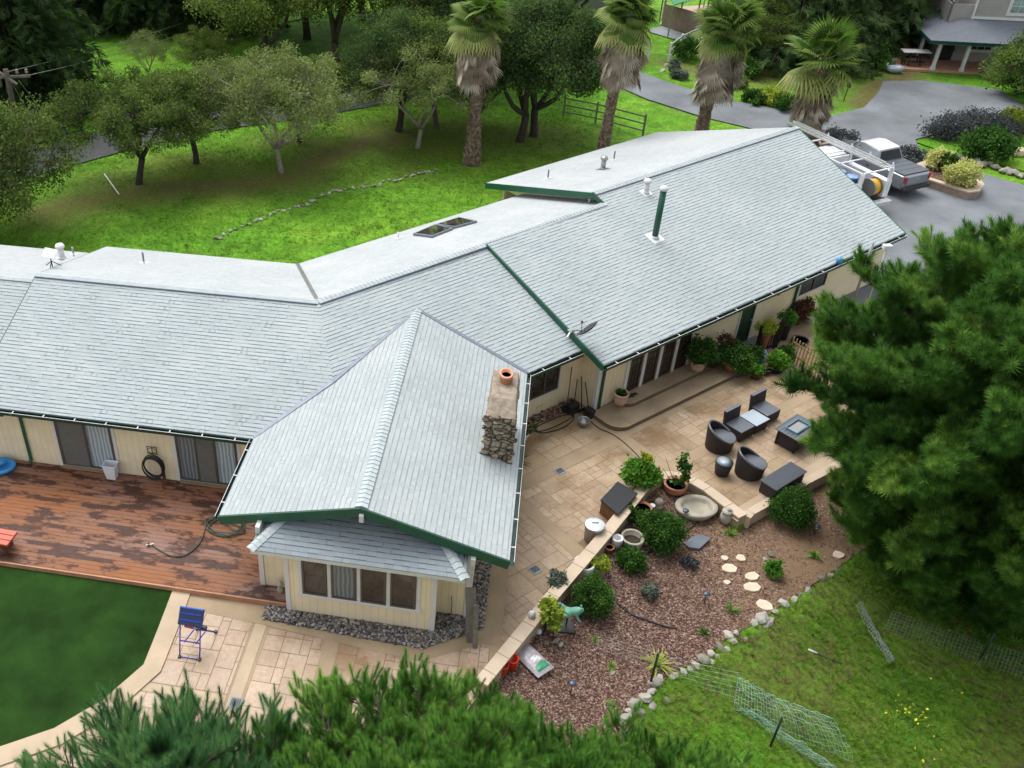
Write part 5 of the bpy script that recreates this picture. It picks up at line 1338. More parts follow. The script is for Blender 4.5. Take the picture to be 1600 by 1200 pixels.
belly=lambda r,h:[(r*.62,0),(r*.88,h*.25),(r*1.0,h*.55),(r*.94,h*.78),(r*.98,h*.82),(r*1.06,h*.86),(r*1.06,h),(r*.88,h),(r*.84,h*.8)]
# French door step
potted(968,631,.31,'pale ribbed terracotta pot with low green plant at the left end of the upper step','pale_terracotta',.24,.46,('bush','bush_leaf',.14,.08,200,.05,1),prof=belly(.24,.46))
potted(1088,578,.31,'pale pot with a jade tree next to the last white door post','pale_terracotta',.26,.4,('bush','bush_leaf',.46,.85,2200,.07,2),prof=belly(.26,.4))
potted(1112,571,.31,'low dark pot of dark green leaves right of the jade tree','black_plastic',.2,.25,('bush','grey_leaf',.3,.42,900,.06,3))
potted(1127,566,.16,'tall dusty pink urn with wiry dark plant beside the green door','stoneware',.24,.55,('bush','brown_leaf',.33,.6,700,.05,4),prof=belly(.24,.55))
potted(1141,577,.16,'round orange terracotta pot overflowing with green leaves, third from the green door step','terracotta',.31,.40,('bush','bush_leaf',.55,.5,3200,.07,5))
potted(1155,578,.16,'blue grey glazed bowl in front of the orange terracotta pot','glazed_blue',.30,.2,('bush','bright_leaf',.42,.35,1300,.07,6))
potted(1168,571,.0,'shadowed pot of loose green foliage behind the small garden ornament','black_plastic',.2,.22,('bush','bush_leaf',.42,.5,1100,.07,7))
potted(1180,590,0,'small brown pot with bright lettuce green succulent at the step corner','brown_post',.21,.2,('bush','bright_leaf',.24,.26,700,.08,8))
potted(1195,583,0,'square black planter with sparse stems between the two succulent pots','black_plastic',.2,.2,('strap','dry_blade',.32,.3,18,.03,9))
potted(1212,580,0,'wide dark bowl with bright lettuce green rosettes','black_plastic',.28,.24,('bush','bright_leaf',.36,.4,1500,.09,10))
potted(1224,566,0,'trailing green plant in a small pot beside the bamboo fence','terracotta',.18,.2,('bush','bush_leaf',.3,.45,900,.06,11))
g=thing('garden_ornament','small pale blue glazed ornament between the potted plants','ornament',tuple(W(1189,565,0)))
mb=MB(); mb.lathe([(.12,0),(.14,.12),(.07,.22),(.10,.3),(.13,.38),(.08,.48),(0,.52)],(0,0,0),14); mb.build('body','drum_lid',g); mb=MB(); mb.ball((.1,0,.3),.07,2); mb.ball((-.08,.05,.34),.06,2); mb.build('knob','white_paint',g)
potted(1189,546,.0,'long trough of yellow green plants hung behind the black panel','terracotta',.2,.85,('bush','lime_leaf',.36,.3,900,.06,12))
potted(1222,530,.0,'green plant showing above the right black panel','black_plastic',.2,.8,('bush','bright_leaf',.34,.3,800,.06,13))
potted(1248,497,.0,'tall wilted brown plant leaning by the far wall','terracotta',.2,.3,('bush','brown_leaf',.34,.7,900,.08,14))
potted(1242,505,0,'dark red brown leafy plant in front of the wilted one','brown_post',.22,.3,('bush','brown_leaf',.45,.6,1300,.09,15))
potted(1262,500,0,'white tub beside the wilted brown plant','white_plastic',.34,.34,None,name='white_tub')
potted(1249,536,0,'empty black bowl on the side yard slab','black_plastic',.3,.16,None,name='black_bowl')
# black gate panels and bamboo fence
bg_=thing('black_gate','pair of black slatted gate panels by the potted plants','gate',tuple(W(1182,550,0)),world=True)
for a,b in (((1179,551),(1208,545)),((1212,543),(1231,518))):
    p,q=W(*a,0),W(*b,0); mb=MB(); L=(q-p).length; d=(q-p)/L
    for z in (.12,1.05): mb.bar(p+up3*z,q+up3*z,.04,.06)
    n_=int(L/.09)
    for k in range(n_+1): mb.bar(p+d*(L*k/n_)+up3*.12,p+d*(L*k/n_)+up3*1.05,.03,.03)
    mb.build('slat_panel','black_iron',bg_)
    for e in (p,q): m2=MB(); m2.bar(e,e+up3*1.15,.07,.07); m2.build('post','black_iron',bg_)
bf_=thing('bamboo_fence','low yellowish bamboo slat fence leading under the pine','fence',tuple(W(1233,560,0)),world=True)
p,q=W(1231,561,0),W(1300,610,0); d=(q-p); L=d.length; d/=L
mb=MB()
for k in range(int(L/.14)): mb.bar(p+d*(k*.14),p+d*(k*.14)+up3*.95,.035,.035)
mb.build('slats','bamboo',bf_); mb=MB(); 
for z in (.3,.75): mb.bar(p+up3*z,q+up3*z,.03,.05)
mb.build('rail','bamboo',bf_)
# chimney corner
t=potted(817,688,0,'white bucket with small green plant at the foot of the chimney','white_plastic',.17,.3,('bush','grey_leaf',.2,.2,260,.07,16))
t=thing('aloe_plant','dark spiky plant growing beside the chimney base','plant',tuple(W(808,722,0))); strap(0,0,'','bush_leaf',30,.55,.06,seed=17,parent=t,droop=.3)
strap(834,668,'small yellow green weed at the end of the gravel strip','bright_leaf',22,.25,.04,z=0,seed=18,name='weed')
# hose coils
def hose(pts,r,label,mat,name='garden_hose'):
    pts=[Vector(p) for p in pts]; out=[]
    for i in range(len(pts)-1):
        a=pts[max(i-1,0)];b=pts[i];c=pts[i+1];d=pts[min(i+2,len(pts)-1)]
        for k in range(6):
            t=k/6; out.append(.5*((2*b)+(c-a)*t+(2*a-5*b+4*c-d)*t*t+(3*b-a-3*c+d)*t*t*t))
    out.append(pts[-1]); mb=MB(); mb.tube(out,r,7); o=mb.build(name,mat); return tag(o,label,'hose')
hose([W(x,y,.03) for x,y in [(828,671),(850,676),(880,668),(896,655),(894,648),(876,650),(850,661),(838,668),(842,674),(868,666),(895,650),(880,643),(884,630),(882,640)]],.017,'black garden hose looped on the paving in the inner corner','hose_black')
hose([W(x,y,.03) for x,y in [(920,655),(935,668),(960,680),(985,700),(1008,725),(1018,745)]],.014,'thin black hose running across the paving to the curved wall','hose_black')
hose([W(x,y,BEDZ)+Vector((0,0,.03)) for x,y in [(958,925),(962,940),(985,960),(1010,970),(1040,980),(1058,983)]],.02,'black drip hose curving through the mulch','hose_black')
hose([W(x,y,BEDZ)+Vector((0,0,.03)) for x,y in [(1005,870),(1040,850),(1070,832),(1100,810),(1122,796)]],.014,'black drip line running behind the largest dome shrub','hose_black')
dz=.20
pts=[W(238,852,dz),W(250,860,dz),W(270,869,dz),W(292,866,dz),W(312,848,dz),W(320,828,dz),W(328,808,dz+.02)]
import itertools
for k in range(26): a=k*.95; pts.append(W(352+28*math.cos(a)+3*math.sin(k*2.1),822+13*math.sin(a)+3*math.cos(k*1.7),dz+.02+.02*math.sin(k)))
hose(pts,.016,'green garden hose tangled on the deck under the gable eave','hose_green')
mb=MB(); mb.lathe([(.03,0),(.05,.02),(.02,.05),(.03,.1),(.0,.11)],tuple(W(232,851,dz)),10); mb.bar(W(228,852,dz+.03),W(240,850,dz+.05),.03,.03); tag(mb.build('hose_nozzle','galvanised'),'small metal nozzle at the end of the green hose','nozzle')
# gravel/lava strip and tools
def stones(name,poly,z,n,sz,mat,seed,label=None,flat=.55,sizev=.6):
    rs=np.random.RandomState(seed); P=np.array(poly); lo=P.min(0);hi=P.max(0); pts=[]
    while len(pts)<n:
        q=lo+(hi-lo)*rs.rand(n,2); m=inpoly(q[:,0],q[:,1],poly); pts+=list(q[m])
    pts=np.array(pts[:n]); bm=bmesh.new(); bmesh.ops.create_icosphere(bm,subdivisions=1,radius=1); tv=[tuple(v.co) for v in bm.verts]; tf=[tuple(v.index for v in f.verts) for f in bm.faces]; bm.free()
    pos=np.column_stack([pts,np.full(n,z)+rs.rand(n)*sz*.5]); s=sz*(1-sizev/2+sizev*rs.rand(n)); S=np.column_stack([s*(1+.4*rs.rand(n)),s,s*flat])
    o=scatter(name,tv,tf,pos,rots(n,'up',rs,tilt=.25),S,mat,None,tint=rs.rand(n)); o.data.polygons.foreach_set('use_smooth',[True]*len(o.data.polygons)); return tag(o,kind='stuff')
pb=[v2(FA(-5.8,16.5)),v2(FA(-5.78,16.0)),v2(FA(-1.6,15.8)),v2(FA(-.15,16.75)),v2(FA(-.15,19.6)),v2(FA(-.55,19.6)),v2(FA(-.55,17.02)),v2(FA(-1.38,17.02)),v2(FA(-1.38,16.38)),v2(FA(-5.2,16.38))]
sheet('pebble_bed',pb,.016,'soil'); stones('river_pebbles',pb,.03,3400,.042,'stone_tint',3)
lv=[v2(FC(17.7,17.62)),v2(FC(20.5,17.62)),v2(FC(20.5,18.02)),v2(FC(17.7,18.02))]
sheet('lava_rock_bed',lv,.017,'soil'); stones('lava_rocks',lv,.03,520,.045,'chip_tint',4)
def tool(a,b,head,label,mat='black_iron',name='garden_tool',hm='black_plastic'):
    a,b=Vector(a),Vector(b); t=thing(name,label,'tool',tuple(b),world=True); mb=MB(); mb.tube([a,b],.016,6); mb.build('shaft',mat,t)
    mb=MB(); mb.box(tuple(b+Vector((0,0,.06))),head,AC); mb.build('head',hm,t)
bx_=FC(20.0,17.7)
tool(FC(20.25,18.0,1.45),FC(19.85,17.6,.1),(.3,.08,.36),'long brown shovel leaning in the corner beside the window','brown_post')
tool(FC(20.5,17.75,1.1),FC(20.2,17.25,.1),(.28,.05,.12),'black rake leaning on the inner wall corner')
tool(FC(20.5,17.55,1.0),FC(20.3,17.0,.1),(.24,.3,.3),'black dustpan tool leaning nearest the downspout')
tool(FC(20.5,17.9,.9),FC(20.0,17.45,.1),(.36,.2,.3),'dark blower leaning behind the rake','black_plastic')
mb=MB(); mb.lathe([(.13,0),(.2,.16),(.21,.22),(.22,.24),(.2,.24),(.19,.2),(.12,.05),(0,.05)],tuple(W(911,665,0)),20); tag(mb.build('metal_bowl','galvanised'),'dented metal bowl on the paving by the tools','bowl')
for i,(x,y) in enumerate(((985,620),(990,617))):
    mb=MB(); c=W(x,y,.31); mb.box(tuple(c+Vector((0,0,.03))),(.26,.1,.05),.2+.15*i); o=mb.build('slipper','black_plastic',bevel=.02); tag(o,'black slipper on the upper step, the %s of the pair'%('nearer','farther')[i],'slipper','slippers on the step')
# storm drains
for i,(x,y,F_) in enumerate(((875,736,AC),(836,890,AC),(368,1098,AA))):
    t=thing('drain_grate',['small square drain grate in the band beside the chimney','small square drain grate in the paving near the trash can','small square drain grate between the foreground pines'][i],'drain',tuple(W(x,y,.012)),F_)
    mb=MB(); mb.box((0,0,.006),(.3,.3,.012)); mb.build('collar','pad_grey',t)
    mb=MB()
    for k in range(6): mb.box((-.1+.04*k,0,.015),(.018,.2,.012))
    mb.build('grate','black_iron',t)
# storage box
q=[W(938,781,.54),W(965,752,.54),W(997,771,.54),W(966,804,.54)]
t=thing('storage_box','brown storage box with a black sloping lid behind the curved wall','box',tuple(sum(q,Vector((0,0,0)))/4-up3*.54),world=True)
c=sum(q,Vector((0,0,0)))/4; 
mb=MB(); bq=[c+(p-c)*.92 for p in q]; mb.prism([v2(p) for p in bq],0.01,.50); mb.build('body','box_wood',t)
mb=MB(); mb.prism([v2(p) for p in q],.502,.55); mb.build('lid','tar_lid',t,bevel=.012)
# trash can
b=W(930,817,.64); b.z=0; t=thing('trash_can','galvanised trash can with pale lid behind the curved wall','trash can',tuple(b)); t.scale=(1,1,.86)
mb=MB(); pr=[(.22,0)]
for k in range(9): pr+=[(.225+.004*k,.07*k+.01),(.235+.004*k,.07*k+.035)]
pr+=[(.27,.66)]; mb.lathe(pr,(0,0,0),28); mb.build('body','galvanised',t)
mb=MB(); mb.lathe([(.29,.65),(.29,.69),(.27,.70),(.2,.73),(.05,.745),(0,.745)],(0,0,0),28); ld=mb.build('lid','steel_lid',t)
mb=MB(); mb.bar((-.08,0,.77),(.08,0,.77),.02,.02); mb.bar((-.08,0,.74),(-.08,0,.78),.02,.02); mb.bar((.08,0,.74),(.08,0,.78),.02,.02); mb.build('handle','galvanised',ld)
# bright aloe pot behind the wall
t=potted(997,765,0,'big lime green aeonium spilling over the curved wall','terracotta',.2,.3,('bush','bright_leaf',.48,.7,1900,.11,21))
bush(t,(.1,.12,1.05),(.16,.16,.2),160,.1,'lime_leaf',22,5,.4,name='flower_head')
# terracotta bonsai pot in the bed corner
potted(1053,768,BEDZ,'wide terracotta bowl with a small jade tree at the curve of the wall','terracotta',.34,.34,('bush','bush_leaf',.34,1.15,360,.08,23),prof=belly(.34,.34))
potted(1002,806,BEDZ,'empty red brown plastic pot leaning against the wall inside the bed','terracotta',.26,.34,None,name='empty_pot')
potted(951,862,BEDZ,'small orange terracotta pot near the white ring planters','terracotta',.13,.2,None,name='small_pot')
potted(936,896,BEDZ,'pale pot of yellow succulent beside the wall','stoneware',.22,.3,('bush','lime_leaf',.22,.22,900,.07,24))
# stoneware rings and basin
def ringpot(px,py,r,h,label,sx=1.,rz=0,mat='stoneware',inner='soil',name='stone_planter',th=.2,cat='planter'):
    t=thing(name,label,cat,tuple(W(px,py,BEDZ)),rz); mb=MB(); mb.lathe([(r*.8,0),(r*.95,h*.6),(r,h*.9),(r*.97,h),(r*(1-th*.9),h),(r*(1-th),h*.9),(r*(1-th)*.9,h*.45)],(0,0,0),32,sx=sx); o=mb.build('body',mat,t)
    mb=MB(); mb.lathe([(r*(1-th)*.93,h*.5),(r*.4,h*.36),(0,h*.34)],(0,0,0),32,sx=sx); mb.build('bottom',inner,o); return t
ringpot(986,852,.33,.34,'round stone planter at the wall beside the white ring pot')
ringpot(962,856,.16,.4,'small white round pot left of the round stone planter',mat='white_paint',inner='black_plastic',th=.35)
ringpot(911,893,.3,.36,'round white planter of grey rosettes half hidden behind the wall',mat='white_paint')
t=ringpot(1086,800,.64,.26,'large oval pale stone basin lying in the mulch',sx=.78,rz=-.25-1.2,name='stone_basin',cat='basin',inner='stoneware',th=.3)
# round stone ball, striped ornament
t=thing('stone_ball','round grey stone ball near the empty brown pot','ornament',tuple(W(1028,792,BEDZ))); mb=MB(); mb.lathe([(.14,0),(.12,.08),(.08,.1)],(0,0,0),14); mb.build('base','stoneware',t); mb=MB(); mb.ball((0,0,.2),.13,3); mb.build('ball','stoneware',t)
t=thing('striped_ornament','small striped black and white ornament by the brown pot','ornament',tuple(W(1017,800,BEDZ)))
for k,m in enumerate(('navy_panel','white_paint','navy_panel','white_paint')): mb=MB(); mb.lathe([(.11-.01*k,.07*k),(.11-.01*k,.07*k+.068)],(0,0,.0),14); mb.build('stripe',m,t)
t=thing('lidded_jar','squat grey green lidded stone jar in the bed by the patio edge','jar',tuple(W(1132,816,BEDZ)))
mb=MB(); mb.lathe([(.12,0),(.17,.12),(.17,.3),(.12,.36),(.12,.4),(.16,.42),(.15,.46),(0,.48)],(0,0,0),18); mb.build('body','stoneware',t); mb=MB(); mb.ball((.04,0,.5),.06,2,sc=(1,1,.6)); mb.build('lid','pad_grey',t)
# slate tray
q=[W(x,y,BEDZ) for x,y in ((1068,850),(1088,837),(1098,839),(1110,845),(1102,852),(1092,861),(1076,858))]; zb_=max(p.z for p in q)
mb=MB(); mb.prism([v2(p) for p in q],zb_-.02,zb_+.05); o=mb.build('slate_tray','slate_tray',bevel=.01); tag(o,'flat blue grey slate slab with wavy edges lying on the mulch','slab')
# frog statue on a black stand
t=thing('frog_statue','verdigris green leaping frog statue on a black square base','statue',tuple(W(884,980,BEDZ)),-.1)
mb=MB(); mb.box((0,0,.03),(.42,.42,.05)); mb.build('base','black_plastic',t,bevel=.01)
mb=MB(); mb.tube([(0,0,.05),(0,0,.5)],.02,8); mb.build('rod','black_iron',t)
def skin(name,V,E,Rr,mat,parent,sub=2,root=0):
    me=bpy.data.meshes.new(name); me.from_pydata([tuple(v) for v in V],E,[]); o=bpy.data.objects.new(name,me); COL.objects.link(o); o.parent=parent
    md=o.modifiers.new('skin','SKIN'); md.use_smooth_shade=True
    for i,r in enumerate(Rr): me.skin_vertices[0].data[i].radius=(r,r) if not hasattr(r,'__len__') else r
    me.skin_vertices[0].data[root].use_root=True
    s=o.modifiers.new('sub','SUBSURF'); s.levels=sub; s.render_levels=sub; me.materials.append(M[mat]); return o
fv=[(0,0,.56),(.16,0,.64),(.30,0,.70),(.38,0,.70),(-.14,0,.58),(-.06,.12,.56),(-.22,.2,.66),(-.34,.18,.5),(-.22,.22,.44),(-.06,-.12,.56),(-.22,-.2,.66),(-.34,-.18,.5),(-.22,-.22,.44),(.2,.1,.56),(.26,.16,.46),(.34,.17,.44),(.2,-.1,.56),(.26,-.16,.46),(.34,-.17,.44)]
fe=[(0,1),(1,2),(2,3),(0,4),(0,5),(5,6),(6,7),(7,8),(0,9),(9,10),(10,11),(11,12),(1,13),(13,14),(14,15),(1,16),(16,17),(17,18)]
fr=[.12,.11,.09,.045,.10,.06,.06,.04,.03,.06,.06,.04,.03,.035,.03,.02,.035,.03,.02]
fg=skin('body',fv,fe,fr,'verdigris',t)
for s in(-1,1): mb=MB(); mb.ball((.3,.05*s,.79),.03,2); mb.build('eye','verdigris',fg)
# gnome-like white bust on the patio side
t=thing('stone_figure','small white seated garden figure with dark face at the wall end','statue',tuple(W(828,980,0)))
mb=MB(); mb.box((0,0,.04),(.2,.2,.08)); mb.build('plinth','stoneware',t); mb=MB(); mb.lathe([(.10,.08),(.14,.15),(.12,.3),(.07,.38),(.05,.42)],(0,0,0),14); b_=mb.build('body','white_paint',t)
mb=MB(); mb.ball((0,0,.5),.10,2,sc=(1,.9,1.1)); mb.build('head','white_paint',b_); mb=MB(); mb.ball((.02,-.06,.48),.06,2); mb.build('face','pad_grey',b_)
t=thing('fish_statue','small carved stone statue standing on the deck corner','statue',tuple(W(438,924,.17)))
mb=MB(); mb.lathe([(.09,0),(.08,.1),(.06,.18),(.09,.26),(.07,.34),(.03,.4),(0,.45)],(0,0,0),12); mb.build('body','stoneware',t); mb=MB(); mb.ball((.0,-.05,.3),.07,2); mb.build('head','stoneware',t)
# wire plant rack with vine
t=thing('plant_rack','black wire rack holding a lime green vine at the end of the wall','plant stand',tuple(W(858,990,BEDZ)))
mb=MB()
for a in range(4): x,y=.18*math.cos(a*1.57+.4),.18*math.sin(a*1.57+.4); mb.tube([(x,y,0),(x*.8,y*.8,.5),(x*1.3,y*1.3,1.15 if a==0 else .6)],.012,5)
for z,r in((.25,.16),(.5,.17)): mb.tube([(r*math.cos(k*.5236),r*math.sin(k*.5236),z) for k in range(13)],.01,5,False)
mb.build('rack','black_iron',t); pot(t,.14,.22,'pale_terracotta',c=(0,0,.28)); bush(t,(0,0,.78),(.32,.3,.4),520,.12,'lime_leaf',31,12,.4,name='vine'); 
strap(0,0,'','bush_leaf',20,.4,.03,seed=12,parent=t,c=(0,0,.45))
t=thing('globe_lamp','small white globe on the mulch beside the wire rack','garden light',tuple(W(841,991,BEDZ))); mb=MB(); mb.tube([(0,0,0),(0,0,.06)],.03,8); mb.build('spike','black_plastic',t); mb=MB(); mb.ball((0,0,.11),.085,3); mb.build('globe','white_paint',t)
t=potted(868,922,0,'brown square pot of small succulents against the outer side of the wall','brown_post',.2,.34,('bush','grey_leaf',.24,.2,500,.07,33))
t=potted(899,893,0,'low pot of grey cactus stems left of the wall','stoneware',.2,.2,('strap','grey_leaf',.3,.3,24,.05,34))
# solar path lights
for i,(x,y,z) in enumerate(((892,1082,BEDZ),(1100,942,BEDZ),(1272,836,BEDZ),(1068,812,BEDZ))):
    t=thing('solar_light',['black solar path light nearest the foreground pine','black solar path light in the middle of the mulch below the stepping stones','black solar path light beside the dome shrub at the patio corner','black solar path light just below the stone basin'][i],'path light',tuple(W(x,y,z)),0,'solar path lights in the bed')
    mb=MB(); mb.tube([(0,0,0),(0,0,.25)],.014,6); mb.build('stake','black_plastic',t); mb=MB(); mb.lathe([(.035,.25),(.05,.35)],(0,0,0),12); mb.build('lens','frost_glass',t)
    mb=MB(); mb.lathe([(.09,.355),(.095,.37),(.06,.395),(0,.4)],(0,0,0),16); mb.build('cap','solar_cell',t)
# stepping stones and loose rocks
def slabrock(px,py,r,label,seed,mat='flagstone',z=None,group=None,name='stepping_stone',h=.05,n=7,cat='stone',vert=1.):
    rs=random.Random(seed); p=Wg(px,py) if z is None else W(px,py,z); pts=[]
    for k in range(n): a=6.283*k/n; rr=r*(.75+.45*rs.random()); pts.append((rr*math.cos(a),rr*math.sin(a)*.8))
    t=MB(); t.prism(pts,-.03,h); o=t.build(name,mat,bevel=.012); o.location=p; tag(o,label,cat,group); return o
for i,(x,y,r) in enumerate(((1138,889,.22),(1157,873,.16),(1173,901,.2),(1176,919,.26),(1193,946,.26),(1136,911,.1),(1131,873,.12),(1310,868,.2))):
    slabrock(x,y,r,['pale stepping stone left of the row, beside the small chip','small pale stepping stone at the top of the row','irregular pale stepping stone in the middle of the row','wide pale stepping stone above the lowest one','rounded pale stepping stone at the bottom of the row','tiny pale chip left of the wide stepping stone','small half buried stone left of the top stepping stone','pale stone under the edge of the pine'][i],i,z=BEDZ,group='stepping stones')
def rock(p,r,seed,label,group,mat='rock_tint',name='border_rock',flat=.65,cat='rock'):
    rs=random.Random(seed); r*=.68; mb=MB(); mb.ball((0,0,0),r,1 if r<.14 else 2,.38,rs,(1+.5*rs.random(),.75+.3*rs.random(),flat)); mb.sm=set()
    bmn=mb; v=rs.random(); o=mb.build(name,mat,tint=[v]*len(mb.f)); o.location=p; o.rotation_euler=(rs.random()*.5,rs.random()*.5,rs.random()*6); tag(o,label,cat,group); return o
rs_=random.Random(8)
rl=[(1023,1068,.28),(1008,1092,.3),(1016,1082,.2),(990,1102,.3),(1000,1115,.26),(1018,1104,.22),(978,1122,.24),(972,1135,.25),(1042,1095,.18),(1052,1058,.25),(1068,1050,.2),(1088,1042,.25),(1100,1032,.28),(1112,1036,.18),(1110,1022,.2),(1125,1012,.22),(1136,1015,.16),(1145,1003,.2),(1150,990,.18),(1165,1000,.14),(1138,993,.25),(1190,968,.34),(1200,975,.26),(1178,975,.2),(1225,945,.24),(1240,938,.22),(1212,958,.2),(1262,925,.2),(1285,905,.25),(1296,900,.2),(1308,893,.16),(1250,930,.16),(1030,1060,.2),(1078,1046,.16),(1120,1026,.14),(983,1112,.18)]
for i,(x,y,r) in enumerate(rl):
    p=Wg(x,y); p.z=max(p.z,BEDZ-.12)+r*.15; rock(p,r*.82,i,'pale grey rock in the loose edging between mulch and wild grass','rocks edging the mulch bed')
for i,(x,y,r) in enumerate(((1205,867,.2),(1195,874,.12),(868,1002,.14),(876,1008,.12),(957,1052,.1))):
    rock(W(x,y,BEDZ)+Vector((0,0,.02)),r,60+i,'small pale loose stone lying on the mulch bed','loose stones on the mulch',flat=.3)
# mulch chips
def chips():
    rs=np.random.RandomState(5); P=np.array(bed); lo=P.min(0);hi=P.max(0); pts=np.zeros((0,2))
    a=W(1000,900,0);b=W(1230,850,0)
    while len(pts)<15000:
        q=lo+(hi-lo)*rs.rand(20000,2); m=inpoly(q[:,0],q[:,1],bed); q=q[m]; t=((q[:,0]-a.x)*(b.x-a.x)+(q[:,1]-a.y)*(b.y-a.y))/((b-a).length**2); q=q[rs.rand(len(q))>np.clip(t,0,.9)]; pts=np.concatenate([pts,q])
    pts=pts[:15000]; n=len(pts); tv=[(-.5,-.5,0),(.5,-.5,0),(.6,.5,0),(-.4,.5,0),(-.5,-.5,.3),(.5,-.5,.25),(.6,.5,.3),(-.4,.5,.3)]; tf=[(4,5,6,7),(0,1,5,4),(1,2,6,5),(2,3,7,6),(3,0,4,7)]
    S=np.column_stack([.055*(.5+rs.rand(n)),.02*(.6+rs.rand(n)),.03*(.5+rs.rand(n))]); 
    o=scatter('bark_chips',tv,tf,np.column_stack([pts,np.array([bz(*q)+.005 for q in pts])]),rots(n,'up',rs,tilt=.25),S,'chip_tint',tint=rs.rand(n)); tag(o,kind='stuff')
chips()
# mulch bag
t=thing('mulch_bag','plastic bag of mulch with white and green print lying by the wall end','bag',tuple(W(832,1035,BEDZ)),-.95)
def pillow(name,cx,cy,lx,ly,h,mat,par,z0=.0,nx=10,ny=7):
    mb=MB(); vs=[];fs=[]
    for s in (1,-1):
        for i in range(nx+1):
            for j in range(ny+1):
                u=i/nx*2-1;v=j/ny*2-1; k=(1-u**4)*(1-v**4); vs.append((cx+u*lx/2,cy+v*ly/2,z0+h*.5+s*h*.5*k**.5+.012*math.sin(9*u+5*v)*k))
    m=(nx+1)*(ny+1)
    for s in (0,1):
        for i in range(nx):
            for j in range(ny):
                a=s*m+i*(ny+1)+j; f=(a,a+ny+1,a+ny+2,a+1); fs.append(f if s==0 else f[::-1])
    mb.add(vs,fs,True); return mb.build(name,mat,par)
simple('bag_plastic',(.36,.33,.36),.35,noise=.35,scale=7); simple('bag_green',(.02,.25,.12),.35,noise=.1)
pillow('bag',0,0,.95,.55,.2,'bag_plastic',t)
pillow('green_print',.28,0,.26,.46,.15,'bag_green',t,.055); pillow('white_print',.05,.02,.26,.34,.15,'white_paint',t,.06)
# red-orange buckets
for i,(x,y,lab) in enumerate(((783,1052,'bright orange bucket nearer the pine, front of the pair'),(799,1043,'bright orange bucket behind, right of the pair'))):
    t=thing('bucket',lab,'bucket',tuple(W(x,y,BEDZ)),0,'orange buckets'); mb=MB(); mb.lathe([(.12,0),(.15,.32),(.16,.33),(.16,.36),(.145,.36),(.115,.02),(0,.02)],(0,0,0),22); mb.build('pail','orange_bucket',t)
    mb=MB(); mb.tube([(.15*math.cos(a),.15*math.sin(a)*.4-.12,.33-.1*math.sin(a)) for a in [math.pi*k/8 for k in range(9)]],.004,4); mb.build('bail','galvanised',t)
# leaning weathered plank at the wing corner
mb=MB(); mb.bar(W(737,1003,.02),W(737,1003,0)+Vector((-.1,.35,1.6)),.26,.05,up=Vector((0,1,.2))); tag(mb.build('weathered_plank','weathered_wood'),'grey weathered plank leaning on the wing corner','plank')
mb=MB(); mb.bar(W(742,1012,.02),W(742,1012,0)+Vector((-.02,.3,1.25)),.12,.05,up=Vector((0,1,.2))); tag(mb.build('weathered_board','weathered_wood'),'narrow grey board standing against the leaning plank','board')
# ---- furniture
def P2(px,py,z=0.): return W(px,py,z)
def armless(px,py,label,rz):
    t=thing('armless_chair',label,'chair',tuple(P2(px,py)),rz,'black armless lounge chairs')
    mb=MB(); mb.box((0,0,.21),(.66,.66,.32)); mb.build('seat_base','wicker_black',t,bevel=.015)
    mb=MB(); mb.box((.0,-.0,.385),(.64,.66,.03)); mb.build('seat','table_grey',t,bevel=.01)
    mb=MB(); mb.box((-.36,0,.44),(.11,.72,.72),0,0,-.12); mb.build('backrest','wicker_black',t,bevel=.02)
    mb=MB(); mb.box((-.405,0,.808),(.13,.72,.02),0,0,-.12); mb.build('top_rail','table_grey',t)
    for x in(-.28,.28):
        for y in(-.28,.28): mb=MB(); mb.box((x,y,.025),(.05,.05,.05)); mb.build('leg','black_iron',t)
    return t
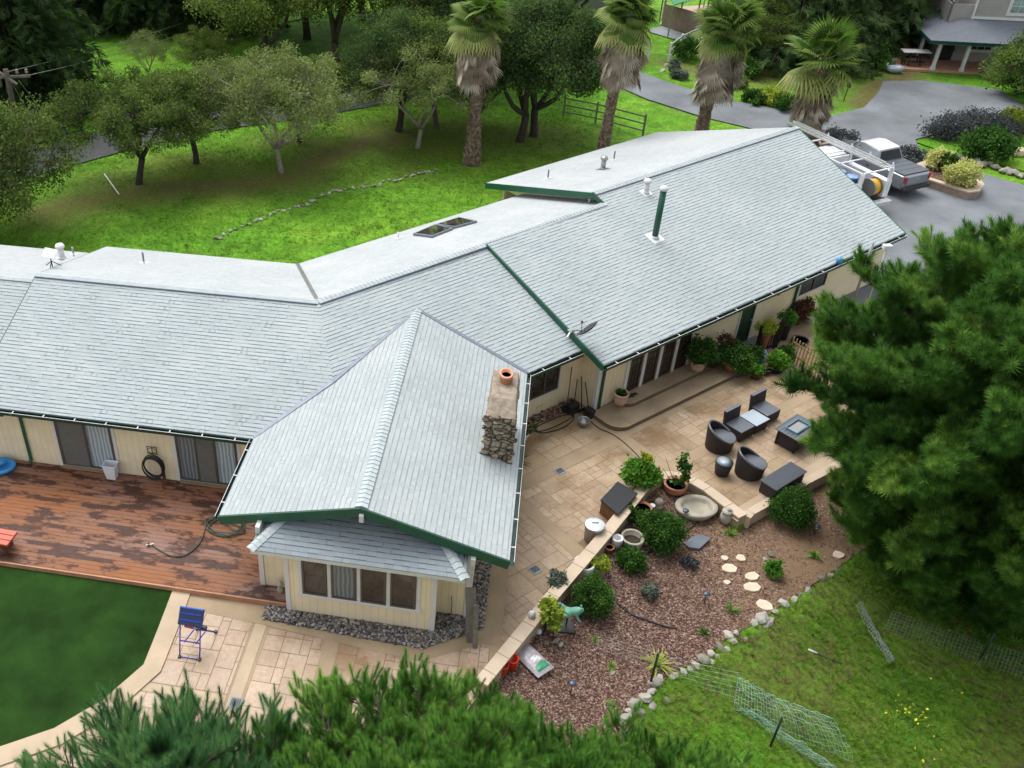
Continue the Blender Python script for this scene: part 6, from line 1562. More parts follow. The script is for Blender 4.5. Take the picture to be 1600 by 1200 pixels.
# seat axis: chairs face -y_C direction (towards lower right); local +x = facing
fz=AC-math.pi/2
def fc(s,n): p=FC(s,n,0.012); return tuple(p)
t=armless(1165,690,'black wicker armless chair left of the low glass table',fz); t.location=fc(23.62,13.62)
t2=dup(t,fc(25.05,13.72),fz,'black wicker armless chair right of the low glass table')
t=thing('coffee_table','low black wicker table with a pale glass top between the armless chairs','table',fc(24.33,13.6),fz)
mb=MB(); mb.box((0,0,.2),(.62,.62,.32)); mb.build('base','wicker_black',t,bevel=.015); mb=MB(); mb.box((0,0,.375),(.66,.66,.025)); mb.build('glass_top','frost_glass',t,bevel=.005)
for x in(-.27,.27):
    for y in(-.27,.27): mb=MB(); mb.box((x,y,.02),(.05,.05,.04)); mb.build('leg','black_iron',t)
def barrel(px,py,label,rz):
    t=thing('barrel_chair',label,'chair',tuple(P2(px,py)),rz,'round wicker barrel chairs')
    # wrap-around back: high behind, sloping down to the front on both sides
    mb=MB(); n=30; ro,ri=.40,.345; vs=[];fs=[]
    for k in range(n+1):
        a=-2.35+4.7*k/n; h=.42+.38*max(0,math.cos(a*.66))**1.3
        ca,sa=math.cos(a+math.pi),math.sin(a+math.pi)
        for r,z in((ro*.86,.03),(ro,h),(ri,h),(ri*.95,.3)): vs.append((r*ca,r*sa,z))
    for k in range(n):
        for j in range(3): fs.append((4*k+j,4*k+4+j,4*k+5+j,4*k+1+j))
    fs+=[(0,1,2,3),(4*n+3,4*n+2,4*n+1,4*n)]
    mb.add(vs,fs); mb.build('backrest','wicker_black',t)
    mb=MB(); pts=[]
    for k in range(n+1):
        a=-2.35+4.7*k/n; h=.42+.38*max(0,math.cos(a*.66))**1.3; pts.append(((ro+ri)/2*math.cos(a+math.pi),(ro+ri)/2*math.sin(a+math.pi),h))
    mb.tube(pts,.032,7); mb.build('top_rail','table_grey',t)
    mb=MB(); mb.lathe([(.31,.03),(.34,.36),(.345,.4)],(.06,0,0),28); mb.build('seat_base','wicker_black',t)
    mb=MB(); mb.lathe([(.35,.40),(.36,.42),(.33,.435),(0,.43)],(.06,0,0),28); mb.build('seat','table_grey',t); return t
t=barrel(1121,699,'round wicker barrel chair behind the round glass side table',-.25); t.scale=(1.15,1.15,1.08)
t2=dup(t,tuple(P2(1168,740)),-.1,'round wicker barrel chair right of the round glass side table',(1.15,1.15,1.08))
t=thing('side_table','round wicker side table with a pale glass top beside the barrel chairs','table',tuple(P2(1127,740)))
mb=MB(); mb.lathe([(.2,.02),(.24,.25),(.26,.46)],(0,0,0),26); mb.build('base','wicker_black',t); mb=MB(); mb.lathe([(.265,.455),(.27,.47),(.265,.485)],(0,0,0),26); r_=mb.build('rim','black_iron',t); mb=MB(); mb.lathe([(.245,.487),(0,.49)],(0,0,0),26); mb.build('glass_top','frost_glass',t)
# fire table
t=thing('fire_table','black wicker fire pit table with slatted grey top under the pine','table',fc(24.75,12.35),AC+0.06)
mb=MB(); v=[]
mb.box((0,0,.30),(1.0,.64,.54)); mb.build('base','wicker_black',t,bevel=.01)
for x in(-.5,.5):
    for y in(-.32,.32): mb=MB(); mb.box((x*.98,y*.98,.29),(.06,.06,.56)); mb.build('leg','black_iron',t)
mb=MB(); mb.box((0,0,.6),(1.25,.85,.035)); tp=mb.build('top','table_grey',t,bevel=.008)
mb=MB(); mb.box((-.05,0,.625),(.62,.3,.02)); bn=mb.build('burner','galvanised',tp)
for a,b,c,d in((-.38,.2,.32,.2),(-.38,-.2,.32,-.2),(-.38,-.2,-.38,.2),(.32,-.2,.32,.2)):
    mb=MB(); mb.bar((a,b,.66),(c,d,.66),.02,.05); mb.build('wind_guard','burner_blue',tp)
mb=MB()
for k in range(7): mb.box((0,-.36+.12*k,.619),(1.2,.012,.004))
mb.build('slat_groove','black_iron',tp)
# ribbed bench
t=thing('slatted_bench','low black bench with a ribbed grey top at the patio edge','bench',fc(22.6,11.22),AC+.02)
mb=MB(); mb.box((0,0,.22),(1.45,.5,.4)); mb.build('base','wicker_black',t,bevel=.01); mb=MB(); mb.box((0,0,.43),(1.5,.58,.02)); tp=mb.build('top','table_grey',t)
mb=MB()
for k in range(34): mb.box((-.73+.044*k,0,.447),(.022,.56,.016))
mb.build('ribs','table_grey',tp)
# umbrella pole / steel flue beyond the eave
t=thing('metal_post','tall grey steel post rising behind the far eave beside the pine','post',tuple(FC(32.9,15.9,0))); mb=MB(); mb.tube([(0,0,0),(0,0,3.3)],.05,8); mb.build('shaft','galvanised',t); mb=MB(); mb.box((0,0,.01),(.2,.2,.02)); mb.build('base','galvanised',t)
t=thing('work_light','white work lamp on a bracket beside the steel post','lamp',tuple(FC(33.6,15.7,0))); mb=MB(); mb.tube([(0,0,0),(0,0,3.1)],.02,6); mb.build('shaft','white_paint',t); mb=MB(); mb.box((0,0,3.0),(.3,.2,.14)); mb.build('head','white_paint',t)
mb=MB(); mb.lathe([(.10,0),(.12,.1),(.1,.2),(0,.22)],tuple(FC(32.2,R0-.02,ZR0-.02)),12); tag(mb.build('bucket','light_blue_plastic'),'small blue bucket sitting in the far gutter','bucket')
# satellite dishes
b=onC(882,505,R0,ZR0,SR); t=thing('satellite_dish','dark round satellite dish on a short arm over the green rake','dish antenna',tuple(FC(SR_L-.05,17.9,zR(17.9))),world=True)
bp_=FC(SR_L-.03,18.1,zR(18.1)+.05)
mb=MB(); mb.bar(bp_,bp_+FC(.0,-.55,.30),.04,.04); mb.bar(bp_,bp_+FC(-.25,-.1,-.1),.04,.04); mb.box(tuple(bp_),(.16,.2,.03),AC); mb.build('arm','galvanised',t)
c=bp_+FC(-.05,-.75,.42); vw=(c-Vector((0,0,CH))).normalized(); d=(FC(1,.12,.1)-FC(0,0,0)).cross(vw).normalized(); d=d if d.z>0 else -d; d=(d-vw*.16).normalized(); R3=d.to_track_quat('Z','Y').to_matrix()
mb=MB(); pr=[(0,0),(.15,.012),(.28,.045),(.36,.08),(.37,.075),(.28,.03),(.15,-.01),(0,-.02)]
mb.lathe(pr,(0,0,0),24,sy=1.12); mb.v=[tuple(R3@Vector(v)+c) for v in mb.v]; mb.build('dish','black_plastic',t)
c2=c+d*.35; mb=MB(); mb.bar(c-R3@Vector((0,.3,0)),c2,.02,.02); mb.box(tuple(c2),(.07,.07,.09)); mb.build('feed_horn','galvanised',t)
b=onback(82,417,FA,A1,ZE,SA,AA); t=thing('internet_dish','flat white internet dish on a small black tripod on the left ridge','dish antenna',tuple(b)); 
mb=MB(); mb.tube([(0,0,.0),(0,0,.4)],.02,6); mb.build('mast','black_iron',t)
for k in range(3): a=k*2.09+.5; mb=MB(); mb.tube([(0,0,.22),(.3*math.cos(a),.3*math.sin(a),-.02)],.015,5); mb.build('leg','black_iron',t)
R3=Vector((-.2,-.55,.8)).normalized().to_track_quat('Z','Y').to_matrix(); mb=MB(); mb.box((0,0,0),(.52,.36,.03)); mb.v=[tuple(R3@Vector(v)+Vector((0,0,.52))) for v in mb.v]; mb.build('panel','white_paint',t,bevel=.01)
# ---- deck items
t=thing('waste_bin','white plastic waste bin between the sliding doors','bin',tuple(W(176,746,.17)),AA)
mb=MB(); h=.55; vs=[]
for z,a,b in((0,.14,.11),(.52,.2,.15),(.52,.215,.165),(.55,.215,.165),(.55,.195,.145),(.05,.125,.1)):
    vs+=[(-a,-b,z),(a,-b,z),(a,b,z),(-a,b,z)]
fs=[(4*i+j,4*i+(j+1)%4,4*i+4+(j+1)%4,4*i+4+j) for i in range(5) for j in range(4)]+[(3,2,1,0),(20,21,22,23)]
mb.add(vs,fs); mb.build('bin','white_plastic',t,bevel=.01)
t=thing('hose_reel','black hose coiled on an iron wall bracket between the sliding doors','hose',tuple(FA(-10.35,AW-.1,.0)),AA)
mb=MB()
for k in range(7):
    r=.40-.012*(k%4); pts=[(r*.82*math.cos(a*.2618)+.01*math.sin(k),-.05-.025*k,1.0-.22+r*math.sin(a*.2618)-.02*(k%3)) for a in range(25)]; mb.tube(pts,.018,6,False)
mb.build('coil','hose_black',t)
mb=MB(); 
for x in(-.14,0,.14): mb.tube([(x,-.02,1.2),(x,-.02,1.46)],.012,5)
mb.tube([(-.16,-.02,1.46),(.16,-.02,1.46)],.012,5); mb.tube([(-.16,-.02,1.2),(.16,-.02,1.2)],.012,5); mb.tube([(.14*math.cos(a*.5),-.03,1.33+.1*math.sin(a*.5)) for a in range(13)],.009,5,False); mb.build('bracket','black_iron',t)
t=thing('wood_post','short brown post standing beside the coiled hose','post',tuple(W(257,747,.17))); mb=MB(); mb.box((0,0,.36),(.1,.1,.72)); mb.build('post','brown_post',t,bevel=.01); mb=MB(); mb.tube([(0,-.05,.5),(0,-.12,.5)],.02,6); mb.build('spigot','galvanised',t)
t=thing('sprinkler','small rusty sprinkler head on the deck below the coiled hose','sprinkler',tuple(W(253,764,.17))); mb=MB(); mb.lathe([(.1,0),(.1,.03),(.03,.05),(.03,.12),(0,.13)],(0,0,0),12); mb.build('base','rust_edge',t); mb=MB(); mb.tube([(0,0,.1),(-.08,.25,.12)],.015,5); mb.build('inlet','rust_edge',t)
t=thing('red_bench','red painted plank bench cut by the left edge of the deck','bench',tuple(W(8,856,.17)),AA-.05)
mb=MB(); 
for k in range(3): mb.box((-.55,-.19+.19*k,.41),(1.75,.17,.07))
mb.build('seat','red_bench',t,bevel=.01)
for x in(-1.2,.1): mb=MB(); mb.box((x,0,.19),(.1,.4,.38)); mb.build('leg','brown_post',t)
t=thing('water_toy','blue plastic water table toy with a red spot at the left edge','toy',tuple(W(-2,733,.17)))
mb=MB(); mb.lathe([(.42,0),(.5,.1),(.5,.16),(.42,.18),(.36,.1),(0,.08)],(0,0,0),20,sx=1.1,sy=.8); mb.build('tray','light_blue_plastic',t); mb=MB(); mb.ball((.0,.05,.24),.2,2,sc=(1.4,.8,.5)); mb.build('hood','light_blue_plastic',t); mb=MB(); mb.ball((-.05,-.14,.28),.09,2,sc=(1,1,.5)); mb.build('spot','red_plastic',t)
for k,s in enumerate((-13.3,-12.2,-10.9,-9.5,-8.2)):
    mb=MB(); mb.box(tuple(FA(s,A0-.02,ZE-.19)),(.13,.06,.03),AA); mb.build('soffit_light','white_paint',house)
# folding work stand
p0=W(307,1010,0); t=thing('work_stand','blue folding work stand with tilted panel and red clamp on the patio','work stand',tuple(p0),AA)
def leg(a,b,nm='leg',m='blue_metal',r=.017): mb=MB(); mb.tube([a,b],r,7); mb.build(nm,m,t)
# local: x right, y away
leg((-.30,-.40,0),(-.30,-.05,.95)); leg((.22,-.40,0),(.22,-.05,.95))
leg((-.16,.52,0),(-.20,-.02,.72)); leg((.34,.52,0),(.20,-.02,.72))
leg((-.30,-.24,.45),(.22,-.24,.45),'crossbar'); leg((-.30,-.40,.03),(.22,-.40,.03),'crossbar',r=.012); leg((-.16,.52,.02),(.34,.52,.02),'crossbar','blue_metal')
leg((-.18,-.26,.44),(-.1,.2,.36),'brace'); leg((.12,-.26,.44),(.2,.2,.36),'brace')
for x,y in((-.3,-.4),(.22,-.4),(-.16,.52),(.34,.52)): mb=MB(); mb.box((x,y,.03),(.06,.08,.06)); mb.build('foot','black_plastic',t)
mb=MB(); mb.bar((-.2,.03,.72),(.32,.03,.7),.03,.03); mb.build('screw_bar','black_iron',t)
mb=MB(); mb.box((-.16,.03,.74),(.16,.1,.07)); mb.box((-.05,.03,.72),(.12,.08,.05)); mb.build('clamp','red_plastic',t,bevel=.01); mb=MB(); mb.box((.26,.03,.72),(.16,.1,.08)); mb.build('clamp_handle','navy_panel',t,bevel=.02)
mb=MB(); mb.box((-.03,.02,1.06),(.62,.07,.42),0,-.75); mb.build('panel','navy_panel',t,bevel=.01)
mb=MB(); mb.box((-.03,.165,1.215),(.63,.085,.035),0,-.75); mb.build('panel_edge','blue_panel',t,bevel=.008)
for z in(-.08,.08):
    mb=MB(); q=Matrix.Rotation(-.75,3,'X')@Vector((0,-.042,z)); mb.box((-.03,.02+q.y,1.06+q.z),(.54,.012,.025),0,-.75); mb.build('rib','blue_metal',t)
# wall accessories: cable box, etc.
mb=MB(); mb.tube([FA(-1.0,BW-.02,.1),FA(-1.0,BW-.03,.5),FA(-1.03,BW-.03,.75)],.008,5); mb.build('wall_cable','black_iron',house)
# ================================================================ DRIVEWAY, VEHICLES, NEIGHBOUR, FENCES
def loft(mb,secs,cap=True,smooth=False):
    """secs: list of (x, [(y,z)...]) rings with equal counts"""
    n=len(secs[0][1]); o=len(mb.v); vs=[(x,y,z) for x,r in secs for y,z in r]; fs=[]
    for i in range(len(secs)-1):
        for k in range(n): fs.append((i*n+k,i*n+(k+1)%n,(i+1)*n+(k+1)%n,(i+1)*n+k))
    if cap: fs+=[tuple(range(n))[::-1],tuple((len(secs)-1)*n+k for k in range(n))]
    mb.add(vs,fs,smooth); return mb
def ring(w,z0,z1,wt=None,ch=.08):
    wt=w if wt is None else wt
    return [(-w+ch,z0),(w-ch,z0),(w,z0+ch),(w,(z0+z1)/2),(wt,z1-ch*.6),(wt-ch,z1),(-wt+ch,z1),(-wt,z1-ch*.6),(-w,(z0+z1)/2),(-w,z0+ch)]
def wheel(t,x,y,r=.40,w=.26):
    mb=MB(); R3=Matrix.Rotation(math.pi/2,3,'X')
    mb.lathe([(r*.6,-w/2),(r*.92,-w/2),(r,-w/2+.04),(r,w/2-.04),(r*.92,w/2),(r*.6,w/2)],(0,0,0),26); mb.v=[tuple(R3@Vector(v)+Vector((x,y,r))) for v in mb.v]; wh=mb.build('wheel','tyre',t)
    mb=MB(); mb.lathe([(r*.6,-w/2+.02),(r*.3,-w/2+.05),(r*.2,-w/2),(0,-w/2)],(0,0,0),16); mb.lathe([(r*.6,w/2-.02),(r*.3,w/2-.05),(r*.2,w/2),(0,w/2)],(0,0,0),16); mb.v=[tuple(R3@Vector(v)+Vector((x,y,r))) for v in mb.v]; mb.build('rim','aluminium',wh)
def quadp(name,pts,mat,t,th=.012):
    mb=MB(); mb.slab(pts,th); return mb.build(name,mat,t)
def pickup(label,loc,rz,body='silver_paint',white_top=True):
    t=thing('pickup_truck',label,'pickup truck',loc,rz)
    mb=MB() # x forward, rear bumper at x=-2.9
    loft(mb,[(-2.88,ring(.93,.55,1.18,.92)),(-2.75,ring(.98,.5,1.24,.95)),(-.75,ring(1.0,.45,1.26,.96)),(.9,ring(1.0,.42,1.24,.95)),(1.3,ring(1.0,.42,1.2,.90)),(2.5,ring(.98,.45,1.12,.82)),(2.9,ring(.9,.5,.98,.75))]); mb.build('body',body,t,bevel=.02)
    mb=MB(); loft(mb,[(-.98,ring(.92,1.2,1.30,.88,.04)),(-.72,ring(.90,1.2,1.86,.72,.06)),(.35,ring(.90,1.2,1.92,.73,.06)),(.75,ring(.90,1.2,1.84,.70,.06)),(1.42,ring(.9,1.18,1.26,.82,.04))]); cab=mb.build('cab',body,t,bevel=.02)
    mb=MB(); loft(mb,[(-.74,ring(.70,1.85,1.895,.66,.02)),(.33,ring(.72,1.905,1.95,.68,.02)),(.72,ring(.69,1.83,1.87,.64,.02))]); mb.build('roof_panel','car_white',t,bevel=.01)
    for s in(-1,1):
        quadp('side_window',[(-.62,s*.885,1.34),(.02,s*.885,1.34),(.02,s*.775,1.76),(-.58,s*.775,1.74)],'car_glass',t)
        quadp('side_window',[(.12,s*.885,1.34),(.95,s*.895,1.32),(.62,s*.785,1.72),(.12,s*.775,1.77)],'car_glass',t)
        mb=MB(); mb.box((.98,s*1.06,1.34),(.12,.2,.16)); mb.build('mirror','black_plastic',t,bevel=.02)
        mb=MB(); mb.box((-2.86,s*.86,1.04),(.10,.14,.34)); mb.build('tail_light','tail_red',t,bevel=.015)
        mb=MB(); mb.box((2.86,s*.72,.82),(.1,.3,.14)); mb.build('headlight','frost_glass',t,bevel=.02)
        mb=MB(); mb.bar((.55,s*1.0,1.02),(.3,s*1.0,1.02),.03,.03); mb.bar((-.35,s*1.0,1.02),(-.55,s*1.0,1.02),.03,.03); mb.build('door_handle','black_plastic',t)
        for x in(-1.85,1.95):
            wheel(t,x,s*.86)
            mb=MB(); mb.lathe([(.47,-.02),(.47,.02)],(0,0,0),22); R3=Matrix.Rotation(math.pi/2,3,'X'); mb.v=[tuple(R3@Vector(v)+Vector((x,s*.985,.42))) for v in mb.v]; mb.build('wheel_arch','black_plastic',t)
    quadp('windshield',[(.80,-.66,1.83),(.80,.66,1.83),(1.40,.80,1.28),(1.40,-.80,1.28)],'car_glass',t)
    quadp('rear_window',[(-.99,-.78,1.33),(-.99,.78,1.33),(-.76,.64,1.80),(-.76,-.64,1.80)],'car_glass',t)
    mb=MB(); mb.box((-1.82,0,1.285),(1.86,1.80,.05)); bc=mb.build('bed_cover','bed_cover',t,bevel=.015)
    mb=MB(); 
    for k in range(3): mb.box((-1.35-.45*k,0,1.312),(.03,1.78,.006))
    mb.build('seam','black_plastic',bc)
    mb=MB(); mb.box((-2.905,0,.97),(.03,1.45,.42)); tg=mb.build('tailgate',body,t,bevel=.01); mb=MB(); mb.box((-2.925,0,1.05),(.012,.16,.09)); mb.build('badge','frost_glass',tg,bevel=.01)
    mb=MB(); mb.box((-2.95,0,.58),(.22,1.9,.2)); mb.build('bumper','black_plastic',t,bevel=.03); mb=MB(); mb.box((2.92,0,.55),(.16,1.75,.2)); mb.build('bumper','black_plastic',t,bevel=.03)
    return t
a=W(1432,300,0); b=W(1280,228,0); rzt=math.atan2(b.y-a.y,b.x-a.x); d=(b-a).normalized()
nl=Vector((-d.y,d.x,0)); mid=a+nl*.75+d*(-.4+2.6); pk=pickup('silver crew cab pickup with white roof and dark bed cover on the driveway',tuple(Vector((mid.x,mid.y,.02))),rzt); pk.scale=(.88,.90,.92)
# white utility truck with rack, ladder, drums
nl=Vector((-d.y,d.x,0))
ur=a+nl*4.15-d*1.0; um=ur+d*2.9; t=thing('utility_truck','white work truck with ladder racks beside the silver pickup, partly behind the roof','work truck',tuple(Vector((um.x,um.y,.02))),rzt)
mb=MB(); loft(mb,[(.6,ring(.96,.45,1.25,.95)),(1.3,ring(.96,.42,1.2,.9)),(2.5,ring(.95,.45,1.12,.82)),(2.9,ring(.88,.5,.98,.75))]); mb.build('body','car_white',t,bevel=.02)
mb=MB(); loft(mb,[(-.2,ring(.90,.5,1.86,.76,.06)),(.6,ring(.9,.5,1.9,.76,.06)),(1.0,ring(.9,1.1,1.8,.7,.06)),(1.5,ring(.88,1.1,1.24,.8,.04))]); mb.build('cab','car_white',t,bevel=.02)
quadp('windshield',[(1.03,-.64,1.78),(1.03,.64,1.78),(1.50,.78,1.26),(1.50,-.78,1.26)],'car_glass',t)
for s in(-1,1): quadp('side_window',[(.0,s*.88,1.34),(.95,s*.88,1.32),(.75,s*.80,1.72),(.0,s*.79,1.74)],'car_glass',t)
mb=MB(); mb.box((-1.55,0,.62),(2.6,1.7,.08)); mb.build('bed_floor','black_plastic',t)
for s in(-1,1): mb=MB(); mb.box((-1.5,s*.90,1.05),(2.5,.34,.8)); mb.build('tool_box','car_white',t,bevel=.015)
mb=MB(); mb.box((-.28,0,1.2),(.10,1.7,1.2)); mb.build('bed_wall','car_white',t)
mb=MB(); mb.box((-2.98,0,.62),(.36,1.9,.06)); mb.box((-3.05,0,.5),(.1,1.9,.12)); mb.build('rear_step','aluminium',t)
for s in(-1,1):
    for x in(-1.9,2.0): wheel(t,x,s*.85)
    for x in(-2.72,-.35,1.1):
        if x<1: mb=MB(); mb.bar((x,s*.93,1.0),(x,s*.86,2.0),.16 if x<-2 else .07,.1); mb.build('rack_post','car_white',t)
    mb=MB(); mb.bar((-2.8,s*.86,2.02),(1.5,s*.86,2.02),.06,.07); mb.build('rack_rail','car_white',t)
for x in(-2.72,-1.4,-.3,1.2):
    mb=MB(); mb.bar((x,-.9,2.07),(x,.9,2.07),.05,.05); mb.bar((x,-.8,2.05),(x,-.8,2.34),.04,.05); mb.bar((x-.14,-.8,2.08),(x,-.8,2.33),.03,.03); mb.build('rack_bar','car_white',t)
wt=Vector((um.x,um.y,.02))
def loc(x,y,z): return wt+d*x+nl*y+Vector((0,0,z))
l=thing('extension_ladder','long aluminium ladder lying on the rack of the white work truck','ladder',tuple(loc(.2,-.25,2.08)),rzt)
for y in(-.55,-.15): mb=MB(); mb.bar((-2.9,y,.05),(3.3,y,.05),.035,.09); mb.build('rail','aluminium',l)
for y in(-.48,-.22): mb=MB(); mb.bar((-2.6,y,.14),(3.0,y,.14),.03,.07); mb.build('rail','aluminium',l)
mb=MB(); mb.bar((-2.85,-.35,.05),(-2.80,-.35,.05),.4,.02)
for k in range(20): mb.tube([(-2.75+.31*k,-.55,.06),(-2.75+.31*k,-.15,.06)],.018,6)
mb.build('rungs','aluminium',l)
for i,(x,y) in enumerate(((-1.05,.35),(-1.72,.3))):
    dr=thing('blue_drum','blue plastic drum in the truck bed, the %s of two'%('farther','nearer')[i],'drum',tuple(loc(x,y,.66)),0,'blue drums'); mb=MB(); mb.lathe([(.27,0),(.29,.05),(.29,.35),(.305,.37),(.29,.39),(.29,.7),(.27,.78)],(0,0,0),20); mb.build('body','blue_drum',dr); mb=MB(); mb.lathe([(.28,.78),(.26,.82),(0,.83)],(0,0,0),20); mb.build('lid','drum_lid',dr)
hr=thing('hose_drum','round yellow hose reel at the back of the white work truck','hose reel',tuple(loc(-2.45,-.25,.7)),rzt)
mb=MB(); R3=Matrix.Rotation(math.pi/2,3,'X'); mb.lathe([(.18,-.2),(.36,-.18),(.38,0),(.36,.18),(.18,.2)],(0,0,0),22); mb.v=[tuple(R3@Vector(v)+Vector((0,0,.45))) for v in mb.v]; mb.build('hose','yellow_reel',hr)
for y in(-.24,.24): mb=MB(); mb.lathe([(.42,-.02),(.42,.02),(0,.02)],(0,0,0),22); mb.v=[tuple(R3@Vector(v)+Vector((0,y,.45))) for v in mb.v]; mb.build('flange','galvanised',hr)
# masonry planters beside the driveway
def planter(pxs,label,h=.42,w=.28):
    pl=[W(x,y,0) for x,y in pxs]; t=thing('masonry_planter',label,'planter',tuple(pl[0]),world=True); pts=[v2(p) for p in pl]
    mb=MB(); mb.prism(pts,-.05,h-.04); mb.build('wall','plank_wall',t)
    ctr=sum(pl,Vector((0,0,0)))/len(pl); mb=MB(); n=len(pts); inn=[v2(ctr+(p-ctr)*.80) for p in pl]; out=[v2(ctr+(p-ctr)*1.03) for p in pl]
    vs=[(x,y,h) for x,y in out]+[(x,y,h) for x,y in inn]+[(x,y,h-.07) for x,y in out]
    mb.add(vs,[(i,(i+1)%n,n+(i+1)%n,n+i) for i in range(n)]+[(2*n+i,2*n+(i+1)%n,(i+1)%n,i) for i in range(n)]); mb.build('cap','curb_cap',t)
    mb=MB(); mb.add([(x,y,h-.035) for x,y in [v2(ctr+(p-ctr)*.84) for p in pl]],[tuple(range(n))]); mb.build('soil','mulch',t); return ctr
planter([(1430,268),(1448,262),(1500,281),(1523,289),(1532,300),(1525,310),(1508,312),(1440,290)],'long masonry planter with yellow shrubs behind the silver pickup')
for i,(x,y,r,lab) in enumerate(((1462,264,.62,'pale yellow variegated shrub in the planter, nearer the truck'),(1498,289,.85,'pale yellow feathery shrub at the far rounded end of the planter'))):
    shrub(x,y,r,lab,'yellow_shrub_leaf',2600,.09,1.25,60+i,z=.3,name='yellow_shrub')
shrub(1474,270,.42,'dark green shrub between the two yellow shrubs','bush_leaf',900,.1,1.1,63,z=.3)
planter([(1268,222),(1290,216),(1305,224),(1300,234),(1278,238)],'small masonry planter in front of the silver truck hood')
shrub(1283,224,.6,'grey purple heather mound at the roof peak end','heather_leaf',900,.1,.7,64,z=.1,name='heather_bush')
shrub(1310,222,.8,'grey purple heather strip behind the truck hood','heather_leaf',1400,.1,.6,65,z=.1,name='heather_bush',sx=1.5)
shrub(1418,248,.7,'dry brown grey heather behind the pickup bed','heather_leaf',900,.1,.6,66,z=.1,name='heather_bush',sx=1.4)
shrub(1517,213,1.45,'wide dark purple grey heather hedge on the right lawn','heather_leaf',7000,.10,1.1,67,z=0,name='heather_hedge',sx=1.9)
shrub(1536,247,1.35,'round dark green grey bush above the dry stone border','bush_leaf',4200,.12,1.7,68,z=0)
shrub(1590,150,1.9,'tall green bush at the right edge by the neighbour porch','bush_leaf',6000,.14,3.6,69,z=0)
shrub(1588,200,1.2,'yellow green bush under the right edge tree','lime_leaf',1800,.12,1.0,70,z=0)
for i,(x,y,r,h,m,lab) in enumerate(((1163,75,1.3,1.6,'bush_leaf','rounded bush right of the third palm skirt, highest'),(1190,95,1.5,1.6,'bush_leaf','rounded bush left of the leaning palm head'),(1170,118,1.0,1.0,'bush_leaf','low dark bush right of the third palm skirt'),(1180,160,.8,.7,'bush_leaf','small dark bush just above the lane'),(1207,160,.9,.9,'lime_leaf','yellow flowering bush left of the leaning palm trunk'),(1150,135,.7,.8,'yellowgreen_leaf','small light bush beside the third palm skirt'),(1232,172,.9,.8,'bush_leaf','dark bush at the foot of the leaning palm skirt'),(1072,92,1.1,1.4,'bush_leaf','green bush behind the right white fence'),(1062,122,.5,.5,'grey_leaf','small grey bush left of the third palm skirt'),(1052,114,.35,.9,'grey_leaf','small upright grey shrub near the stone chips'),(1345,100,1.6,1.8,'bush_leaf','dark bush behind the little wooden planter bench'),(1550,121,.8,.7,'dead_frond','brown twiggy bush against the neighbour porch'),(1575,125,1.0,.8,'bush_leaf','low green bush at the right end of the neighbour porch'),(1382,108,.5,.4,'bright_leaf','bright green plants beside the white swan planter'))):
    shrub(x,y,r,lab,m,int(900*r+600),.12,h,80+i,z=0)
# dry-stone border along the right path and lawn wedge
grass_w=wl([(1430,222),(1500,205),(1600,205),(1700,230),(1700,310),(1600,268),(1520,246),(1470,236)],0)
sheet('grass_verge',grass_w,.022,'grass_ground')
bpl=[(1450,240),(1480,243),(1510,250),(1540,257),(1570,264),(1600,273),(1630,283)]
rr=random.Random(77); cnt=0
for i in range(len(bpl)-1):
    for k in range(6):
        x=bpl[i][0]+(bpl[i+1][0]-bpl[i][0])*k/6; y=bpl[i][1]+(bpl[i+1][1]-bpl[i][1])*k/6+rr.uniform(-3,3)
        rock(W(x,y,.1),.24*rr.uniform(.8,1.25),100+cnt,'grey stone in the dry-laid border along the right path','stones of the path border'); cnt+=1
# small lawn rocks line behind the house
lp=[(335,373),(360,362),(390,348),(420,336),(450,325),(480,318),(500,305),(525,298),(550,292),(580,290),(605,283),(640,275),(665,268),(685,265)]
for i in range(len(lp)-1):
    for k in range(4):
        x=lp[i][0]+(lp[i+1][0]-lp[i][0])*(k+rr.random()*.5)/4; y=lp[i][1]+(lp[i+1][1]-lp[i][1])*k/4+rr.uniform(-2.2,2.2)
        rock(W(x,y,0),.17*rr.uniform(.6,1.2),200+cnt,'small pale rock in the broken line across the back lawn','rocks across the back lawn',flat=.5); cnt+=1
for i,(x,y) in enumerate(((1040,102),(1050,106),(1060,112),(1035,110),(1072,115))): rock(W(x,y,0),.28,400+i,'flat pale stone in the loose group beside the white fence gap','flat stones near the white fence',flat=.3)
# strip of pale gravel at lane edge
strip('lane_shoulder',wl([(975,133),(1030,152),(1085,172),(1140,186),(1180,196)]),.5,.015,'curb_side')
# ---- rail fences
def railfence(name,label,pts,mat,h=1.15,rails=3,post=.12,rw=.04,rh=.13,step=2.4):
    P_=[W(x,y,0) for x,y in pts]; t=thing(name,label,'fence',tuple(P_[0]),world=True)
    posts=[]
    for i in range(len(P_)-1):
        a,b=P_[i],P_[i+1]; k=max(1,round((b-a).length/step)); posts+=[a.lerp(b,j/k) for j in range(k)]
    posts.append(P_[-1])
    for p in posts: mb=MB(); mb.bar(p,p+up3*(h+.06),post,post); mb.build('post',mat,t)
    for r in range(rails):
        z=h*(.92-r*.34); mb=MB()
        for a,b in zip(posts[:-1],posts[1:]): mb.bar(a+up3*z,b+up3*z,rw,rh)
        mb.build('rail',mat,t)
railfence('white_fence','white three-rail fence end left of the grassy gap',[(985,84),(1012,94)],'white_paint')
railfence('white_fence','white rail fence running back right of the grassy gap',[(1044,96),(1062,82),(1100,64)],'white_paint')
railfence('rail_fence','weathered dark rail fence behind the second palm trunk',[(880,182),(930,192),(1004,212)],'weathered_wood',1.15,3,.09,.03,.07)
railfence('black_fence','black rail fence beyond the farm road at the left',[(-40,262),(55,236),(88,222),(130,212)],'black_fence',1.25,3,.13,.04,.12)
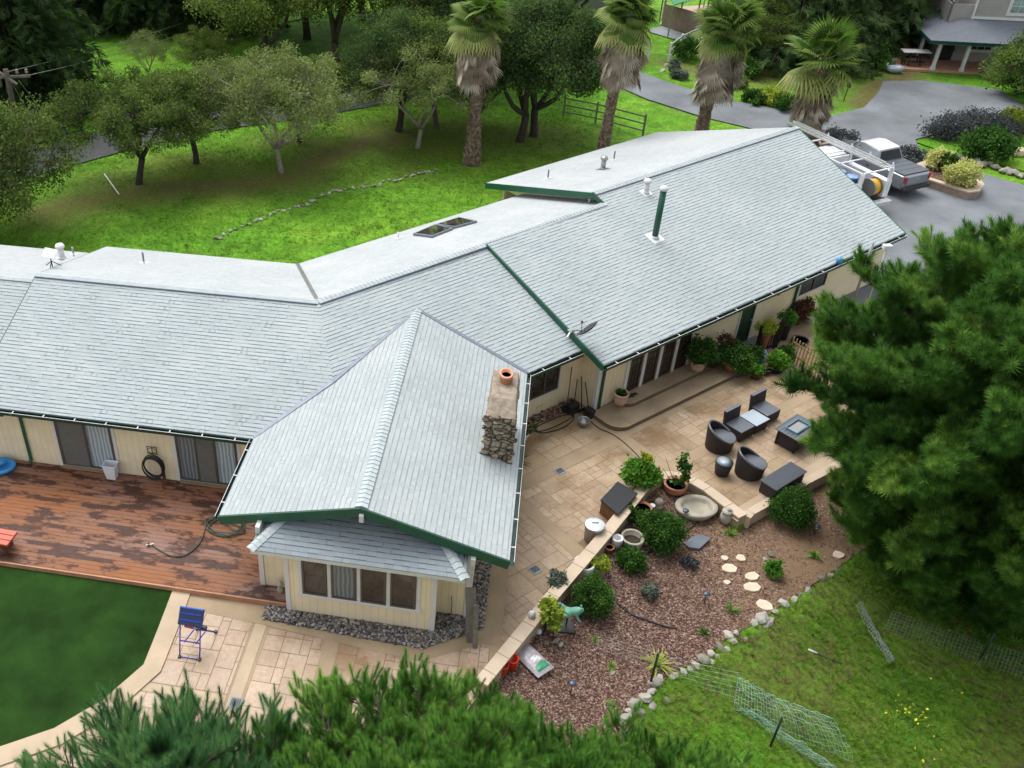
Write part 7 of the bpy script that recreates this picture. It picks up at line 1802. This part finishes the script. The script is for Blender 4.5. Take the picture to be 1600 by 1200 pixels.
# horse pen, pad and sail at the top
sheet('concrete_pad',wl([(1008,48),(1035,41),(1085,58),(1085,72),(1068,66)],0),.02,'pad_grey')
pen=wl([(1030,38),(1050,12),(1120,6),(1120,48)],0); sheet('pen_sand',pen,.012,'pen_sand')
t=thing('plank_wall','long low pink brown plank wall of the horse pen at the top','wall',tuple(W(1038,40,0)),world=True)
a_,b_=W(1034,40,0),W(1110,62,0); mb=MB(); mb.bar(a_+up3*.75,b_+up3*.75,.12,1.5); mb.build('boards','plank_wall',t)
for k in range(4): p=a_.lerp(b_,k/3); mb=MB(); mb.bar(p,p+up3*2.6,.08,.08); mb.build('post','galvanised',t)
railfence('pen_fence','thin pale rail fence of the horse pen above the plank wall',[(1034,30),(1120,4)],'white_trim',1.3,2,.08,.03,.06)
t=thing('green_shelter','bright green canopy over the pen at the top edge','shelter',tuple(W(1060,5,0)),world=True)
mb=MB(); a_,b_,c_,d_=W(1052,8,2.2),W(1110,-10,2.2),W(1110,-45,2.6),W(1040,-25,2.6); mb.slab([a_,b_,c_,d_],.04); mb.build('canopy','sail_green',t)
for p in(a_,b_,c_,d_): mb=MB(); mb.bar(Vector((p.x,p.y,0)),p,.08,.08); mb.build('post','galvanised',t)
t=thing('shed','low grey shed roof at the top edge between the left palm heads','shed',tuple(W(915,12,0)),AC)
mb=MB(); mb.box((0,0,1.1),(3.6,2.4,2.2)); mb.build('wall','grey_siding',t); mb=MB(); mb.slab([(-2,-1.5,2.15),(2,-1.5,2.15),(2,1.5,2.7),(-2,1.5,2.7)],.08); mb.build('roof','pad_grey',t)
# ---- neighbour house
N0=toA(W(1458,112,0)); ns,nn=N0
nh=thing('neighbour_house','grey two-storey house with slate porch roof and white posts at the top right','house',tuple(FA(ns+5,nn+3,0)),world=True)
e_=(FA(1,0)); 
def nb(s,n,z=0): return FA(ns+s,nn+n,z)
PD=2.3
mb=MB(); mb.slab([nb(-2.6,-.1,.12),nb(12,-.1,.12),nb(12,PD,.12),nb(-2.6,PD,.12)],.14,e_,FA(0,1)); mb.build('porch_floor','brick_paving',nh)
zs=2.05
wall('wall',nb(.6,PD),nb(12,PD),0,3.6,oA,'grey_siding',par=nh)
wall('wall',nb(.6,PD+8),nb(.6,PD),0,3.6,-FA(1,0),'grey_siding',par=nh)
roof('porch_roof',[nb(-.9,-.5,zs),nb(12.5,-.5,zs),nb(12.5,PD+.1,zs+.75),nb(1.6,PD+.1,zs+.75)],e_,'far_shingle',.1,nh)
roof('porch_roof',[nb(-.9,-.5,zs),nb(1.6,PD+.1,zs+.75),nb(1.6,PD+7,zs+.75),nb(-.9,PD+9,zs)],FA(0,1),'far_shingle',.1,nh)
mb=MB(); mb.bar(nb(-.9,-.5,zs-.1),nb(12.5,-.5,zs-.1),.06,.2); mb.bar(nb(-.9,-.5,zs-.1),nb(-.9,PD+8,zs-.1),.06,.2); mb.build('gutter','gutter_green',nh)
mb=MB(); mb.bar(nb(-.6,-.1,zs-.22),nb(12.,-.1,zs-.22),.14,.18); mb.build('beam','white_trim',nh)
for s in (-.1,1.6,3.3,5.0): mb=MB(); mb.bar(nb(s,0,.1),nb(s,0,zs-.2),.17,.17); mb.bar(nb(s,0,.1),nb(s,0,.3),.24,.24); mb.build('porch_post','white_trim',nh)
mb=MB(); mb.bar(nb(-.4,PD,.1),nb(-.4,PD,zs-.2),.17,.17); mb.build('porch_post','white_trim',nh)
# upper storey
us=2.0
wall('upper_wall',nb(us,PD-.05),nb(12,PD-.05),zs+.7,9.2,oA,'grey_siding',par=nh)
wall('upper_wall',nb(us,PD+8),nb(us,PD-.05),zs+.7,9.2,-FA(1,0),'grey_siding',par=nh)
def nwin(s0,s1,z0,z1,cols,rows,nm='window',dy=PD-.05,glass='curtain_glass'):
    F_=lambda s,n,z=0: FA(ns+s,nn+n,z)
    w=window(F_,s0,s1,dy,z0,z1,oA,1,.13,(glass,),'white_trim',name=nm)
    mb=MB()
    for k in range(1,cols): x=s0+(s1-s0)*k/cols; mb.bar(F_(x,dy-.05,z0),F_(x,dy-.05,z1),.035,.03)
    for k in range(1,rows): z=z0+(z1-z0)*k/rows; mb.bar(F_(s0,dy-.05,z),F_(s1,dy-.05,z),.03,.035)
    mb.build('muntin','white_trim',w)
nwin(4.0,5.5,3.2,5.0,3,4); nwin(5.62,7.1,3.2,5.0,3,4)
nwin(2.5,3.8,.85,1.75,3,2,glass='dark_glass',dy=PD); nwin(4.1,5.3,.85,1.75,3,2,glass='dark_glass',dy=PD)
for a,b in ((nb(us,PD-.08,zs+.7),nb(us,PD-.08,9)),(nb(us-.05,PD+3,zs+.7),nb(us-.05,PD+3,9))): mb=MB(); mb.bar(a,b,.18,.06); mb.build('corner_trim','white_trim',nh)
mb=MB(); mb.bar(nb(us,PD-.1,zs+.82),nb(12,PD-.1,zs+.82),.06,.16); mb.bar(nb(us-.06,PD-.1,zs+.82),nb(us-.06,PD+7,zs+.82),.06,.16); mb.build('belt_trim','white_trim',nh)
mb=MB(); p=nb(1.05,PD-.03,.12); mb.slab([nb(.9,PD-.03,.12),nb(1.6,PD-.03,.12),nb(1.6,PD-.03,1.85),nb(.9,PD-.03,1.85)],.02); mb.build('door','black_plastic',nh)
roof('roof',[nb(us-.5,PD-.6,9.1),nb(12.5,PD-.6,9.1),nb(12.5,PD+4,11),nb(us-.5,PD+4,11)],e_,'far_shingle',.1,nh)
sheet('brick_patio',wl([(1403,92),(1398,62),(1440,55),(1490,62),(1462,112),(1408,110)],0),.03,'brick_paving')
t=thing('patio_table','white topped picnic table on dark legs on the neighbour brick patio','table',tuple(W(1424,103,0)),-.1)
mb=MB(); mb.box((0,0,.95),(1.7,.75,.06)); mb.build('table_top','white_paint',t,bevel=.01)
for x in(-.4,.4): mb=MB(); mb.bar((x,-.4,0),(x*.6,0,.92),.07,.05); mb.bar((x,.4,0),(x*.6,0,.92),.07,.05); mb.build('leg','black_iron',t)
for y_ in (-.55,.55): mb=MB(); mb.box((0,y_,.42),(1.0,.28,.05)); mb.build('seat','black_iron',t)
t=thing('swan_planter','small white rounded garden planter beside the neighbour patio','planter',tuple(W(1397,113,0))); mb=MB(); mb.lathe([(.25,0),(.42,.2),(.4,.38),(.3,.36),(.2,.2),(0,.2)],(0,0,0),16,sx=1.3,sy=.8); mb.build('bowl','frost_glass',t); mb=MB(); mb.tube([(-.4,0,.3),(-.6,0,.45),(-.55,0,.6)],[.08,.06,.05],8); mb.build('neck','frost_glass',t)
t=thing('garden_bench','low weathered timber planter bench on the left of the neighbour patio','bench',tuple(W(1375,103,0)),-.35); mb=MB(); mb.box((0,0,.45),(1.8,.4,.08)); mb.build('seat','weathered_wood',t)
for x in(-.8,.8): mb=MB(); mb.box((x,0,.22),(.1,.36,.42)); mb.build('leg','weathered_wood',t)
t=thing('bird_feeder','thin dark post sign standing on the round lawn','post',tuple(W(1318,158,0))); mb=MB(); mb.tube([(0,0,0),(.05,0,1.0)],.03,6); mb.build('stake','black_iron',t); mb=MB(); mb.box((.05,0,1.0),(.12,.3,.3)); mb.build('plate','post_green',t)
t=thing('boulder_pair','pale boulder at the right edge behind the path border','rock',tuple(W(1588,243,.02))); mb=MB(); mb.ball((0,0,.2),.4,2,.2,None,(1.2,.8,.7)); mb.build('boulder','flagstone',t)
# ---- utility pole
pb_=W(48,212,0); pb_=W(36,235,0); ht=ztop(pb_,108)
t=thing('utility_pole','dark wooden utility pole with a cluttered crossarm at the left edge','utility pole',tuple(pb_))
mb=MB(); mb.tube([(0,0,0),(0,0,ht)],[.17,.13],10); mb.build('pole','pole_wood',t)
mb=MB(); mb.bar((-1.3,-.5,ht-.3),(1.0,.5,ht-.5),.1,.12); mb.bar((-.9,.3,ht+.1),(.5,-.2,ht-.7),.1,.1); mb.build('crossarm','weathered_wood',t)
for k in range(6): x=-1.2+.42*k; mb=MB(); mb.lathe([(.05,0),(.09,.06),(.05,.12),(.08,.18),(.03,.24)],(x,x*.4,ht-.25-.08*x),10); mb.build('insulator','insulator',t)
for k,(x,y) in enumerate(((-.55,.0),(-.95,-.1))): mb=MB(); mb.lathe([(.18,0),(.2,.05),(.2,.5),(.14,.58),(0,.6)],(x,y,ht-.9),14); mb.build('transformer','galvanised',t)
top=Vector(pb_)+Vector((0,0,ht))
def wire(a,b,sag,label,r=.018,mat='galvanised'):
    mb=MB(); pts=[a.lerp(b,k/14)-Vector((0,0,4*sag*(k/14)*(1-k/14))) for k in range(15)]; mb.tube(pts,r,4); tag(mb.build('power_line',mat),label,'wire')
wire(top+Vector((.1,-.1,-.1)),Wd(420,-20,80),.5,'upper pale power line running right from the pole')
wire(top+Vector((.9,.4,-.45)),Wd(450,-12,78),.5,'lower pale power line running right from the pole')
wire(top+Vector((.1,0,-.5)),W(78,232,0)+Vector((0,0,.0)),.0,'guy wire dropping close beside the utility pole',.015)
wire(top+Vector((.5,.1,-.6)),W(108,226,0),.0,'long guy wire slanting down from the utility pole',.013)
mb=MB(); mb.bar(W(163,272,.0),W(186,305,0)+Vector((0,0,.05)),.05,.05); tag(mb.build('fallen_pipe','white_trim'),'thin pale pole lying in the grass under the left oak','pipe')
mb=MB(); mb.tube([W(290,380,0),W(290,380,.6)],.05,8); tag(mb.build('marker_post','curb_side'),'tiny pale marker post in the grass behind the left roof','post')
# ---- wire netting and stakes on the slope
def stake(px,py,h,label,mat='post_green',lean=(0,0)):
    p=Wg(px,py); mb=MB(); mb.tube([(0,0,-.1),(lean[0],lean[1],h)],.03,6); o=mb.build('fence_stake',mat); o.location=p; tag(o,label,'stake'); return p
s1=stake(1016,1068,1.15,'black steel fence stake beside the spider plant')
s2=stake(1203,1168,1.15,'black steel fence stake holding the net at the bottom')
s3=stake(1530,1032,1.1,'dark steel fence stake in the shade of the big pine')
mb=MB(); p=Wg(1262,1017)+Vector((0,0,.06)); q=Wg(1313,1040)+Vector((0,0,.06)); m_=p.lerp(q,.28); mb.tube([m_,q],.022,6); st=mb.build('fallen_stake','post_green'); tag(st,'fallen fence stake with a white tip lying in the wild grass','stake'); mb=MB(); mb.tube([p,m_],.026,6); w_=mb.build('white_tip','white_paint'); w_.parent=st
def netting(label,rows,mat,seed,r=.006,bumps=.06,dz=.0):
    """wire mesh sheet: rows = list of 3D polylines of equal length"""
    mb=MB(); n=len(rows); m=len(rows[0]); rs=np.random.RandomState(seed)
    G_=[[rows[i][j]+Vector((0,0,bumps*rs.normal())) for j in range(m)] for i in range(n)]
    for i in range(n): mb.tube(G_[i],r,3,False,False)
    for j in range(m): mb.tube([G_[i][j] for i in range(n)],r,3,False,False)
    tag(mb.build('wire_netting',mat),label,'netting')
def bil(a,b,c,d,n,m,sag=0.,arch=0.):
    out=[]
    for i in range(n):
        u=i/(n-1); row=[]
        for j in range(m):
            v=j/(m-1); p=(a.lerp(b,v)).lerp(d.lerp(c,v),u); row.append(p+Vector((0,0,arch*math.sin(math.pi*u)*(1-.3*v)-sag*math.sin(math.pi*v))))
        out.append(row)
    return out
gp=lambda x,y,h=0: Wg(x,y)+Vector((0,0,h))
netting('crumpled pale green wire netting sagging at the fence stake on the slope',bil(gp(1145,1075,.5),gp(1280,1155,.9),gp(1330,1195,.2),gp(1145,1110,.1),10,34,.15,.15),'net_green',1,.005,.035)
netting('pale wire netting rolled down the slope toward the bottom edge',bil(gp(1150,1110,.12),gp(1275,1200,.2),gp(1330,1230,.1),gp(1200,1150,.05),9,26,.0,.3),'net_green',2,.005,.04)
netting('low wire fence stretched from the mulch to the bottom net',bil(gp(930,1010,.5),gp(1150,1085,.8),gp(1150,1100,.05),gp(930,1015,.02),7,40,.12),'fence_wire',3,.003,.01)
netting('curled grey wire fence on the slope left of the pine shade',bil(gp(1330,965,.45),gp(1385,1045,.25),gp(1395,1040,.1),gp(1345,960,.1),9,22,.05,.25),'fence_wire',4,.006,.03)
netting('long dark wire fence lying across the slope under the big pine',bil(gp(1390,965,.25),gp(1640,1065,.7),gp(1640,1085,.0),gp(1380,990,.0),9,44,.05),'fence_wire',5,.004,.02)
# flowers and weeds, grass
def tufts(name,n,region,sz,mat,seed,h=1.,label=None,blades=9):
    rs=np.random.RandomState(seed); V=[];F=[];T=[]
    for k in range(blades):
        a=k*2.4; l=.6+.5*rs.rand(); d=Vector((math.cos(a),math.sin(a),0)); s=Vector((-d.y,d.x,0))*.05; b=d*.08; q=len(V)
        V+=[b-s,b+s,b+d*l*.35+Vector((0,0,l*.7*h))+s*.6,b+d*l*.35+Vector((0,0,l*.7*h))-s*.6,b+d*l*.8+Vector((0,0,l*h))]; F+=[(q,q+1,q+2,q+3),(q+3,q+2,q+4)]; T+=[0,.15]
    P_=np.array(region); z=gz(P_[:,0],P_[:,1]); S=sz*(.6+.8*rs.rand(len(P_)))
    cl=.5+.5*np.sin(P_[:,0]*1.3+2*np.sin(P_[:,1]*.9))*np.cos(P_[:,1]*1.1)
    o=scatter(name,V,F,np.column_stack([P_,z]),rots(len(P_),'up',rs,tilt=.2),S,mat,tint=np.clip(.25+.35*cl+rs.normal(size=len(P_))*.18,0,1),tvar=T); return tag(o,kind='stuff')
rs=np.random.RandomState(9)
def region(n,x0,x1,y0,y1,f,dens=None):
    out=[]
    while len(out)<n:
        q=np.column_stack([rs.uniform(x0,x1,6*n),rs.uniform(y0,y1,6*n)]); m=f(q[:,0],q[:,1]); 
        if dens is not None: m&=rs.rand(len(q))<dens(q[:,0],q[:,1])
        out+=list(q[m]); 
    return np.array(out[:n])
onsl=lambda X,Y: (gz(X,Y)<-.42)&(X>3)
patch=lambda X,Y: np.clip(.55+.6*np.sin(X*.9+1.5*np.sin(Y*.7))*np.cos(Y*.8+X*.3),.06,1)
tufts('wild_grass',26000,region(26000,3,24,8,23,onsl,patch),.13,'grass_blade',1)
tufts('dry_grass',7000,region(7000,3,24,8,23,onsl,lambda X,Y:1.06-patch(X,Y)),.12,'dry_blade',2)
wd=region(420,3,22,9,22,onsl,lambda X,Y:(patch(X,Y)>.9)*1.); 
tufts('broadleaf_weeds',420,wd,.30,'bright_leaf',3,.5,blades=12)
fl=[]; 
for (x,y,s,n) in((1420,1115,.3,22),(1390,1108,.6,5),(1475,1085,.3,3),(1450,1190,.5,6)):
    p=Wg(x,y); fl+=[(p.x+rs.normal()*s*.6,p.y+rs.normal()*s*.6) for _ in range(n)]
fl=np.array(fl); scatter('yellow_flowers',LEAF[0],LEAF[1],np.column_stack([fl,gz(fl[:,0],fl[:,1])+.22]),rots(len(fl),'any',rs),.06+.04*rs.rand(len(fl)),'flower_yellow',kind='stuff')
# back lawn grass relief
lit=[v2(W(70,330)),v2(W(200,300)),v2(W(430,282)),v2(W(560,222)),v2(W(640,215))]
offh=lambda X,Y: (Y>31)&(Y<62)&(X>-26)&(X<17)&(dseg(X,Y,lit)>1.5+.8*np.sin(X*1.7))
tufts('lawn_grass',30000,region(30000,-24,14,31,58,offh,lambda X,Y: .35+.65*patch(X*1.3,Y*1.3)),.14,'grass_blade',4,.7,blades=6)
